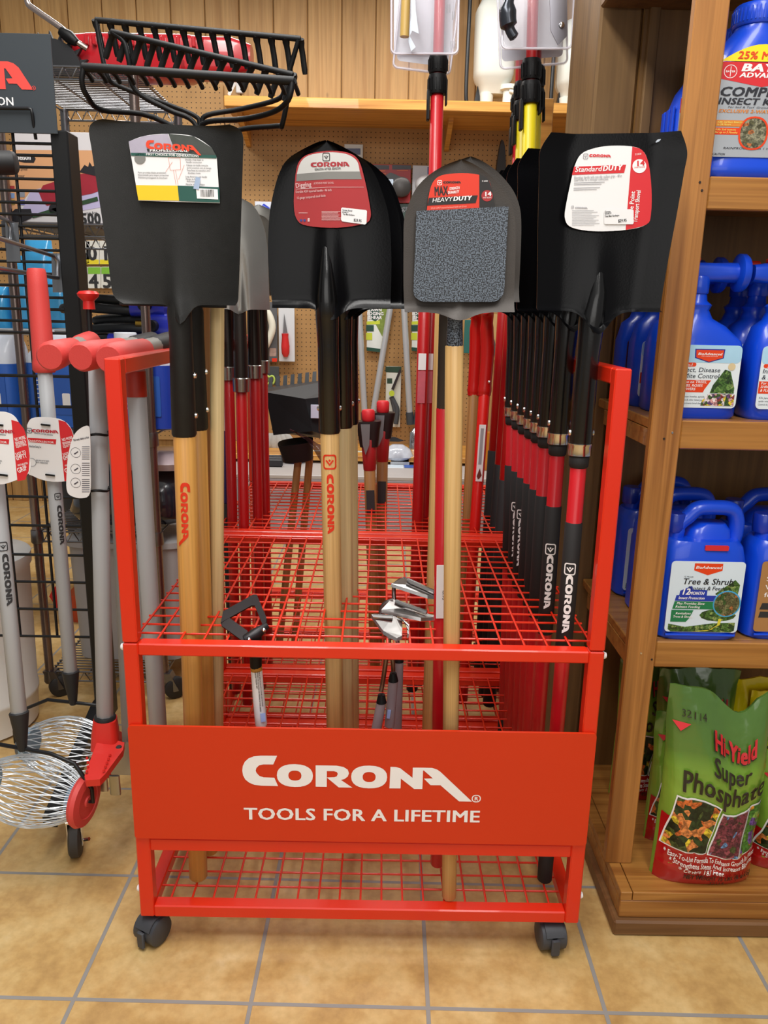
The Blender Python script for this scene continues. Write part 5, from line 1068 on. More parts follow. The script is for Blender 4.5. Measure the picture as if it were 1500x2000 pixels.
# sign panel on top
s0, s1 = P(113, 262, YS-.02), P(107, 67, YS-.02)
sg = MB().box(s0.x-.75, s0.x, YS-.022, YS-.018, s0.z, s1.z, .0008).build('sign_panel', mat('3b4146', .5, spec=.3), t, 0, True)
m = MB(); o = P(62, 176, YS-.023); K = .145*1.0; lw = .47; o = Vector((o.x-lw, YS-.023, o.z)); logo(m, tilt(o, -.0), lw); e_ = P(66, 172, YS-.023); ring(m, plane(e_), 0, 0, .0042, .0042, .0034, .0034, 14); m.text('R', plane(e_), .005, .02, y=-.0018); m.build('logo', mat('e24a42', .5, var=0), sg, 0, True)
MB().text('TOOL COLLECTION', plane(P(28, 206, YS-.023)), .0225, .015, align='RIGHT').build('slogan', WHT, sg, 0, True)
MB().tube([P(-40, 211, YS-.03), P(55, 212, YS-.03), P(61, 214, YS-.03), P(63, 222, YS-.03), P(70, 272, YS-.01)], .0035, 8).build('sign_holder', WIRE, t, 60, True)
# hooks on the grid
def hook(px, py, label, ex, ey):
    t = thing('display_hook', label, 'hook', P(px, py, YS), 'steel hooks on the black grid')
    MB().prism([(px-12, py-33), (px+13, py-33), (px+18, py+43), (px-9, py+43)], lambda x, y: P(x, y, YS-.008), (0, .002, 0)).build('plate', mat('8d9095', .3, .9, var=.06), t, 0, True)
    q = [P(ex[k], ey[k], Y) for k, Y in enumerate((YS-.35, YS-.02, YS-.012, YS-.02, YS-.35))]
    MB().tube([q[0], q[1].lerp(q[0], .06), q[1], q[2], q[3], q[4]], .0045, 8).build('prong', mat('9a9da2', .28, .9), t, 60, True)
hook(112, 528, 'steel display hook holding the upright red grip, near the black post', (-40, 104, 112, 113, -40), (453, 500, 510, 543, 518))
hook(22, 468, 'steel display hook at the left edge, higher than the other', (-60, 14, 20, 20, -60), (400, 430, 445, 470, 455))
p_ = thing('foam_handle', 'black rounded foam handle end poking in at the left edge', 'handle', P(0, 318, .35)); MB().tube([P(-90, 318, .3), P(22, 318, .36), P(29, 318, .36), P(31, 318, .36)], [.021, .0215, .019, .01], 16).build('foam', mat('17181a', .6), p_, 60, True)
# wire cage nut gatherers
def cage(c, ax, L_, r, M, t, red):
    ax = Vector(ax).normalized(); u = ax.cross(Vector((0, 0, 1))).normalized(); w = ax.cross(u); m = MB(); n = 54
    for i in range(n):
        an = 2*pi*i/n; pts = []
        for k in range(15):
            f = k/14; rr = .034+(r-.034)*sin(pi*f)**.8; tw = an+.5*(f-.5)*(1 if i % 2 else -1); pts.append(c+ax*(L_*(f-.5))+(u*cos(tw)+w*sin(tw))*rr)
        m.tube(pts, .0011, 4, False)
    m.build('wire_cage', mat('dde3e8', .3, .6, var=0), t, 60, True)
    for s_ in (-1, 1):
        e = MB(); Mx = axis(c+ax*(L_/2*s_), c+ax*(L_/2*s_+.03*s_)); e.lathe([(.036, -.012), (.037, .002)], 24, Mx); e.build('end_band', mat('93b2c9', .4, .3), t, 40, True)
        d = MB(); d.lathe([(.03, .003), (.05, .003), (.053, .01), (.05, .018), (.034, .021), (.033, .019), (.012, .019), (.01, .022)], 30, Mx) if s_ > 0 else d.lathe([(.028, .0), (.036, .003), (.03, .014), (.01, .016)], 24, Mx); d.build('end_disc', REG if s_ > 0 else mat('54606b', .4), t, 40, True)
    return u, w, ax
c1 = P(62, 1544, .16); ax1 = Vector((.95, -.18, -.05)); b1 = P(44, 1462, .16); tp1 = P(-22, 800, .26)
M = axis(b1, tp1); t = thing('nut_gatherer', 'nearer wire-cage nut gatherer with a grey pole, lowest at the left edge', 'nut gatherer', M=M, group='wire cage nut gatherers')
def gatherer(t, M, c, ax, b, z1, L_=.205, rr_=.069):
    cage(c, ax, L_, rr_, M, t, True); ax = Vector(ax).normalized()
    e1, e2 = c+ax*(L_/2+.03), c-ax*(L_/2+.03); bb = M.translation
    MB().tube([e1-ax*.012, e1, e1+Vector((.0, 0, .03)), e1+Vector((-.03, 0, .085)), bb+ax*.06+Vector((0, 0, -.0)), bb, bb-ax*.06+Vector((0, 0, -.0)), e2+Vector((.03, 0, .085)), e2+Vector((0, 0, .03)), e2, e2+ax*.012], .004, 8).build('yoke', WIRE, t, 60, True)
    stick(t, 'ferrule', -.005, .075, .008, .0185, CDR); 
    p = stick(t, 'pole', .07, z1, .0155, .0155, GRT, 8); return p
p = gatherer(t, M, c1, ax1, b1, .75)
m = MB(); emblem(m, cyl_down(.0158, .402, .55), .017, 0, 0, pi/2); logo(m, cyl_down(.0158, .388, .3), .1); m.build('lettering', INK, p, 0)
c2 = P(132, 1462, .37); b2 = P(143, 1372, .37); tp2 = P(70, 520, .43); ax2 = Vector((.96, -.12, -.03))
M2 = axis(b2, tp2); t = thing('nut_gatherer', 'further wire-cage nut gatherer, its red grip hooked on the black grid', 'nut gatherer', M=M2, group='wire cage nut gatherers')
p = gatherer(t, M2, c2, ax2, b2, az(M2, 700), .19, .071); m = MB(); emblem(m, cyl_down(.0158, az(M2, 968), .7), .014, 0, 0, pi/2); logo(m, cyl_down(.0158, az(M2, 985), .45), .085); m.build('lettering', INK, p, 0)
z = lambda y: az(M2, y)
MB().lathe([(.019, z(728)), (.0235, z(722)), (.023, z(710)), (.0215, z(700)), (.0195, z(560)), (.0185, z(532)), (.0165, z(525))], 20, ).build('grip', REG, t, 40)
# T-handled weeders hanging over the rack's left side
def tool_T(bot, top, gf, gb, Y0_, Y1_, label, foot):
    M = axis(bot, top); t = thing('stand_up_weeder', label, 'weeder', M=M, group='grey-poled weeders with red T grips'); L_ = (top-bot).length
    stick(t, 'pole', .0, L_, .0175, .0175, GRT, 8)
    a, b = P(gf[0], gf[1], Y0_), P(gb[0], gb[1], Y1_); d = b-a
    MB().tube([a, a+d*.03, a+d*.15, a+d*.5, a+d*.52], [.021, .0255, .0255, .0205, .018], 18).build('grip', REG, t, 50, True)
    MB().tube([a+d*.5, a+d*.68], .0185, 14).build('grip_collar', mat('86857f', .5), t, 50, True); MB().tube([a+d*.67, a+d*.7, a+d*.97, b], [.018, .0205, .022, .015], 16).build('rear_grip', REG if not foot else CDR, t, 50, True)
    return t, M, L_
YT = .24
b3 = P(206, 1445, YT); t3 = P(190, 700, YT+.02)
t, M, L_ = tool_T(b3, t3, (97, 697), (178, 668), YT-.09, YT+.14, 'grey-poled weeder with a red foot plate, leftmost T grip', False)
m = MB(); fp = lambda x, y, Y: P(x, y, Y)
pl = [(165, 1516, .12), (168, 1524, .115), (195, 1522, .115), (205, 1512, .13), (240, 1465, .21), (243, 1450, .23), (195, 1438, .23), (188, 1452, .21)]
MB().add([fp(*q) for q in pl]+[fp(*q)-Vector((0, 0, .014)) for q in pl], [tuple(range(8))[::-1], tuple(range(8, 16))]+[(i, (i+1) % 8, (i+1) % 8+8, i+8) for i in range(8)]).build('foot_plate', mat('d42a22', .42, coat=.2), t, 30, True)
MB().loft([(-.012, 0, 0, .028, .03, 4), (.02, 0, 0, .026, .027, 4), (.048, 0, 0, .0225, .022, 4)], 24, M @ Matrix.Rotation(.2, 4, 'Z')).build('foot_socket', mat('d42a22', .42, coat=.2), t, 45, True)
MB().lathe([(.021, .046), (.022, .052), (.02, .056)], 20).build('socket_ring', CDR, t, 40)
for k in range(9):
    f = k/8; MB().lathe([(.003, 0), (.002, .004)], 6, Matrix.Translation(fp(168+4*sin(f*3), 1512-f*34, .12+.06*f)) if k % 2 else Matrix.Translation(fp(203+12*f, 1506-f*30, .135+.05*f))).build('grip_stud', mat('d42a22', .42), t, 40, True)
for x, y in ((184, 1477), (221, 1479), (236, 1453)): MB().lathe([(.006, 0), (.005, .002)], 12, Matrix.Translation(fp(x, y, .19)+Vector((0, -.012, .0)))).build('screw', INK, t, 40, True)
for x, Y in ((199, .2), (224, .24)): MB().loft([(0, 0, 0, .011, .003, 2), (.004, 0, 0, .012, .003, 2), (.045, 0, 0, .011, .003, 3)], 16, Matrix.Translation(fp(x+2, 1545 if x < 210 else 1552, Y))).build('claw', mat('a8a69c', .3, .9), t, 40, True)
t3b, M3b, _ = tool_T(P(312, 1470, .17), P(262, 692, .2), (212, 702), (335, 668), .10, .42, 'grey-poled weeder behind the red front post, nearest T grip with a black end', True)
z = lambda y: az(M3b, y); s = MB().tube([(0, 0, z(775)), (0, 0, z(725))], .0181, 16).build('red_sleeve', mat('a5260e', .45), t3b, 50)
t3c, M3c, _ = tool_T(P(255, 1470, .34), P(222, 692, .3), (157, 698), (300, 668), .14, .46, 'grey-poled weeder between the other two, its round red grip end in the middle', True)
pf = thing('push_rod', 'small red mushroom knob sticking up beside the black post', 'knob', P(173, 594, .42)); MB().lathe([(.012, -.016), (.011, 0), (.02, .009), (.0215, .014), (.017, .019), (.001, .021)], 20, Matrix.Translation(P(173, 588, .42))).build('knob_head', mat('d42420', .4), pf, 40, True)
MB().tube([P(173, 594, .42), P(175, 640, .42), P(182, 700, .42), P(196, 1120, .42)], .006, 8).build('rod', BKM, pf, 50, True)
b4 = P(236, 1470, .31); 
t = thing('edger_plate', 'grey metal plate tool with two narrow tines beside the red foot plate', 'tool blade', b4)
MB().prism([(246, 1450), (216, 1504), (217, 1513), (268, 1515), (268, 1450)], lambda x, y: P(x, y, .3), (0, .004, 0)).build('plate', mat('a4a4a6', .35, .8, var=.05), t, 0, True)
MB().prism([(222, 1513), (231, 1513), (229, 1548), (222, 1552), (218, 1546)], lambda x, y: P(x, y, .3), (0, .003, 0)).build('tine', mat('6f6b62', .4, .8), t, 0, True)
MB().tube([P(262, 1470, .302), P(250, 1100, .302)], .008, 10).build('shaft', BKM, t, 50, True)
# hang tags
def hang(px, Y, label, grp, parts, pole):
    t = thing('hang_tag', label, 'tag', P(px[0][0], px[0][1], Y), grp); o = smooth_px(px, 4); b = MB().prism(o, lambda x, y: P(x, y, Y), (0, .0012, 0)).build('card', PAPER, t, 0, True); parts(t, b, Y); return t
def q_collect(dx, dy, Y, half):
    def f(t, b, Y_):
        g = lambda k: (lambda x, y: P(x+dx, y+dy, Y-.0004*k)); pt = lambda x, y, k=1: P(x+dx, y+dy, Y-.0004*k)
        m = MB(); m.poly([(114, 820), (128, 824), (139, 838), (146, 860), (150, 890), (148, 920), (141, 937), (126, 940)], g(1)); m.poly([(54, 855), (110, 858), (109, 868), (56, 863)], g(1)); m.build('red_band', REDL, b, 0, True)
        def w(m, s, x0, y0, x1, y1, h, bd=.02, k=2):
            a, c = pt(x0, y0, k), pt(x1, y1, k); e = c-a; W2 = e.length; e.normalize(); m.text(s, plane(a, e, Vector((-e.z, 0, e.x))), h, bd, 0, 'LEFT', W2)
        m = MB(); w(m, 'NO MORE', 122, 862, 142, 857, .0085); w(m, 'BENDING &', 123, 869, 143, 864, .0075); w(m, 'SQUATTING', 124, 875, 144, 870, .0075); w(m, 'EASY TO', 124, 891, 143, 885, .0085); w(m, 'EMPTY', 125, 899, 145, 893, .011); w(m, 'ANTI-BLISTER', 127, 911, 147, 906, .005); w(m, 'GRIP', 128, 924, 146, 917, .013); w(m, 'QuickCOLLECTOR.', 55, 862, 106, 866, .0055); m.build('white_print', WHT, b, 0, True)
        m = MB(); a = pt(62, 844, 2); logo(m, tilt(a, -.03), .054); m.build('word_mark', mat('b51d30', .5, var=0), b, 0, True)
        m = MB(); emblem(m, tilt(pt(57, 841, 2), -.05), .0105); w(m, 'SEASON AFTER SEASON', 67, 847, 103, 851, .0035); w(m, 'Nut and Seed Clearing Tool', 57, 873, 80, 875, .006); 
        ring(m, tilt(pt(62, 903, 2), 0), 0, 0, .009, .009, .0083, .0083, 18); w(m, 'EASY PICK UP OF NUTS,', 70, 900, 96, 902, .004); w(m, 'FRUIT & SEED PODS', 70, 904, 93, 906, .004)
        m.build('dark_print', mat('3c4a5a', .5, var=0), b, 0, True)
        for a_, c_ in (((80, 829), (98, 831)), ((89, 927), (107, 929))): MB().tube([pt(*a_, 6), pt((a_[0]+c_[0])/2, a_[1]+1, 8), pt(*c_, 6)], .002, 6).build('tie', BLK, b, 60, True)
    return f
hang([(53, 830), (62, 817), (90, 815), (120, 820), (138, 836), (147, 865), (150, 900), (145, 932), (128, 940), (95, 940), (65, 930), (53, 915)], .375, 'white and red hang tag on the further grey pole, whole word mark showing', 'white and red hang tags', q_collect(0, 0, .375, False), None)
hang([(-44, 820), (-34, 808), (-8, 804), (15, 806), (32, 818), (45, 848), (56, 885), (60, 912), (52, 928), (20, 942), (0, 946), (-30, 944)], .19, 'white and red hang tag cut by the left edge of the photo', 'white and red hang tags', q_collect(-92, 0, .19, True), None)
def instr(t, b, Y):
    pt = lambda x, y, k=1: P(x, y, Y-.0004*k)
    m = MB()
    for y in (884, 916, 943): ring(m, plane(pt(148, y, 1)), 0, 0, .0095, .0095, .0088, .0088, 20); m.poly([(144, y+2), (152, y-3), (153, y-1), (146, y+4)], lambda u, v: pt(u, v, 1))
    for k in range(24): 
        y = 872+k*4.0
        if k % 8 != 7: m.poly([(160, y), (175, y), (175, y+1.3), (160, y+1.3)], lambda u, v: pt(u, v, 1))
    a, c = pt(144, 862, 1), pt(174, 856, 1); e = c-a; W2 = e.length; e.normalize(); m.text('Pull weed, debris or fruit', plane(a, e, Vector((-e.z, 0, e.x))), .006, .03, 0, 'LEFT', W2)
    m.build('dark_print', mat('4a4650', .5, var=0), b, 0, True)
hang([(130, 925), (133, 890), (142, 855), (155, 838), (172, 832), (176, 850), (177, 905), (176, 962), (160, 973), (138, 968), (130, 955)], .21, 'white instruction tag with three small round drawings, tied to the grey weeder pole', None, instr, None)
for y in (848, 957): 
    q = P(188, y, YT-.006); tt = thing('cable_tie', ('upper', 'lower')[y > 900]+' black cable tie round the grey weeder pole', 'cable tie', q); MB().tube([q+Vector((.021*cos(k*pi/9), .021*sin(k*pi/9)+.008, .002*sin(k))) for k in range(19)], .0025, 6).build('band', BLK, tt, 60, True)
# ------------------------------------------------------------------ chrome wire shelving
XA, XB, YA_, YB_ = P(322, 1320, .97).x, P(98, 1320, .97).x, .97, 1.42
t = thing('wire_shelving', 'chrome wire shelving unit standing behind the black grid stand', 'shelving unit', ((XA+XB)/2, 1.2, 0))
zsv = [P(200, y, YA_).z for y in (132, 440, 846, 1040, 1313)]
for x in (XB, XA):
    for y in (YA_, YB_):
        m = MB(); m.tube([(x, y, .085), (x, y, zsv[0]+.0)], .0125, 14)
        for k in range(60): m.lathe([(.0129, .11+k*.0254), (.0129, .1125+k*.0254)], 10, Matrix.Translation((x, y, 0)))
        p = m.build('post', CHD if y < 1.2 else CHR, t, 40, True)
        for z in zsv[1:]: MB().lathe([(.0155, z-.035), (.018, z-.03), (.0165, z+.005)], 14, Matrix.Translation((x, y, 0))).build('shelf_collar', CHR, p, 40, True)
        c = MB().tube_prof([(0, 0, -.012), (0, 0, -.008), (0, 0, .008), (0, 0, .012)], [.028, .034, .034, .028], 22, Matrix.Translation((x+.03, y, .034)) @ Matrix.Rotation(.6, 4, 'Z') @ Matrix.Rotation(pi/2, 4, 'X')).build('caster_wheel', mat('232120', .6), t, 40, True)
        MB().prism([(-.015, .085), (.02, .085), (.045, .03), (.03, .025), (-.005, .06)], lambda u, v, x=x, y=y: Vector((x+u, y-.016, v)), (0, .032, 0)).build('caster_fork', CHR, c, 0, True)
for z in zsv:
    m = MB()
    for y in (YA_, YB_):
        for dz in (0, -.03): m.tube([(XB, y, z+dz), (XA, y, z+dz)], .0032, 6)
        n = 10
        for k in range(n): x0 = XB+(XA-XB)*k/n; x1 = XB+(XA-XB)*(k+1)/n; m.tube([(x0, y, z), ((x0+x1)/2, y, z-.03), (x1, y, z)], .0022, 5)
    for x in (XB, XA, XB+(XA-XB)/3, XB+(XA-XB)*2/3): m.tube([(x, YA_, z-.006), (x, YB_, z-.006)], .003, 6)
    k = 1
    while YA_+.0185*k < YB_: m.tube([(XB, YA_+.0185*k, z+.002), (XA, YA_+.0185*k, z+.002)], .0022, 5, False); k += 1
    m.build('wire_shelf', CHR, t, 60, True)
# things on the shelving, top to bottom
zt0 = zsv[0]+.005
t = thing('tractor_sprinkler', 'red tractor sprinkler with black spiked wheels lying on top of the chrome shelving', 'sprinkler', (-.38, 1.1, zt0))
a, b = P(165, 118, 1.12), P(340, 150, 1.12); RT = mat('b51420', .3, var=.05, coat=.4); zb0 = zt0
m = MB(); m.loft([(0, 0, 0, .05, .05, 4), (.05, 0, .006, .056, .055, 4), (.3, 0, 0, .055, .056, 4), (.33, 0, -.01, .05, .045, 4), (.42, 0, -.01, .048, .05, 4), (.47, 0, -.015, .034, .032, 3.5)], 28, Matrix.Translation((a.x-.02, 1.13, zb0+.06)) @ Matrix.Rotation(pi/2, 4, 'Y')); m.build('body', RT, t, 45, True)
q_ = P(325, 150, 1.06); MB().box(q_.x-.05, q_.x+.045, 1.02, 1.1, zb0-.0, zb0+.055, .012).build('gear_box', RT, t, 45, True)
m = MB()
for k in range(16): m.box(a.x+.02+k*.02, a.x+.03+k*.02, 1.068, 1.08, zb0+.075, zb0+.10, .002)
m.build('cooling_ribs', RT, t, 0, True)
wc = P(104, 131, 1.06); wc.z = zb0+.004
m = MB(); m.prism([(.078*cos(pi*k/16), .078*sin(pi*k/16)) for k in range(17)], plane(wc+Vector((0, -.012, 0))), (0, .04, 0))
for k in range(1, 10): an = pi*k/10; m.prism([(-.007, -.004), (.007, -.004), (.002, .02)], lambda u, v, an=an: wc+Vector((cos(an)*(.078+v)-sin(an)*u, -.005, sin(an)*(.078+v)+cos(an)*u)), (0, .012, 0))
m.build('spiked_wheel', mat('17181b', .5), t, 40, True)
MB().tube(spl([P(170, 95, 1.06), P(145, 78, 1.05), P(120, 55, 1.05), P(70, 20, 1.05), P(54, 6, 1.05), P(52, -20, 1.05)], 4), .0075, 10).build('spray_arm', mat('b9a9a2', .25, .9), t, 60, True)
MB().tube([P(118, 60, 1.045), P(135, 72, 1.045), P(150, 84, 1.045)], [.011, .016, .01], 8).build('arm_clamp', BLK, t, 50, True)
# sprinkler box and its print
zc = zsv[1]+.005; Yb = .99; x0, x1 = XB+.02, P(262, 400, Yb).x; z1 = P(150, 258, Yb).z
t = thing('sprinkler_box', 'large carton picturing a red tractor sprinkler, upper shelf of the chrome unit', 'box', ((x0+x1)/2, 1.1, zc))
b = MB().box(x0, x1, Yb, 1.30, zc, z1, .002).build('carton', mat('d7d4d6', .5, var=.03), t, 0, True)
F = lambda k: (lambda x, y: P(x, y, Yb-.0006*k))
m = MB(); m.poly([(4, 293), (60, 293), (60, 372), (10, 440), (8, 440)], F(1)); m.poly([(60, 293), (232, 294), (236, 372), (160, 350), (60, 372)], F(1)); m.build('peach_panel', mat('d9a274', .5, var=.12, vs=5), b, 0, True)
m = MB(); m.poly([(60, 372), (160, 350), (236, 372), (238, 398), (110, 420), (40, 418)], F(1)); m.build('pale_panel', mat('b9b2d6', .5, var=.15, vs=6), b, 0, True)
m = MB(); m.poly([(76, 376), (84, 362), (106, 355), (110, 347), (150, 340), (184, 338), (194, 345), (196, 372), (180, 378), (150, 384), (110, 398), (92, 402), (84, 396)], F(2)); m.build('sprinkler_picture', mat('9c2334', .5, var=.15, vs=40), b, 0, True)
m = MB(); m.poly([(62, 420), (100, 408), (190, 384), (192, 392), (110, 414), (64, 426)], F(3)); m.build('hose_picture', mat('2c4a30', .5), b, 0, True)
m = MB(); m.poly([(155, 336), (165, 322), (172, 326), (175, 316), (180, 325), (190, 322), (198, 340), (188, 344)], F(3)); m.poly(circ(11, 12, 106, 408), F(3)); m.poly([(16, 420), (30, 408), (60, 408), (64, 424), (40, 436), (18, 434)], F(3)); m.poly(smooth_px([(30, 304), (65, 302), (66, 318), (30, 314)], 2), F(2)); m.build('dark_picture', mat('201f24', .5), b, 0, True)
def wr(m, s, x0_, y0_, x1_, y1_, h, bd, k):
    a, c = F(k)(x0_, y0_), F(k)(x1_, y1_); e = c-a; W2 = e.length; e.normalize(); m.text(s, plane(a, e, Vector((-e.z, 0, e.x))), h, bd, 0, 'LEFT', W2)
m = MB(); wr(m, 'nelson', 33, 312, 60, 312, .02, .03, 3); m.build('brand_print', WHT, b, 0, True)
m = MB(); wr(m, 'Coverage Area', 157, 420, 190, 418, .011, .005, 2); wr(m, '13,500', 126, 438, 194, 437, .038, .04, 2); wr(m, 'rue Sprinkler', 34, 333, 54, 333, .011, 0, 2); wr(m, 'pelouse Arroseur', 14, 347, 48, 346, .011, 0, 2); m.build('dark_print', INK, b, 0, True)
for k, (x, y, h) in enumerate(((23, 368, 'a23a3a'), (23, 382, '7d9ac6'), (24, 395, '8a7a3a'), (43, 380, '8a8f9a'), (43, 395, '6a70c0'))): MB().poly(rrect(11, 10, 1, 2, x, y), F(2)).build('picture_tile', mat(h, .5), b, 0, True)
# jugs of blue liquid
PLW = mat('d4dbe8', .35, var=.03, alpha=1, coat=.2); BLL = mat('1b3fa8', .35, var=.06, coat=.3); BLL2 = mat('2a63c0', .35, var=.06, coat=.3)
def canister(px0, px1, pyt, Y, w_, bm, label, swap=False):
    z0 = zsv[2]+.005; xa, xb = P(px0, 800, Y).x, P(px1, 800, Y).x; xm_ = (xa+xb)/2; h = P((px0+px1)/2, pyt, Y).z-z0; hx = (xb-xa)/2
    t = thing('fluid_jug', label, 'jug', (xm_, Y, z0), 'blue and white fluid jugs')
    MB().loft([(0, 0, .07, hx-.006, .064, 4), (.005, 0, .07, hx, .07, 4), (h*.66, 0, .07, hx, .07, 4), (h*.68, 0, .07, hx, .07, 4)], 30).build('lower_body', bm, t, 45)
    MB().loft([(h*.68, 0, .07, hx, .07, 4), (h*.74, 0, .07, hx-.002, .069, 4), (h*.86, hx*.12, .07, hx*.82, .06, 3.5), (h*.97, hx*.3, .07, hx*.6, .03, 3.5)], 30).build('upper_body', PLW, t, 45)
    MB().lathe([(.03, h*.84), (.031, h*.86), (.031, h), (.028, h+.002)], 22, Matrix.Translation((-hx*.45, .05, 0))).build('cap', mat('e3e8f0', .4), t, 40)
    lb = MB().prism(rrect(hx*1.3, h*.42, .004, 3, -.0, h*.36), plane((0, -.0012, 0)), (0, .001, 0)).build('label', mat('2d5bb0', .4, var=.1), t, 0)
    m = MB()
    for k in range(7): m.poly([(-hx*.55, h*(.5-.045*k)), (-hx*.1-R.uniform(0, hx*.3), h*(.5-.045*k)), (-hx*.1-R.uniform(0, hx*.3), h*(.51-.045*k)), (-hx*.55, h*(.51-.045*k))], plane((0, -.0016, 0)))
    m.build('label_print', mat('cfd8ea', .5, var=0), lb, 0)
    MB().prism(rrect(.022, .04, .003, 3, hx*.35, h*.3), plane((0, -.0022, 0)), (0, .0008, 0)).build('price_sticker', PAPER, t, 0)
    return t
canister(206, 338, 652, 1.0, .1, BLL, 'deep blue fluid jug with a white top, behind the red rack hoop')
canister(48, 172, 648, 1.0, .1, BLL2, 'lighter blue fluid jug with a white top, seen through the black grid')
canister(-85, 36, 650, 1.0, .1, BLL2, 'blue fluid jug with a white top, cut by the left edge')
def back_jug(x): 
    z0 = zsv[2]+.005; t = thing('fluid_jug', 'pale jug at the back of the chrome shelf, under the hose coils', 'jug', (x, 1.3, z0), 'pale jugs under the hoses'); MB().loft([(0, 0, 0, .1, .07, 4), (.005, 0, 0, .105, .075, 4), (.16, 0, 0, .105, .075, 4), (.175, 0, 0, .09, .06, 3)], 26).build('body', PLW, t, 45); MB().lathe([(.025, .17), (.025, .196)], 16, Matrix.Translation((-.04, 0, 0))).build('cap', PLW, t, 40)
for x in (-.26, -.49): back_jug(x)
# coiled hoses with blue wrappers
HOS = mat('1b1d1f', .5, spec=.3); WRP = mat('1a2592', .3, var=.1, coat=.3); BRS = mat('a8873a', .3, 1.)
zh = zsv[2]+.205
for k, (cx_, Y, dz, px) in enumerate(((-.34, 1.24, 0, 0), (-.28, 1.26, .058, 0), (-.36, 1.27, .116, 0))):
    t = thing('garden_hose', ('lowest', 'middle', 'topmost')[k]+' of the three black coiled hoses with blue wrappers on the chrome unit', 'hose', (cx_, Y, zh+dz), 'coiled black hoses')
    m = MB()
    for j in range(2): m.tube([(cx_+(.19-.02*j)*cos(a_), Y+(.115-.02*j)*sin(a_), zh+dz+.016+.027*j+.004*sin(3*a_+k)) for a_ in [2*pi*q/36 for q in range(37)]], .0135, 10)
    m.build('coil', HOS, t, 60, True)
    MB().loft([(-.05, 0, 0, .034, .03, 3), (.05, 0, 0, .034, .03, 3)], 20, Matrix.Translation((cx_+(.02, .06, .1)[k], Y-.11, zh+dz+.03)) @ Matrix.Rotation(pi/2, 4, 'Y')).build('wrapper', WRP, t, 30, True)
    MB().tube([(cx_+(.02, .06, .1)[k]-.075, Y-.118, zh+dz+.034), (cx_+(.02, .06, .1)[k]-.045, Y-.118, zh+dz+.034)], .011, 12).build('coupling', BRS, t, 40, True)
    MB().lathe([(.017, 0), (.017, .03), (.010, .03), (.010, .022)], 18, Matrix.Translation((cx_+(.02, .04, .1)[k], Y-.14, zh+dz+.03)) @ Matrix.Rotation(pi/2, 4, 'X')).build('end_ring', BLK, t, 40, True)
# dark bagged goods, grey bin, white bin, blower
zd = zsv[3]+.005
t = thing('plastic_bag_bundle', 'dark glossy plastic-wrapped bundle on a lower chrome shelf behind the red post', 'bundle', (-.3, 1.15, zd))
m = MB(); m.loft([(0, 0, 0, .17, .12, 3), (.03, 0, 0, .19, .14, 3), (.10, .01, 0, .18, .13, 2.6), (.15, .02, .01, .15, .11, 2.3), (.175, .04, .01, .08, .06, 2)], 40, Matrix.Translation((-.33, 1.16, zd))); m.build('wrap', mat('1c1e26', .18, 0, .7, 22, .3, 8, coat=.6), t, 60, True)
t = thing('printed_pouch', 'clear pouch of white and red printed packets lying on the dark bundle', 'pouch', (-.24, 1.12, zd+.17)); MB().loft([(0, 0, 0, .12, .09, 3), (.02, 0, 0, .13, .1, 3), (.045, 0, 0, .10, .08, 2.4)], 30, Matrix.Translation((-.25, 1.13, zd+.165))).build('pouch', mat('b9a7ab', .2, 0, .6, 30, .4, 14, coat=.5), t, 60, True)
ze = zsv[4]+.005
t = thing('grey_bin', 'plain grey storage bin on the bottom chrome shelf', 'bin', (-.35, 1.2, ze)); hb = P(250, 1062, 1.03).z-ze
MB().loft([(0, 0, 0, .17, .15, 6), (hb-.02, 0, 0, .18, .16, 6), (hb-.018, 0, 0, .187, .167, 6), (hb, 0, 0, .187, .167, 6)], 40, Matrix.Translation((-.345, 1.2, ze))).build('bin_body', mat('a5a3a3', .45, var=.02), t, 45, True)
t = thing('white_drum', 'big white plastic drum at the left edge behind the nearest grey pole', 'drum', (-.6, .82, 0)); xw = P(50, 1300, .75).x-.17
MB().lathe([(.14, 0), (.155, .01), (.16, .09), (.163, .095), (.163, .105), (.16, .11), (.168, .46), (.174, .47), (.174, .5), (.16, .505)], 40, Matrix.Translation((xw, .80, 0))).build('drum_body', mat('dcdcd8', .4, var=.02), t, 40, True)
t = thing('leaf_blower', 'dark grey garden machine with a red label and orange base, left behind the grid', 'machine', (-.62, 1.2, 0)); xq = P(92, 1150, 1.2).x
MB().loft([(.10, 0, 0, .075, .1, 3), (.2, .0, 0, .085, .12, 3), (.42, -.03, 0, .08, .11, 3), (.62, -.07, 0, .06, .08, 2.5), (.72, -.09, 0, .03, .04, 2)], 28, Matrix.Translation((xq+.0, 1.7, 0))).build('housing', mat('34363a', .5), t, 45, True)
MB().loft([(0, 0, 0, .11, .16, 4), (.10, 0, 0, .1, .15, 4)], 24, Matrix.Translation((xq, 1.7, 0))).build('base', mat('c8481c', .45), t, 40, True)
MB().prism([(103, 1150), (112, 1142), (112, 1190), (106, 1180), (96, 1165)], lambda x, y: P(x, y, 1.57), (0, .003, 0)).build('red_label', REDL, t, 0, True)
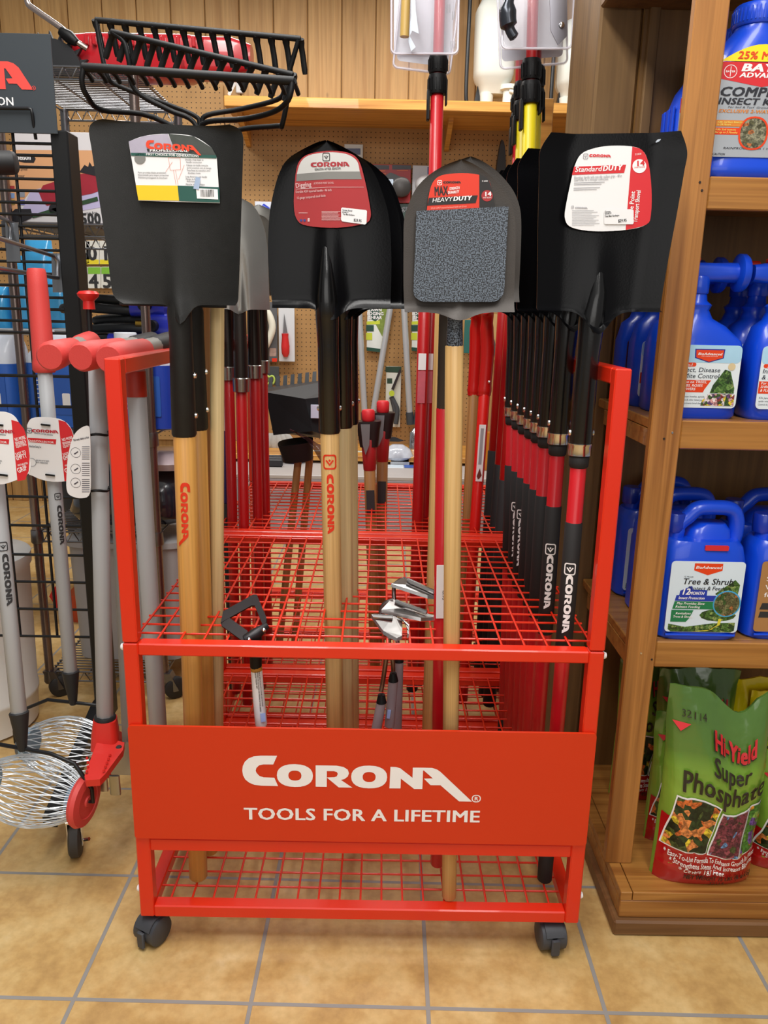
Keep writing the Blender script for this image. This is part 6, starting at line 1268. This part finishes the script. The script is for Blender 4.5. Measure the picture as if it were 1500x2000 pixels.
# ------------------------------------------------------------------ goods on the back wall
YG = YP-.001
def box_on(name, label, cat, px0, py0, px1, py1, Y, h, d, grp=None, part='card'):
    a, b = P(px0, py1, Y), P(px1, py0, Y); t = thing(name, label, cat, ((a.x+b.x)/2, Y, a.z), grp)
    o = MB().box(a.x, b.x, Y, Y+d, a.z, b.z, .002).build(part, mat(h, .4, var=.04) if isinstance(h, str) else h, t, 0, True); return t, o
def px(m, Y, k, pts): m.poly(pts, lambda x, y: P(x, y, Y-.0012*k))
def pin(px_, py_, Y0=None, L_=.12):
    a = P(px_, py_, (Y0 or YG)-L_); return MB().tube([Vector((a.x, YG, a.z-.01)), Vector((a.x, a.y+.01, a.z-.01)), a], .003, 6)
YH = YG-.05
# respirator, masks and cards
t, o = box_on('respirator_pack', 'red-backed pack with a black respirator hanging on the pegboard', 'mask pack', 720, 322, 803, 395, YH, 'b8262a', .01)
m = MB(); m.poly(smooth_px([(734, 357), (757, 342), (768, 342), (790, 352), (800, 362), (796, 382), (780, 386), (768, 386), (740, 384), (732, 372)], 3), lambda x, y: P(x, y, YH-.02)); m = MB().prism(smooth_px([(734, 357), (757, 340), (766, 338), (790, 350), (800, 362), (796, 382), (780, 384), (768, 390), (748, 388), (732, 372)], 3), lambda x, y: P(x, y, YH-.03), (0, .03, 0)); m.build('mask_body', mat('1d1d20', .3, coat=.3), t, 30, True)
MB().prism([(756, 350), (768, 350), (770, 374), (754, 374)], lambda x, y: P(x, y, YH-.045), (0, .02, 0)).build('valve', mat('aab4c0', .2, .8), t, 0, True)
MB().lathe([(.05, 0), (.05, .04), (.04, .045)], 24, Matrix.Translation(P(784, 367, YH-.03)) @ Matrix.Rotation(pi/2, 4, 'X')).build('filter', mat('3d3a38', .35, .4), t, 40, True)
m = MB(); px(m, YH, 1, [(734, 332), (752, 332), (752, 335), (734, 335)]); px(m, YH, 1, [(734, 338), (754, 338), (754, 341), (734, 341)]); px(m, YH, 1, [(775, 332), (797, 332), (797, 334), (775, 334)]); m.build('orange_print', mat('e8764e', .5), o, 0, True)
m = MB(); px(m, YH, 1, [(720, 322), (760, 323), (760, 331), (720, 331)]); px(m, YH, 1, [(766, 322), (803, 323), (803, 331), (766, 331)]); m.build('header_print', mat('36343e', .4), o, 0, True)
t, o = box_on('mask_pack', 'pack with a round white mask beside the respirator pack', 'mask pack', 804, 324, 862, 402, YH, 'c9ccd2', .01)
MB().loft([(0, 0, 0, .06, .05, 2), (.03, 0, 0, .055, .045, 2), (.05, 0, 0, .035, .03, 2)], 28, Matrix.Translation(P(832, 361, YH)) @ Matrix.Rotation(pi/2, 4, 'X')).build('mask_cup', mat('dfe0e2', .5), t, 50, True)
m = MB(); px(m, YH, 1, [(835, 326), (862, 326), (862, 341), (835, 340)]); m.build('blue_header', mat('1d3c86', .4), o, 0, True)
t, o = box_on('filter_pack', 'tall pale pack with a blue header hanging behind the round point shovel tip', 'pack', 672, 282, 709, 345, YH, 'b9b9b4', .03)
m = MB(); px(m, YH, 1, [(676, 290), (704, 290), (704, 302), (676, 302)]); m.build('blue_header', mat('2a2c56', .4), o, 0, True)
t, o = box_on('green_tray_pack', 'dark green pack under the respirator pack', 'pack', 752, 398, 806, 428, YH, '2c4038', .03)
m = MB(); m.text('bogs', plane(P(783, 411, YH-.002)), .04, .0); m.build('white_print', FADE, o, 0, True)
t, o = box_on('clear_tool_pack', 'clear pack of light green garden clippers between the two middle shovels', 'pack', 742, 462, 800, 538, YH, 'bac3ae', .02)
m = MB(); px(m, YH, 2, [(770, 480), (785, 470), (775, 530), (764, 525)]); px(m, YH, 1, [(776, 505), (795, 495), (800, 535), (778, 538)]); m.build('leaf_print', mat('7f9a5c', .5, var=.5, vs=60), o, 0, True)
MB().tube([P(766, 520, YH-.02), P(772, 526, YH-.02), P(780, 520, YH-.02)], .02, 8).build('clipper_hub', mat('4a4d52', .4, .5), t, 50, True)
t = thing('black_loop_cable', 'black looping cable hanging between the two middle shovels', 'cable', P(770, 480, YH-.08))
MB().tube(spl([P(760, 440, YH-.08), P(764, 478, YH-.1), P(780, 500, YH-.1), P(800, 512, YH-.1)], 5), .009, 8).build('cable', BLK, t, 60, True); MB().tube(spl([P(781, 448, YH-.08), P(785, 480, YH-.1), P(795, 500, YH-.1)], 5), .009, 8).build('cable', BLK, t, 60, True); MB().tube(spl([P(755, 495, YH-.08), P(772, 510, YH-.1), P(795, 520, YH-.1)], 5), .009, 8).build('cable', BLK, t, 60, True)
MB().box(P(762, 440, YG).x, P(806, 440, YG).x, YH-.1, YH, P(780, 450, YH).z, P(780, 432, YH).z, .004).build('bar', INK, t, 0, True)
# lawn edging shears: long silver handles on cards
def shear(x_off, label):
    t = thing('edging_shears', label, 'shears', P(735+x_off, 700, YH), 'long-handled edging shears'); f = lambda x, y, d=0.: P(x+x_off, y, YH-d)
    c = MB().prism([(718, 598), (765, 598), (748, 688), (716, 684)], lambda x, y: f(x, y, -.02), (0, .004, 0)).build('card', mat('dfe3df', .4, var=.02), t, 0, True)
    m = MB(); m.poly([(722, 598), (742, 598), (741, 620), (733, 628), (724, 622)], lambda x, y: f(x, y, -.018)); m.poly([(716, 678), (749, 682), (748, 689), (716, 685)], lambda x, y: f(x, y, -.018)); m.poly([(715, 635), (730, 635), (730, 647), (715, 647)], lambda x, y: f(x, y, -.018)); m.build('green_print', mat('1f4a3c', .4), c, 0, True)
    m = MB()
    for i, s_ in enumerate(('LAWN', 'EDGING', 'SHEAR')): m.text(s_, plane(f(733, 608+i*7.5, -.0165)), .024, .03)
    m.build('white_print', WHT, c, 0, True)
    m = MB(); m.poly([(740, 598), (764, 598), (755, 655), (748, 660), (733, 632), (742, 622)], lambda x, y: f(x, y, -.019)); m.build('hedge_picture', mat('7c8f3c', .5, var=.6, vs=40), c, 0, True)
    m = MB(); m.poly([(716, 628), (742, 626), (742, 633), (716, 634)], lambda x, y: f(x, y, -.0185)); m.poly([(715, 650), (727, 650), (727, 664), (715, 664)], lambda x, y: f(x, y, -.018)); m.build('lime_print', mat('c6d23c', .4), c, 0, True)
    for a, b in (((701, 600), (712, 805)), ((764, 590), (729, 805))):
        h = MB().tube([f(*a, .03), f(*b, .03)], .0175, 12).build('handle', mat('c9ccd0', .35, .5, var=.04), t, 50, True)
        MB().tube([f(*b, .03), f(b[0]*1.0+(b[0]-a[0])*.12, b[1]+24, .03)], .022, 12).build('foot', mat('3b4046', .5), h, 50, True)
    MB().tube([f(762, 592, .03), f(778, 540, .03)], .014, 10).build('blade_arm', mat('24282c', .5), t, 50, True); MB().tube([f(701, 600, .03), f(694, 540, .03)], .014, 10).build('blade_arm', mat('24282c', .5), t, 50, True)
shear(0, 'long-handled edging shears on a green and white card, left pair on the pegboard')
shear(88, 'second edging shears on a green and white card, partly behind the red poles')
# grass shears on a pale card
t, o = box_on('grass_shears', 'black grass shears with a lime pivot on a pale card, pegboard centre', 'shears', 752, 716, 784, 834, YH, 'd5d5ca', .006)
m = MB(); px(m, YH, 1, [(753, 716), (784, 716), (784, 728), (753, 727)]); px(m, YH, 1, [(756, 739), (766, 739), (766, 749), (756, 749)]); m.build('green_print', mat('2a4434', .4), o, 0, True)
MB().prism([(781, 720), (784, 724), (769, 762), (764, 760)], lambda x, y: P(x, y, YH-.02), (0, .008, 0)).build('blade', mat('2a2426', .4), t, 0, True)
MB().lathe([(.016, 0), (.016, .02)], 14, Matrix.Translation(P(765, 768, YH-.02)) @ Matrix.Rotation(pi/2, 4, 'X')).build('pivot', mat('b8c83c', .4), t, 40, True)
MB().tube(spl([P(764, 775, YH-.02), P(772, 790, YH-.02), P(776, 802, YH-.02), P(773, 828, YH-.02)], 4), .014, 10).build('handle', mat('43464a', .5), t, 50, True); MB().tube(spl([P(764, 775, YH-.02), P(768, 790, YH-.02), P(771, 805, YH-.02)], 4), .011, 10).build('handle', mat('43464a', .5), t, 50, True)
# left cards: pruning saw, red knife, scissors
t, o = box_on('saw_card', 'grey card with a white curved saw handle hanging on the pegboard', 'saw card', 505, 590, 541, 706, YH, '5a5a5c', .006)
MB().tube(spl([P(510, 598, YH-.02), P(525, 614, YH-.02), P(532, 640, YH-.02), P(524, 666, YH-.02), P(512, 688, YH-.02)], 5), .02, 10).build('handle', mat('e3e0cf', .45), t, 60, True)
m = MB(); px(m, YH, 1, rrect(13, 16, 1, 2, 533, 688)); m.build('picture', mat('a58a7e', .5, var=.5, vs=60), o, 0, True)
m = MB(); px(m, YH, 1, rrect(10, 7, 1, 2, 536, 703)); m.build('red_badge', ORED, o, 0, True)
t, o = box_on('knife_card', 'white card with a red-handled pointed knife hanging on the pegboard', 'knife card', 545, 596, 575, 706, YH, 'd3d5d8', .012)
MB().prism([(555, 612), (563, 660), (552, 660)], lambda x, y: P(x, y, YH-.01), (0, .004, 0)).build('blade', mat('8f8f92', .35, .8), t, 0, True)
MB().lathe([(.012, 0), (.022, .02), (.024, .06), (.018, .11), (.02, .13)], 14, axis(P(558, 697, YH-.015), P(557, 660, YH-.015))).build('handle', mat('cf2a2a', .4), t, 45, True)
t, o = box_on('scissor_card', 'dark card with lime green scissor handles beside the black scoop', 'scissors card', 512, 716, 545, 752, YH, '45484a', .006)
for x in (522, 531): MB().tube([P(x+5*cos(q*pi/6), 742+8*sin(q*pi/6), YH-.015) for q in range(13)], .006, 8).build('loop', mat('b2c95a', .45), t, 60, True)
t, o = box_on('blue_card', 'small white card with a blue item between the steel and round shovels', 'card', 498, 394, 530, 420, YH, 'd5d9e2', .006)
MB().tube([P(512, 403, YH-.01), P(524, 412, YH-.01)], .018, 8).build('blue_item', mat('2038b0', .4), t, 50, True)
t, o = box_on('green_card_tool', 'kraft card with a curved steel blade right of the arched red hoe', 'tool card', 945, 614, 972, 702, YH, 'c2a06a', .006)
MB().prism(smooth_px([(955, 648), (966, 665), (969, 690), (960, 694), (956, 670)], 3), lambda x, y: P(x, y, YH-.012), (0, .006, 0)).build('blade', mat('7d7d7c', .35, .8), t, 0, True)
t, o = box_on('teal_tool_card', 'teal tipped tool card left of the arched red hoe', 'tool card', 905, 625, 925, 690, YH, '2f6a64', .006)
t = thing('white_price_board', 'white board with a black striped edge and red frame end behind the black shovels', 'sign board', P(1020, 660, 1.9))
a, b = P(1016, 760, 1.9), P(1040, 615, 1.9); o = MB().box(a.x, b.x+.05, 1.9, 1.91, .002, b.z, .002).build('board', mat('cfcac8', .5), t, 0, True)
m = MB()
for k in range(7): m.poly([(1028, 632+k*9), (1042, 632+k*9), (1042, 637+k*9), (1028, 637+k*9)], lambda x, y: P(x, y, 1.898))
m.build('stripes', INK, o, 0, True)
# number plates on the left pegboard
for k, (x, y, s_) in enumerate(((181, 497, '0'), (207, 497, '1'), (162, 497, '6'), (184, 546, '4'), (210, 546, '5'), (158, 546, '3'))):
    t = thing('number_card', 'house number card reading '+s_+' on the left pegboard', 'number card', P(x, y, YG-.06), 'house number cards')
    o = MB().prism(rrect(25, 46 if y < 520 else 42, 2, 3, x, y-4), lambda u, v: P(u, v, YG-.02), (0, .019, 0)).build('card', mat('d9d8cf', .45, var=.03), t, 0, True)
    m = MB(); q = P(x, y+(11 if y < 520 else 16), YG-.0215); m.text(s_, plane(q), .105, .03); m.build('number', INK, o, 0, True)
    m = MB(); m.poly([(x-12, y+(10 if y < 520 else -24)), (x+12, y+(10 if y < 520 else -24)), (x+12, y+(19 if y < 520 else -11)), (x-12, y+(19 if y < 520 else -11))], lambda u, v: P(u, v, YG-.021)); m.build('colour_band', mat('e4d02e' if y < 520 else '7cb83a', .45), o, 0, True)
# blue bags on the back-left wall
for k, (x0, y0, x1, y1) in enumerate(((30, 500, 62, 640), (64, 470, 100, 640), (98, 540, 132, 640), (-10, 560, 18, 640))):
    a = P(x0, y1, 1.9); b = P(x1, y0, 1.9); t = thing('blue_pack', ('left', 'middle', 'right', 'far left')[k]+' bright blue plastic pack behind the black grid', 'pack', ((a.x+b.x)/2, 1.9, a.z), 'bright blue packs')
    MB().loft([(0, 0, 0, (b.x-a.x)/2, .03, 3), (.05, 0, 0, (b.x-a.x)/2, .05, 3), ((b.z-a.z)*.8, 0, 0, (b.x-a.x)/2, .04, 3), (b.z-a.z, 0, 0, (b.x-a.x)/2, .01, 4)], 24).build('pouch', mat('3fa6e0', .25, 0, .5, 30, .3, 12, coat=.4), t, 50)
t = thing('pack_table', 'low plain shelf carrying the bright blue packs', 'shelf', (-.9, 2.0, .9)); MB().box(-1.6, -.55, 1.8, 2.1, P(50, 640, 1.9).z-.025, P(50, 640, 1.9).z-.002, .003).build('board', mat('9a9da0', .4), t, 0, True)
for x in (-1.58, -.6): MB().box(x, x+.03, 1.95, 1.98, 0, P(50, 640, 1.9).z-.025).build('leg', mat('4a4643', .4), t, 0, True)
# goods on the base and cubby under the pegboard
zdk = .352
t = thing('serving_tray', 'pale green-white rounded tray standing under the pegboard behind the middle shovels', 'tray', (P(640, 940, 3.1).x, 3.1, zdk)); q0, q1 = P(590, 945, 3.1), P(731, 882, 3.1)
MB().prism([(0, 0), (q1.x-q0.x, 0)]+[((q1.x-q0.x)*(.5+.5*cos(pi*k/16)**1 if 1 else 0), (q1.z-zdk)*(.45+.55*sin(pi*k/16)**.5)) for k in range(0, 17)], plane((q0.x, 3.1, zdk)), (0, .03, 0)).build('tray_body', mat('cfd8c6', .45, var=.05), t, 30, True)
t = thing('card_bins', 'row of black folded cards in a tray under the pegboard, left', 'card tray', (P(530, 930, 2.95).x, 2.95, zdk))
for k in range(4):
    a, b = P(517, 945, 2.85+.06*k), P(552, 922-k*7, 2.85+.06*k); MB().box(a.x, b.x, a.y, a.y+.02, zdk, max(b.z, zdk+.04), .006).build('card', mat('26262b', .5), t, 0, True)
for k, (x0, y0, x1, y1, h, n, l) in enumerate(((755, 916, 789, 948, 'd6e3ee', 'carton', 'white carton with a blue emblem under the pegboard'), (789, 914, 812, 948, '3c62b4', 'carton', 'blue printed carton beside the white one under the pegboard'), (810, 922, 838, 948, 'e2ddd8', 'carton', 'small white packet with red print under the pegboard'), (762, 895, 800, 918, 'cfd2d6', 'pouch', 'grey and white pouch lying on the cartons under the pegboard'))):
    Y = 2.9 if k < 3 else 2.98; z0 = zdk if k < 3 else P(770, 916, 2.9).z; a, b = P(x0, y1, Y), P(x1, y0, Y); t = thing(n, l, n, ((a.x+b.x)/2, Y, z0)); o = MB().box(a.x, b.x, Y, Y+.08, z0, b.z, .004).build('pack', mat(h, .4, var=.08), t, 0, True)
    if k == 0: m = MB(); m.poly([(770, 928), (780, 940), (762, 942)], lambda x, y: P(x, y, Y-.002)); m.build('emblem', mat('3a3fae', .4), o, 0, True)
t = thing('crumpled_film', 'bag of crumpled clear and white packing on the pouch under the pegboard', 'bag', P(775, 890, 2.98)); MB().loft([(0, 0, 0, .07, .04, 2.4), (.02, 0, 0, .09, .06, 2.4), (.06, 0, 0, .07, .05, 2.2), (.085, 0, 0, .03, .02, 2)], 26, Matrix.Translation(P(776, 898, 3.02))).build('film', mat('c6cad4', .15, 0, .8, 40, .25, 30, coat=.5), t, 60, True)
t = thing('foil_pack', 'shiny foil pack hanging left of the red poles under the shears', 'pack', P(811, 880, YH-.1)); MB().loft([(0, 0, 0, .04, .02, 3), (.05, 0, 0, .045, .03, 3), (.22, 0, 0, .04, .025, 3), (.25, 0, 0, .02, .01, 3)], 20, Matrix.Translation(P(811, 920, YH-.1))).build('foil', mat('b6b8bc', .15, .9, .6, 40, .2, 20), t, 60, True)
t = thing('orange_bag', 'orange and green printed bag low on the back wall, right of the stickered hoe', 'bag', P(945, 900, 2.9)); a = P(948, 945, 2.9); MB().loft([(0, 0, 0, .06, .03, 3), (.08, 0, 0, .065, .04, 3), (.2, 0, 0, .05, .03, 3), (P(948, 868, 2.9).z-zdk, -.01, 0, .03, .01, 3)], 22, Matrix.Translation((a.x, 2.9, zdk))).build('pouch', mat('c97a1c', .35, var=.35, vs=20), t, 50, True)
t = thing('purple_bucket', 'purple rimmed bucket edge left of the pale tray under the pegboard', 'bucket', (P(572, 930, 3.0).x, 3.0, zdk)); MB().lathe([(.05, 0), (.07, P(575, 884, 3.0).z-zdk), (.076, P(575, 884, 3.0).z-zdk+.008), (.066, P(575, 884, 3.0).z-zdk+.01)], 26, Matrix.Translation((P(575, 930, 3.0).x, 3.0, zdk))).build('pail', mat('2f2550', .4), t, 40, True)
# cotton gloves
t = thing('cloth_gloves', 'bundle of grey-white gloves hanging below the black scoop', 'gloves', P(540, 860, YH-.15))
for k in range(5): MB().tube([P(528+k*7, 846, YH-.15), P(524+k*11, 866, YH-.16), P(522+k*13, 884-3*abs(k-2), YH-.15)], [.02, .028, .015], 8, True, .5).build('finger', mat('b9bab6', .6, var=.15, vs=50), t, 50, True)
# white sprayer tanks on the wall shelf
zsh = a2.z if 0 else P(437, 186, 3.0).z
TNK = mat('dfe0d6', .4, var=.03)
def tank(px0, px1, pyt, Y, label):
    xa, xb = P(px0, 190, Y).x, P(px1, 190, Y).x; h = P((px0+px1)/2, pyt, Y).z-zsh; hx = (xb-xa)/2; t = thing('sprayer_tank', label, 'sprayer tank', ((xa+xb)/2, Y, zsh), 'white sprayer tanks on the wall shelf')
    MB().loft([(.12*h, 0, 0, hx*.62, .05, 3), (.2*h, 0, 0, hx*.72, .07, 3), (.25*h, 0, 0, hx*.9, .09, 3.4), (.3*h, 0, 0, hx*.97, .1, 3.6), (.85*h, 0, 0, hx, .1, 3.6), (.97*h, .01, 0, hx*.8, .07, 3.2), (h, .01, 0, hx*.5, .04, 3)], 32).build('tank', TNK, t, 45)
    MB().lathe([(.03, 0), (.035, .13*h)], 16, Matrix.Translation((-hx*.3, -.02, 0))).build('outlet', TNK, t, 40); MB().lathe([(.03, 0), (.028, .14*h), (.045, .15*h), (.045, .19*h)], 16, Matrix.Translation((hx*.75, -.05, 0))).build('pump', TNK, t, 40)
    MB().tube(spl([(hx*.75, -.08, .13*h), (hx*1.1, -.09, .1*h), (hx*1.2, -.09, 0.01)], 5), .009, 8).build('tube', TNK, t, 60)
    m = MB(); m.tube(spl([(-hx*1.3, 0, h), (-hx*1.32, 0, .2*h), (-hx*1.2, 0, .04*h), (-hx*.9, -.02, .012), (0, -.03, .012)], 5), .01, 8); m.add([(-hx*.9, 0, .02), (-hx*.5, 0, .02), (-hx*.62, 0, .35*h), (-hx*.9, .03, .02), (-hx*.5, .03, .02), (-hx*.62, .03, .35*h)], [(0, 1, 2), (5, 4, 3), (0, 3, 4, 1), (1, 4, 5, 2), (2, 5, 3, 0)]); m.build('stand_frame', mat('1c1d20', .4), t, 50)
tank(922, 1000, -8, 3.15, 'left white sprayer tank on the wall shelf')
tank(1085, 1140, 40, 3.15, 'right white sprayer tank on the wall shelf, half hidden by the clear packs')
t = thing('long_board', 'narrow orange board standing upright behind the yellow poles', 'board', P(1070, 300, 1.4)); a = P(1066, 265, 1.35); b_ = P(1083, 192, 1.35); MB().box(a.x-.018, a.x+.018, 1.35, 1.37, 0, b_.z, .002).build('board', WS, t, 0, True)
t = thing('dark_shears', 'dark pointed blade tool hanging on the pegboard left of the yellow poles', 'tool', P(980, 310, YH)); MB().prism(smooth_px([(980, 272), (986, 285), (987, 345), (970, 345), (974, 300)], 3), lambda x, y: P(x, y, YH), (0, .05, 0)).build('blade', mat('211d1d', .5), t, 30, True)
t = thing('pruning_knife', 'flat dark knife blade lying on the ledge below the grass shears', 'blade', P(770, 860, YH)); MB().prism([(754, 853), (772, 854), (789, 861), (778, 863), (754, 862)], lambda x, y: P(x, y, 3.1), (0, .01, 0)).build('blade', mat('2b2c30', .4), t, 0, True)
